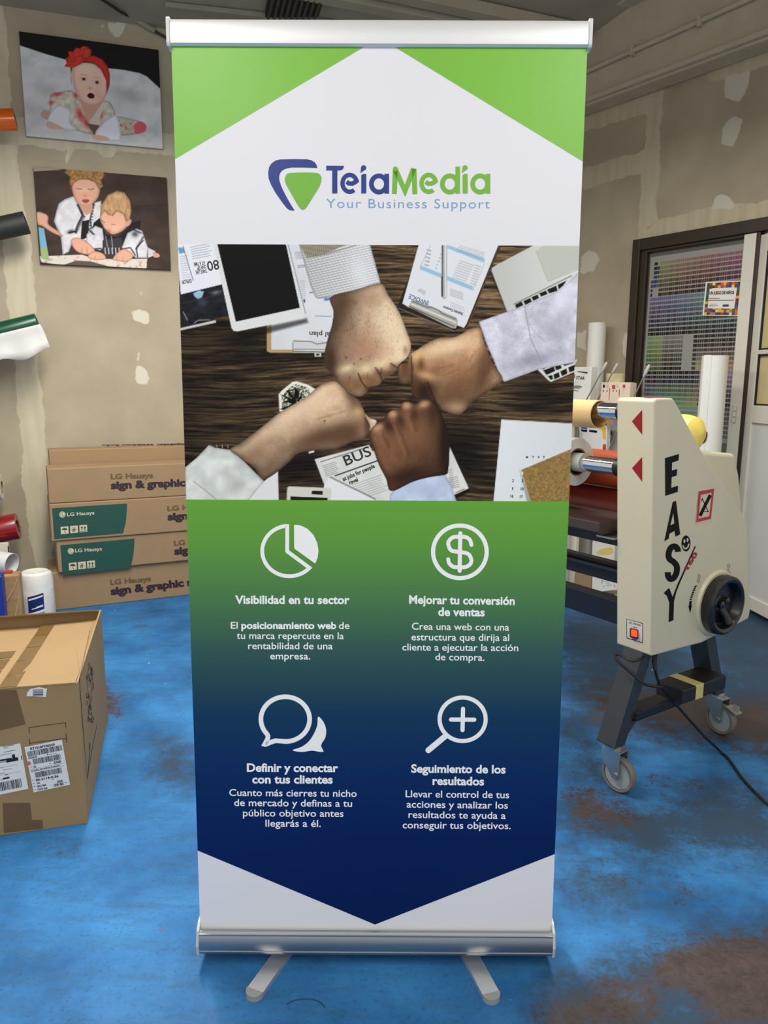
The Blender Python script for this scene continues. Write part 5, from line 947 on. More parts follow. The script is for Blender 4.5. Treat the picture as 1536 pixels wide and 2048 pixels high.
A.fill(cP((640, 1520), (690, 1480), (720, 1600), (800, 1620), (860, 1570), (900, 1520), (960, 1505), (955, 1590), (870, 1680), (780, 1740), (700, 1740), (600, 1660)), (30, 28, 30)); A.fill(cP((590, 1600), (650, 1540), (700, 1560), (715, 1680), (690, 1710), (640, 1700), (600, 1740), (590, 1670)), lambda x, y: np.array([208, 206, 210])*(0.90+0.20*fbm(x/7, y/7, 3))[:, None], rim=(4, 0.3))
A.fill(cP((700, 1640), (830, 1620), (840, 1700), (780, 1740), (700, 1740)), (56, 52, 56)); 
for i in range(5): A.line(cP((716+i*24, 1690), (720+i*24, 1735)), 2.2, (206, 204, 206), 0.85)
A.line(cP((760, 1610), (770, 1700)), 2, (190, 188, 190), 0.6); A.line(cP((720, 1610), (735, 1690)), 2, (190, 188, 190), 0.6)
A.fill(cP((870, 1590), (930, 1560), (970, 1575), (1010, 1690), (1005, 1760), (930, 1762), (860, 1715), (830, 1690)), lambda x, y: np.array([212, 210, 214])*(0.90+0.20*fbm(x/8, y/8, 3))[:, None], rim=(5, 0.3)); A.line(cP((980, 1640), (930, 1690), (940, 1760)), 2.6, (44, 42, 48), 0.85); A.blob(270, 468, 7, 6, (44, 42, 48), 0.8, 20); A.line(cP((830, 1700), (890, 1690), (925, 1745)), 2.6, (44, 42, 48), 0.85); A.line(cP((640, 1700), (690, 1695), (715, 1740)), 2.6, (44, 42, 48), 0.85)
A.fill(cP((1010, 1690), (1060, 1715), (1050, 1745), (1010, 1760)), (196, 194, 198)); A.fill(cP((1045, 1720), (1085, 1735), (1085, 1755), (1050, 1755)), (200, 150, 128), sm=True)
f2 = A.fill(cP((682, 1490), (700, 1440), (760, 1420), (840, 1450), (870, 1500), (862, 1550), (820, 1585), (770, 1600), (735, 1580), (705, 1545)), (220, 168, 142), sm=True, rim=(7, 0.28)); A.fill(cP((855, 1510), (880, 1495), (897, 1505), (885, 1535), (862, 1545)), (206, 150, 128), sm=True); A.line(cP((690, 1500), (715, 1520)), 1.4, (110, 72, 58), 0.8); A.line(cP((760, 1530), (790, 1535)), 1.4, (110, 72, 58), 0.8); A.blob(722/3.4125, 1548/3.4125, 4, 3, (228, 176, 154), 0.8); A.blob(745/3.4125, 1575/3.4125, 4, 2, (180, 104, 96), 0.8); A.blob(230, 455, 8, 6, (234, 184, 160), 0.6, 0, f2)
A.fill(cP((682, 1480), (690, 1400), (735, 1330), (800, 1302), (850, 1315), (888, 1370), (897, 1440), (885, 1500), (860, 1512), (845, 1465), (800, 1440), (770, 1475), (735, 1465), (715, 1440)), hairc((190, 148, 108), 4), rim=(6, 0.35)); A.blob(235, 393, 10, 5, (222, 188, 150), 0.6)
A.fill(cP((265, 1750), (450, 1742), (560, 1738), (640, 1765), (820, 1770), (1005, 1765), (1000, 1832), (740, 1818), (620, 1785), (520, 1780), (430, 1810), (285, 1790)), lambda x, y: np.where((fbm(x/5, y/4, 2) > 0.5)[:, None], np.array([196, 150, 128]), np.array([206, 198, 186]))); A.fill(cP((520, 1780), (620, 1785), (740, 1818), (430, 1810)), (92, 78, 66)); A.fill(cP((262, 1548), (300, 1560), (338, 1782), (282, 1765)), (120, 170, 196)); A.fill(cP((275, 1690), (320, 1690), (335, 1775), (282, 1760)), (150, 170, 110))
for P in (((485, 1640), (530, 1622), (600, 1655), (650, 1715), (610, 1738), (540, 1725), (500, 1690)), ((600, 1745), (640, 1715), (700, 1728), (722, 1765), (660, 1775), (610, 1765)), ((768, 1770), (800, 1725), (850, 1698), (905, 1735), (900, 1765), (860, 1788), (800, 1780))): A.fill(cP(*P), (216, 162, 136), sm=True, rim=(4, 0.32))
for x0, y0, x1, y1 in ((560, 1690, 555, 1730), (590, 1690, 600, 1735), (800, 1750, 795, 1778), (840, 1755, 838, 1785), (650, 1745, 645, 1770)): A.line(cP((x0, y0), (x1, y1)), 1.1, (150, 100, 80), 0.7)
rs = random.Random(4)
for (x0, y0, x1, y1) in ((530, 1400, 575, 1480), (575, 1480, 520, 1590), (640, 1400, 612, 1560), (975, 1620, 930, 1700), (600, 1560, 640, 1600), (470, 1590, 510, 1580), (900, 1560, 960, 1590)):
    for k in range(9):
        f = k/8; cx, cy = (x0+(x1-x0)*f)/3.4125, (y0+(y1-y0)*f)/3.4125; A.line([(cx-2.2, cy-1.2), (cx+2.2, cy+1.2)], 1.1, (40, 38, 44), 0.9); A.line([(cx-2.2, cy+1.4), (cx+2.2, cy-1.4)], 0.9, (40, 38, 44), 0.8)
A.mul(np.full(len(X), 1.08)); A.build('printed_image', vcmat('print_canvas', 0.7, 0.2), t)

# ---- long cartons stacked against the left wall
CE = unit((0.902, 0.432, 0)); CB = np.array([-CE[1], CE[0], 0]); CO = np.array([-2.021, 4.404, 0])
card = mat('carton_board', (152, 124, 91), 0.75, var=0.05, scale=6, bump=0.05, bscale=120)
inkp = mat('carton_ink_dark', (44, 30, 38), 0.6); inkb = mat('carton_ink_brown', (104, 80, 50), 0.6); ing = mat('carton_ink_green', (24, 74, 62), 0.55); inkw = mat('carton_pale', (206, 190, 160), 0.6)
def carton(label, s0, z0, z1, fwd, depth, length=1.40, tilt=0.0):
    O = CO+CE*s0-CB*fwd; O = np.array([O[0], O[1], z0])
    t = thing('long_carton', label, 'cardboard box', O, 0, 'long vinyl cartons stacked by the left wall')
    mb = MB(); mb.box(O, CE*length, CB*depth, ZUP*(z1-z0-0.002)); mb.build('body', card, t, bevel=0.006, bseg=2)
    return t, Plane(O, CE, ZUP), O
def s_of(x, y, fwd): P = Plane(CO-CB*fwd, CE, ZUP); return P.un(x, y)
kc = lambda *P: [(x/3.15, 600+y/3.15) for x, y in P]
zA = [0.0, s_of(100, 1146, 0)[1], s_of(110, 1082, 0.02)[1], s_of(98, 1008, 0.03)[1], s_of(93, 937, 0.02)[1]]
def words(t, pl, big, small, bigx, nm='lettering', big_text='sign & graphic materials'):
    mb = MB(); text_on(mb, pl, 'LG Hausys', *small, m=1, off=0.0008, bold=0.045); text_on(mb, pl, big_text, *big, m=0, off=0.0008, bold=0.056); mb.build(nm, [inkp, inkb], t)
def green_panel(t, pl, poly, emb, txt, sq, cap):
    mb = MB(); fillp(mb, pl, kc(*poly), 0, 0.0008); gp = mb.build('green_label', ing, t)
    mb = MB(); e = kc(emb)[0]; fillp(mb, pl, arc(e[0], e[1], 6.2, 0, 342, 20), 1, 0.0012); stroke(mb, pl, arc(e[0], e[1], 4.4, 20, 300, 16), 0.7, 0, 0.0015); stroke(mb, pl, [(e[0]-0.5, e[1]-2.4), (e[0]-0.5, e[1]+2), (e[0]+2, e[1]+2)], 0.7, 0, 0.0016); text_on(mb, pl, 'LG Hausys', kc(txt[0])[0], kc(txt[1])[0], cap, 1, 0.0012, 0.02); mb.build('emblem', [ing, inkw], gp)
    for i, P in enumerate(sq):
        mb = MB(); fillp(mb, pl, kc(*P), 1, 0.0012); q = kc(*P); c = (sum(p[0] for p in q)/4, sum(p[1] for p in q)/4)
        if i == 0:
            fillp(mb, pl, arc(c[0], c[1]-0.5, 5.6, 180, 360, 14, 4.4), 0, 0.0015); stroke(mb, pl, [(c[0], c[1]-1), (c[0], c[1]+4), (c[0]+1.6, c[1]+5), (c[0]+2.2, c[1]+4)], 0.9, 0, 0.0015)
        elif i == 1:
            for a in (0, 60, 120): stroke(mb, pl, [(c[0]-4.6*math.cos(math.radians(a)), c[1]-4.6*math.sin(math.radians(a))), (c[0]+4.6*math.cos(math.radians(a)), c[1]+4.6*math.sin(math.radians(a)))], 1.0, 0, 0.0015+a*1e-6)
            stroke(mb, pl, arc(c[0]-1, c[1]+3.5, 2.2, 0, 330, 12), 0.8, 0, 0.0016)
        else:
            for dx in (-3, 3): fillp(mb, pl, [(c[0]+dx-2.6, c[1]-1.2), (c[0]+dx, c[1]-5.2), (c[0]+dx+2.6, c[1]-1.2)], 0, 0.0015); fillp(mb, pl, [(c[0]+dx-1, c[1]-1.4), (c[0]+dx+1, c[1]-1.4), (c[0]+dx+1, c[1]+4), (c[0]+dx-1, c[1]+4)], 0, 0.0016)
            stroke(mb, pl, [(c[0]-6, c[1]+5.6), (c[0]+6, c[1]+5.0)], 1.0, 0, 0.0015)
        mb.build('handling_symbol', [ing, inkw], gp)
t, pl, O = carton('bottom carton of the stack by the left wall, resting on the blue floor', s_of(103, 1200, 0)[0], zA[0], zA[1], 0.0, 0.385)
words(t, pl, ((222.2, 1189.8), (463, 1161), 14.2), ((220.6, 1169.8), (302.2, 1162), 9.6), 0)
t, pl, O = carton('carton with a green label, second up from the floor in the stack', s_of(115, 1120, 0.02)[0], zA[1], zA[2], 0.02, 0.405)
green_panel(t, pl, ((380, 1545), (847, 1503), (845, 1560), (838, 1620), (822, 1690), (395, 1735)), (446, 1582), ((474, 1590), (642, 1577)), (((433, 1658), (482, 1652), (484, 1698), (435, 1704)), ((491, 1651), (540, 1646), (542, 1692), (493, 1697)), ((548, 1645), (597, 1640), (599, 1686), (550, 1691))), 6.6)
words(t, pl, ((349.2, 1109.5), (492, 1095), 14), ((348.3, 1091.4), (430, 1084), 9.4), 0, big_text='sign & graphic')
t, pl, O = carton('carton with a green label, third up from the floor in the stack', s_of(101, 1046, 0.03)[0], zA[2], zA[3], 0.03, 0.415)
green_panel(t, pl, ((328, 1312), (800, 1282), (799, 1330), (793, 1400), (775, 1470), (342, 1507)), (393, 1352), ((423, 1362), (595, 1350)), (((382, 1430), (431, 1426), (433, 1471), (384, 1476)), ((442, 1424), (490, 1420), (492, 1465), (444, 1470)), ((500, 1419), (548, 1416), (550, 1460), (502, 1464))), 6.6)
words(t, pl, ((335.9, 1040.6), (481, 1031), 14), ((334.9, 1022), (420, 1016), 9.4), 0, big_text='sign & graphic')
t, pl, O = carton('front carton on top of the stack, plain with dark printing', s_of(96, 972, 0.02)[0], zA[3], zA[4], 0.02, 0.22)
words(t, pl, ((222.2, 977.8), (468, 968), 14), ((221.3, 958.1), (306.3, 955.5), 9.8), 0)
PB = Plane(CO+CB*0.215, CE, ZUP); sB, zB = PB.un(97, 900)
t, pl, O = carton('rear carton on top of the stack, nearest the wall, printed on its lid', sB, zA[3], zB+0.0, -0.215, 0.175)
mb = MB(); TP = Plane(O+ZUP*(zB-zA[3]), CE, CB); text_on(mb, TP, 'graphic materials', (395, 886.5), (203, 889.5), 2.6, 0, 0.0008, 0.05); mb.build('lettering', [inkp], t)

# ---- the big open cardboard box at the lower left
G0 = np.array([-0.942, 2.186, 0.0]); GL = unit((-0.963, -0.265, 0)); GB = np.array([GL[1], -GL[0], 0])
if GB[1] < 0: GB = -GB
GW, GD, GH = 0.80, 0.775, 0.476
box = thing('cardboard_box', 'large taped cardboard box with white shipping labels at the lower left', 'cardboard box', G0+GL*GW/2+GB*GD/2)
brd = mat('box_board', (154, 127, 87), 0.78, var=0.05, scale=5, bump=0.04, bscale=90); flute = mat('box_flute', (120, 92, 58), 0.85)
def gp_(l, b_, z): return G0+GL*l+GB*b_+ZUP*z
mb = MB(); T_ = 0.006
mb.box(gp_(0, 0, 0), GL*GW, GB*T_, ZUP*GH); mb.box(gp_(0, GD-T_, 0), GL*GW, GB*T_, ZUP*(GH-0.004)); mb.box(gp_(0, T_, 0), GL*T_, GB*(GD-2*T_), ZUP*GH); mb.box(gp_(GW-T_, T_, 0), GL*T_, GB*(GD-2*T_), ZUP*GH); mb.box(gp_(T_, T_, 0), GL*(GW-2*T_), GB*(GD-2*T_), ZUP*T_)
body = mb.build('body', brd, box, bevel=0.0015)
TPL = Plane(gp_(0, 0, GH-0.01), GL, GB); sm_l = TPL.un(4, 1373)[0]; 
def flap(l0, l1, zf0, zb0, zf1, zb1, name='flap'):
    P = [gp_(l0, -0.002, zf0), gp_(l1, -0.002, zf1), gp_(l1, GD-0.02, zb1), gp_(l0, GD-0.02, zb0)]
    mb = MB(); n = [gp_(0, 0, 0)*0+p for p in P]; mb.prism(n, ZUP*0.005); return mb.build(name, brd, box)
fr_ = flap(0.007, sm_l-0.002, GH-0.003, GH-0.04, GH+0.002, GH-0.045)
fl2 = flap(sm_l+0.004, GW-0.007, GH-0.006, GH-0.052, GH-0.003, GH-0.045)
mb = MB(); mb.prism([gp_(0.004, GD-0.004, GH-0.008), gp_(GW, GD-0.004, GH-0.008), gp_(GW-0.02, GD-0.050, GH+0.012), gp_(0.03, GD-0.046, GH+0.008)], ZUP*0.006); mb.build('rear_flap', [brd], box)
mb = MB(); ne = 90
for i in range(ne):
    l0 = 0.03+(GW-0.05)*i/ne; w_ = (GW-0.05)/ne*0.55; mb.box(gp_(l0, GD-0.0525, GH+0.0085+0.004*l0/GW), GL*w_, GB*0.004, ZUP*0.005)
mb.build('corrugated_edge', flute, box)
FB = Plane(G0, GL, ZUP); SB = Plane(G0, GB, ZUP); kg = lambda *P: [(x/3.84, 1200+y/3.84) for x, y in P]
tape = mat('brown_tape', (112, 86, 50), 0.28, spec=0.6, var=0.06, scale=25, bump=0.05, bscale=30)
for P in ([(-160, 700), (125, 690), (195, 955), (-160, 1040)], [(20, 1560), (230, 1558), (245, 1690), (325, 1690), (330, 1755), (30, 1790)]):
    mb = MB(); fillp(mb, FB, kg(*P), 0, 0.0007); mb.build('packing_tape', tape, body)
def on_flap(l, b_): # right flap surface height
    k = l/sm_l; q = b_/GD; return (GH-0.003)*(1-k)*(1-q)+(GH+0.002)*k*(1-q)+(GH-0.04)*(1-k)*q+(GH-0.045)*k*q+0.0062
mb = MB(); W_ = 0.052; n = 14
for i in range(n):
    b0, b1 = GD*0.96*i/n, GD*0.96*(i+1)/n-(0.004 if i % 3 == 1 else 0)
    mb.poly([gp_(sm_l-0.003, b0, on_flap(sm_l-0.003, b0)), gp_(sm_l-W_, b0, on_flap(sm_l-W_, b0)), gp_(sm_l-W_, b1, on_flap(sm_l-W_, b1)), gp_(sm_l-0.003, b1, on_flap(sm_l-0.003, b1))])
mb.build('packing_tape', tape, fr_)
def on_flap2(l, b_):
    k = (l-sm_l-0.004)/(GW-0.011-sm_l); q = b_/GD; return (GH-0.006)*(1-k)*(1-q)+(GH-0.003)*k*(1-q)+(GH-0.052)*(1-k)*q+(GH-0.045)*k*q+0.0062
mb = MB()
for i in range(8):
    b0, b1 = GD*(0.12+0.42*i/8), GD*(0.12+0.42*(i+1)/8)-(0.012 if i in (2, 5) else 0); l0, l1 = sm_l+0.03, sm_l+0.11
    mb.poly([gp_(l0, b0, on_flap2(l0, b0)), gp_(l0, b1, on_flap2(l0, b1)), gp_(l1, b1, on_flap2(l1, b1)), gp_(l1, b0, on_flap2(l1, b0))])
mb.build('packing_tape', tape, fl2)
lab = mat('label_paper', (226, 226, 222), 0.55); lblk = mat('label_black', (26, 26, 28), 0.55)
def barcode(mb, pl, p0, p1, hvec, n, m=1, off=0.0016):
    p0, p1, h = [np.array(v, float) for v in (p0, p1, hvec)]; i = 0.0; rs = random.Random(n)
    while i < n:
        w = rs.choice((0.5, 0.7, 1.2, 1.6)); a = p0+(p1-p0)*i/n; b_ = p0+(p1-p0)*min(1, (i+w)/n); fillp(mb, pl, kg(a, a+h, b_+h, b_), m, off); i += w+rs.choice((0.5, 0.8, 1.0))
mb = MB(); fillp(mb, FB, kg((188, 1130), (475, 1072), (538, 1418), (258, 1478)), 0, 0.0012)
def tx(s, a, b_, cap, bold=0.035): text_on(mb, FB, s, kg(a)[0], kg(b_)[0], cap/3.84, 1, 0.0018, bold)
tx('RT10187Y40359', (234, 1152), (422, 1118), 17); barcode(mb, FB, (208, 1166), (470, 1114), (9, 40), 62); tx('R0236P', (220, 1222), (286, 1208), 11); tx('B', (362, 1192), (372, 1190), 8); stroke(mb, FB, kg((378, 1188), (436, 1177)), 0.6, 1, 0.0018)
barcode(mb, FB, (248, 1222), (462, 1182), (9, 42), 56); tx('2/00', (412, 1258), (470, 1248), 17); tx('XL', (257, 1290), (282, 1285), 15); tx('CLASSIC ZIP HDR KNT BLACK', (240, 1318), (462, 1274), 9); stroke(mb, FB, kg((236, 1322), (492, 1272)), 0.35, 1, 0.0018); stroke(mb, FB, kg((232, 1302), (488, 1252)), 0.35, 1, 0.0018)
barcode(mb, FB, (266, 1326), (472, 1286), (9, 40), 58); tx('06-2114-0-36', (276, 1392), (450, 1360), 17); tx('XL', (282, 1416), (310, 1410), 14); tx('024', (440, 1405), (482, 1396), 16); tx('00C MA', (286, 1440), (358, 1426), 14); tx('1255 SG', (290, 1463), (364, 1450), 13); barcode(mb, FB, (410, 1414), (486, 1400), (4, 20), 26)
for x, y in ((248, 1386), (252, 1412), (258, 1436), (262, 1458), (400, 1380), (500, 1404), (378, 1258), (232, 1284)): stroke(mb, FB, kg((x, y), (x+14, y-3)), 0.8, 1, 0.0018)
fillp(mb, FB, kg(*arc(222, 1255, 16, 0, 342, 20)), 2, 0.002)
mb.build('shipping_label', [lab, lblk, mat('label_red', (196, 104, 110), 0.55)], body)
mb = MB(); fillp(mb, FB, kg((-130, 1150), (155, 1100), (218, 1450), (-70, 1510)), 0, 0.0012)
for a, b_, w in (((20, 1128), (108, 1112), 0.9), ((28, 1140), (62, 1134), 0.9), ((30, 1170), (118, 1152), 0.9), ((0, 1192), (90, 1178), 0.5), ((0, 1248), (46, 1240), 1.0), ((0, 1290), (30, 1284), 0.6), ((20, 1306), (90, 1294), 0.6), ((0, 1335), (44, 1328), 0.6), ((0, 1384), (20, 1380), 0.8), ((0, 1290), (140, 1262), 0.3), ((0, 1345), (160, 1318), 0.3), ((40, 1345), (60, 1340), 1.4)): stroke(mb, FB, kg(a, b_), w, 1, 0.0018, cap=False)
for P in ([(48, 1228), (95, 1218), (90, 1190), (112, 1182), (118, 1210), (136, 1206), (142, 1232), (48, 1250)], [(0, 1226), (88, 1212), (92, 1224), (0, 1240)], [(20, 1368), (70, 1356), (74, 1370), (22, 1380)], [(160, 1196), (166, 1194), (172, 1228), (166, 1230)]): fillp(mb, FB, kg(*P), 1, 0.0018)
barcode(mb, FB, (-60, 1414), (160, 1370), (10, 66), 44); mb.build('shipping_label', [lab, lblk], body)
mb = MB(); fillp(mb, FB, kg((204, 742), (208, 712), (232, 684), (300, 668), (362, 682), (352, 745), (300, 742), (215, 738)), 0, 0.0012)
for k, w in enumerate((1.6, 0.7, 1.4, 1.0, 1.8, 0.8)): stroke(mb, FB, kg((252, 692+k*9), (332, 690+k*9)), w, 1, 0.0018, cap=False)
mb.build('torn_sticker', [lab, lblk], body)
mb = MB()
for P in ([(226, 1020), (222, 980), (503, 942), (507, 980)], [(226, 1065), (230, 1116)], [(228, 1100), (510, 1063)], [(506, 1026), (512, 1096)]): stroke(mb, FB, kg(*P), 1.1, 0, 0.0009, cap=False)
mb.build('printed_frame', lblk, body)
mb = MB(); line_ink = mat('box_ink', (64, 48, 36), 0.7)
for P in ([(612, 620), (612, 605), (690, 235)], [(612, 620), (640, 1000), (672, 1380), (705, 1160), (745, 960)], [(694, 1100), (680, 1290), (672, 1370)]): stroke(mb, SB, kg(*P), 0.75, 0, 0.0009, cap=False)
rs = random.Random(5)
for i in range(26):
    cx, cy = rs.uniform(668, 714), rs.uniform(500, 930); r = rs.uniform(6, 15); a0 = rs.uniform(0, 300); stroke(mb, SB, kg(*catmull([(cx+r*0.7*math.cos(a0+k*1.1)*rs.uniform(0.5, 1.2), cy+r*2.4*math.sin(a0+k*1.1)*rs.uniform(0.5, 1.2)) for k in range(6)], 3, False)), 0.6, 0, 0.0009+i*1e-6, cap=False)
stroke(mb, SB, kg(*arc(690, 620, 20, 0, 350, 20, 110)), 0.5, 0, 0.0009, closed=True); stroke(mb, SB, kg((682, 1090), (690, 1130), (676, 1160), (694, 1120)), 0.5, 0, 0.0009, cap=False); mb.build('printed_drawing', line_ink, body)

# ---- vinyl rolls sticking out of a rack just beyond the left edge
RK = Plane(PL0+NL*0.24, EL, ZUP); UPX = -78
def px_r(pl, x, y, h): return float(np.linalg.norm(pl.at(x, y)-pl.at(x, y+h)))
ru = RK.un(UPX, 700)[0]
rack = thing('roll_rack', 'steel upright rack holding coloured vinyl rolls at the left edge', 'rack', RK.pt(ru, 0, 0))
mb = MB(); mb.box(RK.pt(ru-0.03, 0, -0.03), RK.ex*0.06, ZUP*3.2, RK.out*0.06); mb.build('upright', slate, rack, bevel=0.003)
mb = MB(); mb.box(RK.pt(ru-0.03, 0, -0.20), RK.ex*0.06, ZUP*0.04, RK.out*0.45); mb.build('foot', slate, rack, bevel=0.003)
def vinyl_roll(label, pL, pR, h, colr, rough=0.35, inner=(150, 120, 84), core=0.6, pl=RK, wrinkle=0.0):
    a = pl.at(*pL); b_ = pl.at(*pR); d = unit(b_-a); r = px_r(pl, pR[0], pR[1], h); Ln = float(np.linalg.norm(b_-a))
    t = thing('vinyl_roll', label, 'vinyl roll', (a+b_)/2-ZUP*r, 0, 'coloured rolls on the left rack')
    mb = MB(); mb.lathe(a, d, [(r*core, Ln), (r-0.001, Ln), (r, Ln-0.002), (r, 0.0), (r*core, 0.0)], 40); o = mb.build('vinyl', mat('vinyl_%d_%d_%d' % colr, colr, rough, spec=0.5), t, smooth=True, angle=30)
    mb = MB(); mb.lathe(a, d, [(r*core, 0), (r*core, Ln-0.001), (r*core-0.004, Ln-0.001), (r*core-0.004, 0)], 32, closed=True); mb.build('core', mat('core_%d' % inner[0], inner, 0.7), t, smooth=True)
    mb = MB(); mb.tube([a-d*0.02, a+d*Ln*0.5], r*core*0.8, 16); mb.build('peg', slate, rack, smooth=True)
    return t, a, d, r, Ln
vinyl_roll('orange vinyl roll, topmost on the rack at the left edge', (UPX, 243), (31, 239), 21.5, (224, 98, 22), 0.2)
vinyl_roll('matt black vinyl roll on the left rack, between the orange and green rolls', (UPX, 474), (53, 445), 22.5, (34, 35, 33), 0.6, (40, 40, 40))
t, a, d, r, Ln = vinyl_roll('dark green vinyl roll with white backing paper hanging from it', (UPX, 681), (75, 644), 17.5, (14, 74, 46), 0.3, (30, 60, 44))
mb = MB(); e = unit(d*1.0+RK.out*0.0); P = []; nseg = 16
prof_ = [(r*1.0, -0.02), (r*0.98, -r*0.7), (r*0.9, -r*1.25), (r*0.85, -r*1.9), (r*1.0, -r*2.7), (r*1.15, -r*3.6)]
V = []; 
for i in range(nseg+1):
    s = Ln*(0.05+0.99*i/nseg)
    for j, (o_, z_) in enumerate(prof_): wv = 0.012*math.sin(i*1.1+0.5)*(j/5.0)**2; V.append(a+d*(s+0.05*(j/5.0)*(i/nseg))+RK.out*(o_+wv)+ZUP*(z_*(1.0+0.10*math.sin(i*0.7)*(j/5))))
nj = len(prof_); mb.add(V, [(i*nj+j, (i+1)*nj+j, (i+1)*nj+j+1, i*nj+j+1) for i in range(nseg) for j in range(nj-1)]); o = mb.build('backing_paper', mat('backing_white', (212, 210, 204), 0.6), t, smooth=True)
sd_ = o.modifiers.new('thickness', 'SOLIDIFY'); sd_.thickness = 0.001
vinyl_roll('glossy dark red vinyl roll, lowest coloured roll on the left rack', (UPX, 1074), (36, 1052), 25.5, (140, 22, 26), 0.22, (96, 30, 30), 0.5)
RK2 = RK
t, a, d, r, Ln = vinyl_roll('white roll end with a green band at the left edge, above the red roll', (UPX, 978), (4, 974), 25, (218, 219, 206), 0.4, (150, 150, 130), 0.5)
mb = MB(); mb.lathe(a, d, [(r+0.0012, Ln-0.10), (r+0.0012, Ln-0.016)], 40); mb.build('green_band', mat('band_green', (84, 142, 44), 0.4), t, smooth=True)
# white tube pointing at the viewer, on its own peg
TBp = Plane(PL0+NL*0.58, EL, ZUP); tb = TBp.at(24, 1128); td = unit(EL*0.80+NL*0.45-ZUP*0.10); rt_ = px_r(TBp, 24, 1128, 21)
t = thing('paper_tube', 'hollow white tube with an open end, below the red roll at the left edge', 'tube', tb-td*0.16-ZUP*rt_)
mb = MB(); mb.lathe(tb-td*0.32, td, [(rt_-0.003, 0), (rt_, 0), (rt_, 0.32), (rt_-0.003, 0.32)], 40, closed=True); mb.build('tube', mat('tube_white', (214, 216, 216), 0.45), t, smooth=True, angle=40)
# things standing on the floor in the left corner, behind the big box
def stand_pl(d): return Plane(PL0+NL*d, EL, ZUP)
p = stand_pl(0.36); u0, u1 = p.un(-34, 1150)[0], p.un(22, 1150)[0]; zt = p.un(10, 1086)[1]
mb = MB(); mb.box(p.pt(u0, 0, 0), p.ex*(u1-u0), ZUP*zt, -p.out*0.03); t = thing('white_carton', 'tall white carton with a black stripe under the red roll', 'box', p.pt((u0+u1)/2, 0, -0.015)); mb.build('body', mat('carton_white', (214, 208, 192), 0.6), t, bevel=0.003)
mb = MB(); mb.box(p.pt(p.un(16, 1100)[0], zt-0.12, 0.0), p.ex*(u1-p.un(16, 1100)[0]+0.001), ZUP*0.10, p.out*0.0015); mb.build('stripe', blk, t)
p = stand_pl(0.95); u0, u1 = p.un(4, 1180)[0], p.un(41, 1180)[0]; zt = p.un(20, 1150)[1]
mb = MB(); mb.box(p.pt(u0, 0, 0), p.ex*(u1-u0), ZUP*zt, -p.out*0.10); t = thing('wrapped_parcel', 'brown paper wrapped parcel standing behind the big cardboard box', 'parcel', p.pt((u0+u1)/2, 0, -0.05)); o = mb.build('paper', mat('kraft_paper', (164, 130, 88), 0.7, var=0.12, scale=14, bump=0.5, bscale=18), t, bevel=0.012, bseg=3)
mb = MB(); mb.tube([p.pt(u0+0.02, zt*0.55, 0.003), p.pt(u0+0.06, zt*0.75, 0.003), p.pt(u1-0.012, zt*0.92, 0.003)], 0.003, 6); mb.tube([p.pt(u0+0.05, zt*0.2, 0.003), p.pt(u1-0.01, zt*0.62, 0.003)], 0.003, 6); mb.build('string', mat('string', (196, 170, 122), 0.8), t)
mb = MB(); mb.cbox(p.pt((u0+u1)/2-0.02, zt+0.006, -0.05), p.ex, p.out, ZUP, (0.05, 0.04, 0.012)); mb.build('red_tab', mat('tab_red', (170, 60, 44), 0.5), t)
p = stand_pl(1.08); u0, u1 = p.un(-45, 1200)[0], p.un(7, 1200)[0]; zt = p.un(0, 1152)[1]
mb = MB(); mb.box(p.pt(u0, 0, 0), p.ex*(u1-u0), ZUP*zt, -p.out*0.09); tag(mb.build('blue_box', mat('blue_plastic', (24, 48, 140), 0.4), bevel=0.008, bseg=3), 'deep blue box cut by the left edge, beside the brown parcel', 'box')
# wrapped paper roll with a blue label
p = stand_pl(0.74); cc = p.at(71, 1150); rr_ = px_r(p, 71, 1150, 30.5); zt = p.un(69, 1143)[1]; base = np.array([cc[0], cc[1], 0])
t = thing('paper_roll', 'white plastic-wrapped paper towel roll with a blue label beside the cartons', 'paper roll', base)
mb = MB(); mb.lathe(base, ZUP, [(0, 0), (rr_*0.96, 0), (rr_*1.04, 0.03), (rr_*1.03, zt*0.5), (rr_, zt-0.03), (rr_*0.93, zt-0.008), (rr_*0.75, zt+0.004), (rr_*0.3, zt-0.004), (0, zt-0.01)], 48); mb.build('wrapping', mat('wrap_white', (222, 220, 212), 0.35, var=0.04, scale=18, bump=0.6, bscale=14), t, smooth=True)
a0 = math.atan2(-base[1], -base[0]); 
def patch(mb, z0, z1, t0, t1, m, off, k=10, sk=0.0):
    V = []
    for i in range(k+1):
        ang = a0+t0+(t1-t0)*i/k; dz = sk*(i/k)
        for z in (z0+dz, z1+dz): V.append(base+np.array([math.cos(ang), math.sin(ang), 0])*(rr_*1.045+off)+ZUP*z)
    mb.add(V, [(2*i, 2*i+2, 2*i+3, 2*i+1) for i in range(k)], m)
zl0, zl1, zl2 = p.un(64, 1238)[1], p.un(64, 1218)[1], p.un(64, 1186)[1]
mb = MB(); patch(mb, zl0, zl1, -0.55, 0.35, 1, 0.001, sk=0.02); patch(mb, zl1, zl2, -0.55, 0.35, 0, 0.001, sk=0.02); patch(mb, zl1-0.012, zl1, -0.55, 0.35, 2, 0.0016, sk=0.02)
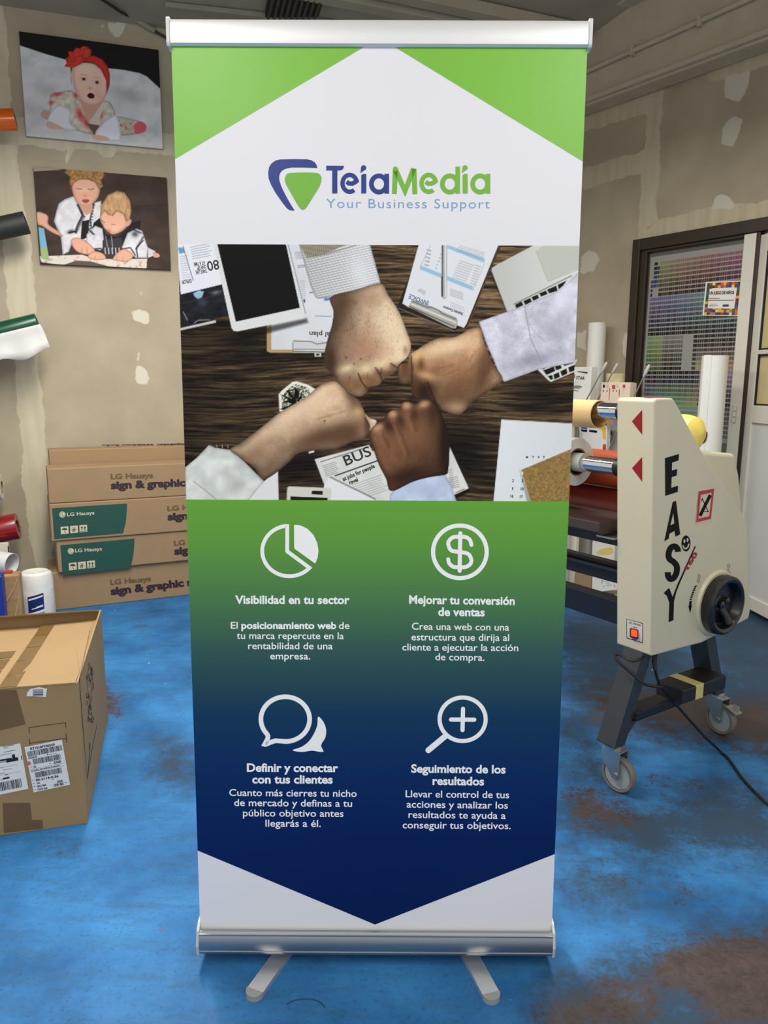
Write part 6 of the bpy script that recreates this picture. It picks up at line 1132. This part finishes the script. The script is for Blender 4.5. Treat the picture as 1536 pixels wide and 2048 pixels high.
patch(mb, zl2-0.022, zl2-0.012, -0.5, 0.3, 2, 0.0018, sk=0.02); patch(mb, zl1+0.022, zl1+0.028, -0.35, 0.28, 2, 0.0018, sk=0.015); patch(mb, zl1+0.034, zl1+0.038, -0.1, 0.28, 2, 0.0018, sk=0.01); patch(mb, zl1-0.05, zl1-0.03, -0.45, 0.05, 3, 0.0018, sk=0.03); mb.build('label', [mat('label_navy', (22, 34, 96), 0.4), mat('label_sky', (90, 160, 206), 0.4), lab, mat('label_mid', (36, 110, 170), 0.4)], t, smooth=True)
# ================================================================== BACK RIGHT: bench, goods, poster
def wr(off): return Plane(PR0+NR*off, -AR, ZUP)
bench_m = mat('bench_board', (190, 180, 158), 0.6, var=0.05, scale=6)
W5 = wr(0.62); ub0, ub1 = W5.un(1060, 900)[0], W5.un(1300, 900)[0]
bench = thing('work_bench', 'pale work bench with a raised shelf against the right wall, behind the laminator', 'bench', W5.pt((ub0+ub1)/2, 0, -0.3))
WT = wr(0.0)
def bb(mb, u0, u1, z0, z1, d0, d1, m=0): mb.box(WT.pt(u0, z0, d0), WT.ex*(u1-u0), ZUP*(z1-z0), WT.out*(d1-d0), m)
ua_, ub_ = WT.un(1105, 900)[0], WT.un(1255, 900)[0]
mb = MB(); bb(mb, ua_, ub_, 0.77, 0.80, 0.02, 0.66); mb.build('worktop', bench_m, bench, bevel=0.003)
mb = MB(); bb(mb, ua_, ub_, 1.185, 1.205, 0.22, 0.60); mb.build('shelf', bench_m, bench, bevel=0.002)
for u in (ua_+0.01, ub_-0.05):
    for d in (0.05, 0.58):
        mb = MB(); bb(mb, u, u+0.04, 0, 0.77, d, d+0.04); mb.build('leg', slate, bench)
    mb = MB(); bb(mb, u, u+0.03, 0.80, 1.185, 0.38, 0.41); mb.build('shelf_post', slate, bench)
pwht = mat('paper_white', (222, 220, 212), 0.5, var=0.02, scale=8)
# tall white roll on the bench
p = wr(0.13); c = p.at(1189, 760); r = px_r(p, 1189, 700, 17.8); zt = p.un(1192, 646)[1]
t = thing('paper_roll', 'tall white paper roll standing on the bench against the wall', 'paper roll', (c[0], c[1], 0.80))
cb = np.array([c[0], c[1], 0.80]); mb = MB(); mb.lathe(cb, ZUP, [(r*0.6, 0), (r, 0), (r, zt-0.80), (r*0.6, zt-0.80)], 40, closed=True); mb.build('paper', pwht, t, smooth=True, angle=30)
# white carton with slot and lettering, on the shelf
p = wr(0.52); q0, q1 = p.un(1140, 760)[0], p.un(1182, 760)[0]; zt = p.un(1165, 734)[1]
t = thing('packet', 'white printed packet with a black slot on the bench shelf beside the banner', 'packet', p.pt((q0+q1)/2, 1.205, -0.03))
mb = MB(); mb.box(p.pt(q0, 1.205, 0), p.ex*(q1-q0), ZUP*(zt-1.205), -p.out*0.06); mb.build('carton', pwht, t, bevel=0.002)
mb = MB(); k5b = lambda *P: [(1130+x/9.035, 700+y/9.035) for x, y in P]; fillp(mb, p, k5b((225, 380), (228, 396), (405, 424), (405, 402)), 0, 0.0012); text_on(mb, p, 'STAR', k5b((200, 525))[0], k5b((352, 540))[0], 6.2, 0, 0.0012, 0.02); text_on(mb, p, '5', k5b((150, 500))[0], k5b((182, 502))[0], 6.2, 0, 0.0012, 0.03); mb.build('lettering', ink, t)
mb = MB(); fillp(mb, p, k5b((150, 645), (240, 640), (310, 655), (300, 680), (230, 700), (150, 690)), 0, 0.0012); fillp(mb, p, k5b((150, 715), (230, 730), (260, 745), (150, 740)), 0, 0.0013); mb.build('picture', mat('grey_print', (130, 128, 124), 0.5), t)
# cream tube, leaflets
p = wr(0.30); c = p.at(1230, 770); r = px_r(p, 1230, 760, 18.6); zt = p.un(1230, 747)[1]; cb = np.array([c[0], c[1], 1.205])
mb = MB(); mb.lathe(cb, ZUP, [(0, 0), (r, 0), (r, zt-1.205), (r-0.004, zt-1.205), (r-0.004, 0.02), (0, 0.02)], 40); tag(mb.build('cream_canister', mat('cream_board', (216, 206, 160), 0.6), loc=tuple(cb), smooth=True, angle=30), 'round cream canister on the bench shelf behind the leaflets', 'canister')
for k, (dx, off, lab_) in enumerate(((0, 0.56, 'front pinkish leaflet pack with red and black marks on the bench shelf'), (5.5, 0.50, 'rear leaflet pack on the bench shelf, edge showing behind the front one'))):
    p = wr(off); q0, q1 = p.un(1201+dx, 790)[0], p.un(1259.5+dx, 790)[0]; zt = p.un(1230, 764.5+k)[1]
    t = thing('leaflet_pack', lab_, 'leaflets', p.pt((q0+q1)/2, 1.205, -0.015))
    mb = MB(); mb.box(p.pt(q0, 1.205, 0), p.ex*(q1-q0), ZUP*(zt-1.205), -p.out*0.035); mb.build('cards', mat('leaflet_cream', (218, 198, 178), 0.55), t, bevel=0.001)
    if k == 0:
        mb = MB()
        for P in (arc(703, 655, 18, 0, 340, 14, 30),): fillp(mb, p, k5b(*P), 0, 0.0012)
        for x in (695, 758, 868, 930): fillp(mb, p, k5b((x-7, 722), (x-7, 752), (x+7, 755), (x+7, 726)), 0, 0.0012)
        for P in (((850, 632), (850, 700), (905, 710), (908, 634)), ((1045, 625), (1042, 680), (1088, 684), (1090, 625)), ((800, 690), (790, 910), (800, 912), (814, 690)), ((975, 710), (970, 830), (984, 832), (990, 712))): fillp(mb, p, k5b(*P), 1, 0.0012)
        fillp(mb, p, k5b(*arc(768, 660, 18, 0, 340, 14, 28)), 2, 0.0012); fillp(mb, p, k5b(*arc(945, 650, 16, 0, 340, 14, 26)), 2, 0.0012); fillp(mb, p, k5b((1056, 690), (1052, 780), (1064, 782), (1068, 692)), 2, 0.0012)
        mb.build('printed_marks', [ink, mat('leaflet_red', (168, 62, 54), 0.5), mat('leaflet_grey', (184, 172, 156), 0.5)], t)
# tipped display rods fanned out of a bar on the bench
stand = thing('rod_stand', 'bar of slim metal rods with thick tips slanting up from the bench', 'display stand', wr(0.7).pt(WT.un(1120, 900)[0], 0.80, 0))
steel = mat('rod_steel', (178, 172, 158), 0.35, metal=0.8); tipm = mat('rod_tip', (188, 184, 174), 0.45)
mb = MB(); bb(mb, WT.un(1085, 900)[0], WT.un(1200, 900)[0], 0.80, 0.83, 0.60, 0.66); mb.build('base_bar', slate, stand)
for off, A0, B0 in ((0.63, (1154, 719), (1060, 900)), (0.63, (1214, 724), (1102, 930)), (0.40, (1236, 726), (1193, 804)), (0.64, (1299, 729), (1196, 944))):
    p = wr(off); a_, b_ = p.at(*A0), p.at(*B0); d = unit(b_-a_)
    mb = MB(); mb.tube([a_+d*0.03, b_], 0.0042, 8); rod = mb.build('rod', steel, stand, smooth=True)
    mb = MB(); mb.tube([a_, a_+d*0.012, a_+d*0.05, a_+d*0.075, a_+d*0.08], [0.004, 0.0095, 0.0105, 0.007, 0.0045], 12); mb.build('tip', tipm, rod, smooth=True)
# plastic packet with blue square and yellow corner, standing on the bench
k6c = lambda *P: [(1120+x/11.815, 830+y/11.815) for x, y in P]
p = wr(0.46); zt = p.un(1185, 846)[1]; q0, q1 = p.un(1159, 880)[0], p.un(1215.5, 880)[0]
t = thing('film_packet', 'white plastic packet with a blue square and yellow corner, standing on the bench', 'packet', p.pt((q0+q1)/2, 0.80, -0.02))
mb = MB(); P = [p.at(*q) for q in k6c((460, 168), (1115, 262))]; P = [P[0], P[1], p.pt(q1, 0.80), p.pt(q0, 0.80)]; mb.prism(P, -p.out*0.035); mb.build('bag', mat('bag_white', (212, 212, 208), 0.3, var=0.06, scale=10, bump=0.3, bscale=20), t, bevel=0.004)
mb = MB()
for m_, P in ((0, ((495, 198), (495, 320), (640, 338), (650, 212))), (1, ((495, 338), (498, 375), (540, 392), (640, 400), (645, 350))), (1, ((688, 348), (688, 398), (870, 424), (878, 372))), (2, ((845, 250), (850, 300), (960, 330), (1000, 380), (1015, 560), (1080, 575), (1075, 300), (1060, 268))), (3, ((1015, 690), (1000, 890), (1085, 900), (1085, 692)))): fillp(mb, p, k6c(*P), m_, 0.0012)
mb.build('printed_panel', [mat('panel_blue', (22, 84, 176), 0.4), ink, mat('panel_yellow', (220, 176, 40), 0.4), mat('panel_red', (176, 66, 40), 0.4)], t)
p = wr(0.36); q0, q1 = p.un(1212, 880)[0], p.un(1243, 880)[0]; zt = p.un(1225, 838)[1]
t = thing('plastic_parcel', 'grey plastic parcel with yellow tape on the bench, partly behind the laminator housing', 'parcel', p.pt((q0+q1)/2, 0.80, -0.03))
mb = MB(); mb.box(p.pt(q0, 0.80, 0), p.ex*(q1-q0), ZUP*(zt-0.80), -p.out*0.06); mb.build('bag', mat('bag_grey', (176, 172, 166), 0.3, var=0.12, scale=14, bump=0.5, bscale=25), t, bevel=0.008)
mb = MB(); fillp(mb, p, k6c((1060, 130), (1120, 70), (1160, 160), (1215, 340), (1150, 300)), 0, 0.002); mb.build('yellow_tape', mat('panel_yellow', (220, 176, 40), 0.4), t)
mb = MB(); fillp(mb, p, k6c((1130, 330), (1220, 390), (1235, 460), (1140, 480)), 0, 0.002); mb.build('dark_print', mat('dark_print', (46, 44, 44), 0.4), t); mb = MB(); fillp(mb, p, k6c((1145, 620), (1200, 620), (1190, 690), (1150, 700)), 0, 0.002); mb.build('dark_print', mat('dark_print', (46, 44, 44), 0.4), t)
for k, (x, w, colr, lb) in enumerate(((1146, 8.5, (186, 178, 160), 'pale slim bottle on the bench beside the banner edge'), (1155, 7.5, (92, 98, 84), 'dark greenish slim bottle on the bench next to the white packet'))):
    p = wr(0.50); c = p.at(x, 870); r = px_r(p, x, 870, w/2); zt = p.un(x, 842+k*4)[1]; cb = np.array([c[0], c[1], 0.80])
    mb = MB(); mb.lathe(cb, ZUP, [(0, 0), (r, 0), (r, (zt-0.8)*0.8), (r*0.5, (zt-0.8)*0.92), (r*0.5, zt-0.8), (0, zt-0.8)], 20); tag(mb.build('bottle', mat('bottle_%d' % k, colr, 0.3), loc=tuple(cb), smooth=True), lb, 'bottle', 'slim bottles on the bench')
# under the bench
p = wr(0.60); 
def standbox(name, label, cat, x0, x1, ytop, off, depth, mt, parts=None, bevel=0.002):
    p = wr(off); q0, q1 = p.un(x0, 1150)[0], p.un(x1, 1150)[0]; zt = min(0.76, p.un((x0+x1)/2, ytop)[1])
    t = thing(name, label, cat, p.pt((q0+q1)/2, 0, -depth/2)); mb = MB(); mb.box(p.pt(q0, 0, 0), p.ex*(q1-q0), ZUP*zt, -p.out*depth); mb.build('body', mt, t, bevel=bevel); return t, p, zt
standbox('white_board', 'white board on end under the bench, next to the banner edge', 'board', 1108, 1149, 1000, 0.52, 0.03, mat('board_white', (220, 214, 196), 0.55))
standbox('grey_case', 'grey case under the bench between two rails of the laminator', 'case', 1151, 1172, 1040, 0.40, 0.20, mat('case_grey', (150, 150, 140), 0.5))
t, p, zt = standbox('carton', 'brown carton on the floor under the bench', 'cardboard box', 1149, 1183, 1128, 0.58, 0.05, card)
t, p, zt = standbox('foam_box', 'white box with a yellow stain under the bench', 'box', 1181, 1226, 1068, 0.37, 0.15, pwht)
mb = MB(); k7 = lambda *P: [(1120+x/6.4, 960+y/6.4) for x, y in P]; fillp(mb, p, k7(*catmull([(470, 945), (510, 895), (580, 872), (672, 865), (672, 940), (580, 955)], 4)), 0, 0.0012); mb.build('stain', mat('stain_yellow', (216, 196, 110), 0.6), t)
p = wr(0.60); P = [p.at(*q) for q in k7((415, 1215), (760, 1290), (760, 1400), (405, 1440))]
t = thing('paper_sheet', 'white sheet with faint writing propped under the bench by the floor', 'paper', (P[0]+P[2])/2*np.array([1, 1, 0]))
mb = MB(); mb.prism(P, -p.out*0.003); mb.build('sheet', pwht, t); mb = MB()
for a_, b_, w in (((540, 1275), (535, 1320), 1.2), ((560, 1300), (640, 1290), 0.5), ((600, 1322), (640, 1318), 0.5), ((590, 1350), (660, 1342), 0.5), ((550, 1365), (566, 1368), 1.0), ((690, 1340), (700, 1352), 1.2), ((690, 1365), (712, 1366), 0.6)): stroke(mb, p, k7(a_, b_), w, 0, 0.0012, cap=False)
mb.build('writing', mat('pencil_grey', (90, 92, 104), 0.6), t)
t, p2, zt = standbox('packing_box', 'low tan box on the floor behind the propped white sheet', 'cardboard box', 1190, 1250, 1150, 0.48, 0.08, mat('tan_board', (176, 150, 108), 0.7))
hp = catmull([fl(1196, 1212, 0.012), fl(1212, 1200, 0.02), fl(1230, 1193, 0.02), fl(1262, 1192, 0.012)], 6, False)
mb = MB(); mb.tube(hp, 0.012, 10); tag(mb.build('white_hose', mat('hose_cream', (206, 198, 176), 0.5), smooth=True), 'cream hose curving across the floor under the bench', 'hose')
# tall white film roll in front of the poster
p = wr(0.34); r = px_r(p, 1425, 800, 25.0); c = p.at(1427, 760); zt = p.un(1430, 712)[1]; cb = np.array([c[0], c[1], 0.0])
t = thing('film_roll', 'tall white film roll standing in front of the colour chart', 'roll', cb)
mb = MB(); mb.lathe(cb, ZUP, [(r*0.55, 0), (r, 0), (r, zt), (r-0.003, zt+0.002), (r*0.55, zt)], 48, closed=True); o = mb.build('film', pwht, t, smooth=True, angle=30)
tc_ = unit(CAM*np.array([1, 1, 0])-cb); sdv = np.array([-tc_[1], tc_[0], 0])
a1 = math.atan2(tc_[1], tc_[0])
mb = MB(); V = []
for i in range(2):
    for z in (0.30, zt+0.004): V.append(cb+np.array([math.cos(a1-0.25-0.45*i), math.sin(a1-0.25-0.45*i), 0])*(r+0.0015+0.018*i)+ZUP*z)
mb.add(V, [(0, 2, 3, 1)]); o = mb.build('loose_edge', pwht, t); so = o.modifiers.new('thickness', 'SOLIDIFY'); so.thickness = 0.0008
CPl = Plane(cb+tc_*(r+0.002), np.array([tc_[1], -tc_[0], 0]), ZUP)
mb = MB(); k4b = lambda *P: [(1400+x/4.096, 760+y/4.096) for x, y in P]
fillp(mb, CPl, k4b((20, 420), (60, 425), (58, 460), (45, 500), (20, 525), (20, 495), (36, 470), (38, 448), (20, 450)), 0, 0.004); mb.build('black_mark', ink, t)

# ---- the colour chart behind, in the glazed frame
pc = Plane(PR0+NR*0.012, -AR, ZUP)
cu0, cu1 = pc.un(1301, 511)[0]+0.004, pc.un(1502, 489)[0]-0.004; cv1 = pc.un(1400, 500)[1]; cv0 = pc.un(1440, 886)[1]
A = Art(pc, cu0, cu1, cv0, cv1, 340, 520)
U = np.tile(np.linspace(0, 1, 340), 520); V = 1-np.repeat(np.linspace(0, 1, 520), 340)
def hsl(h, s, l):
    h = np.asarray(h)%1.0; c = (1-np.abs(2*l-1))*s; x = c*(1-np.abs((h*6)%2-1)); m_ = l-c/2; z = 0*h; k = (h*6).astype(int)
    R_ = np.choose(k%6, [c, x, z, z, x, c]); G_ = np.choose(k%6, [x, c, c, x, z, z]); B_ = np.choose(k%6, [z, z, x, c, c, x]); return np.stack([R_+m_, G_+m_, B_+m_], -1)*255
rows, cols = 42, 46
ri = np.floor(V*rows); fr = V*rows-ri; ci = np.floor(U*cols); fc_ = U*cols-ci; uc_ = (ci+0.5)/cols
paper = np.array([172, 168, 160]); C = np.tile(paper.astype(float), (len(U), 1))
def setc(mask, col): C[mask] = col[mask]
cell = (fr > 0.30) & (fc_ > 0.10) & (U > 0.02) & (U < 0.985)
def sect(r0, r1, hue, sat, l0, l1, c0=0.0, c1=1.0):
    m_ = cell & (ri >= r0) & (ri < r1) & (uc_ >= c0) & (uc_ < c1); k = np.clip((ri-r0)/max(1, r1-r0-1), 0, 1); setc(m_, hsl(hue(uc_), np.full(len(U), sat)*(0.55+0.5*k), l0+(l1-l0)*k))
sect(1, 9, lambda u: 0.16-0.27*np.clip((u-0.1)/0.9, 0, 1), 0.42, 0.50, 0.13, 0.10)
sect(1, 4, lambda u: u*0+0.95, 0.2, 0.15, 0.2, 0.05, 0.08); sect(2, 7, lambda u: 0.6+0*u, 0.5, 0.18, 0.35, 0.04, 0.11); sect(5, 9, lambda u: 0.95+0*u, 0.4, 0.22, 0.10, 0.0, 0.05)
sect(9, 18, lambda u: 0.76-0.40*u, 0.34, 0.50, 0.09)
sect(18, 26, lambda u: 0.30-0.12*u/0.2, 0.5, 0.50, 0.22, 0.0, 0.2); sect(18, 26, lambda u: 0.1+0*u, 0.06, 0.50, 0.12, 0.2, 0.42); sect(18, 26, lambda u: 0.1+0*u, 0.05, 0.12, 0.30, 0.52, 0.56); sect(18, 21, lambda u: 0.16-0.2*(u-0.5), 0.4, 0.12, 0.14, 0.56, 1.0); sect(21, 26, lambda u: 0.16-0.25*(u-0.5), 0.32, 0.24, 0.54, 0.56, 1.0)
sect(26, 29, lambda u: 0.85-0.6*u, 0.3, 0.09, 0.16, 0.0, 0.6); sect(29, 34, lambda u: 0.62-0.45*u/0.6, 0.26, 0.30, 0.50, 0.0, 0.6); sect(26, 34, lambda u: 0.80+0.1*u, 0.30, 0.55, 0.16, 0.6, 1.0)
sect(34, 41, lambda u: 0.5-0.3*u, 0.24, 0.56, 0.26, 0.0, 0.7); sect(34, 41, lambda u: 0.12+0*u, 0.12, 0.34, 0.40, 0.75, 0.95)
A.C[:] = C*0.84
ch = thing('colour_chart_poster', 'large colour swatch chart poster in the dark framed window on the right wall', 'poster', pc.pt((cu0+cu1)/2, cv0, 0))
mb = MB(); mb.box(pc.pt(cu0, cv0, -0.0015), pc.ex*(cu1-cu0), ZUP*(cv1-cv0), pc.out*0.0012); mb.build('backing', mat('poster_white', (196, 192, 184), 0.5), ch)
A.build('printed_chart', vcmat('print_chart', 0.45, 0.3), ch, 0.0003)
# small notice taped over it
pn = Plane(PR0+NR*0.020, -AR, ZUP); k3b = lambda *P: [(1400+x/6.022, 420+y/6.022) for x, y in P]
nt_ = thing('notice', 'small notice with a border of coloured blocks taped on the colour chart', 'notice', pn.at(1440, 632))
mb = MB(); P = [pn.at(*q) for q in k3b((70, 868), (498, 848), (458, 1278), (28, 1272))]; mb.prism(P, -pn.out*0.004); mb.build('card', mat('notice_white', (222, 220, 212), 0.5), nt_)
mb = MB(); BLK = [(172, 56, 40), (214, 170, 60), (40, 96, 60), (40, 62, 140), (196, 100, 44), (228, 200, 110), (92, 40, 34), (30, 70, 44)]
bm2 = [mat('block_%d' % i, c_, 0.45) for i, c_ in enumerate(BLK)]
def bil(u, v): q = k3b((88, 880), (486, 862), (448, 1268), (46, 1262)); a_ = np.array(q[0])*(1-u)+np.array(q[1])*u; b_ = np.array(q[3])*(1-u)+np.array(q[2])*u; return tuple(a_*(1-v)+b_*v)
rs = random.Random(11); n_, m__ = 12, 12
for i in range(n_):
    for j in range(m__):
        if 2 <= i < 10 and 2 <= j < 9: continue
        fillp(mb, pn, [bil(i/n_, j/m__), bil((i+1)/n_, j/m__), bil((i+1)/n_, (j+1)/m__), bil(i/n_, (j+1)/m__)], rs.randrange(8), 0.0008)
mb.build('block_border', bm2, nt_)
mb = MB(); fillp(mb, pn, k3b((115, 950), (445, 938), (412, 1188), (92, 1185)), 2, 0.0012)
text_on(mb, pn, 'UN JUEGO DE NIÑOS', k3b((114, 1018))[0], k3b((412, 1010))[0], 5.6, 0, 0.0016, 0.045)
for a_, b_, w, m_ in (((108, 1068), (238, 1066), 1.8, 1), ((106, 1090), (408, 1086), 1.4, 0), ((110, 1148), (212, 1146), 0.7, 0), ((120, 1134), (190, 1132), 0.5, 0), ((108, 1164), (180, 1163), 0.4, 0)): stroke(mb, pn, k3b(a_, b_), w, m_, 0.0016, cap=False)
fillp(mb, pn, k3b((275, 1138), (348, 1136), (345, 1164), (270, 1166)), 3, 0.0016); mb.build('lettering', [ink, mat('notice_red', (190, 70, 50), 0.5), mat('notice_white', (222, 220, 212), 0.5), mat('notice_slate', (48, 60, 84), 0.5)], nt_)
# a curled hair-thin thread on the floor in front of the banner
tp = [fl(574, 2008, 0.002), fl(585, 2002, 0.002), fl(602, 1998, 0.002), fl(622, 1998, 0.002), fl(640, 2004, 0.002), fl(649, 2014, 0.002)]
mb = MB(); mb.tube(catmull(tp, 5, False), 0.0007, 6); tag(mb.build('thread', mat('thread_dark', (36, 30, 28), 0.6)), 'thin dark thread curled on the floor in front of the banner', 'thread')
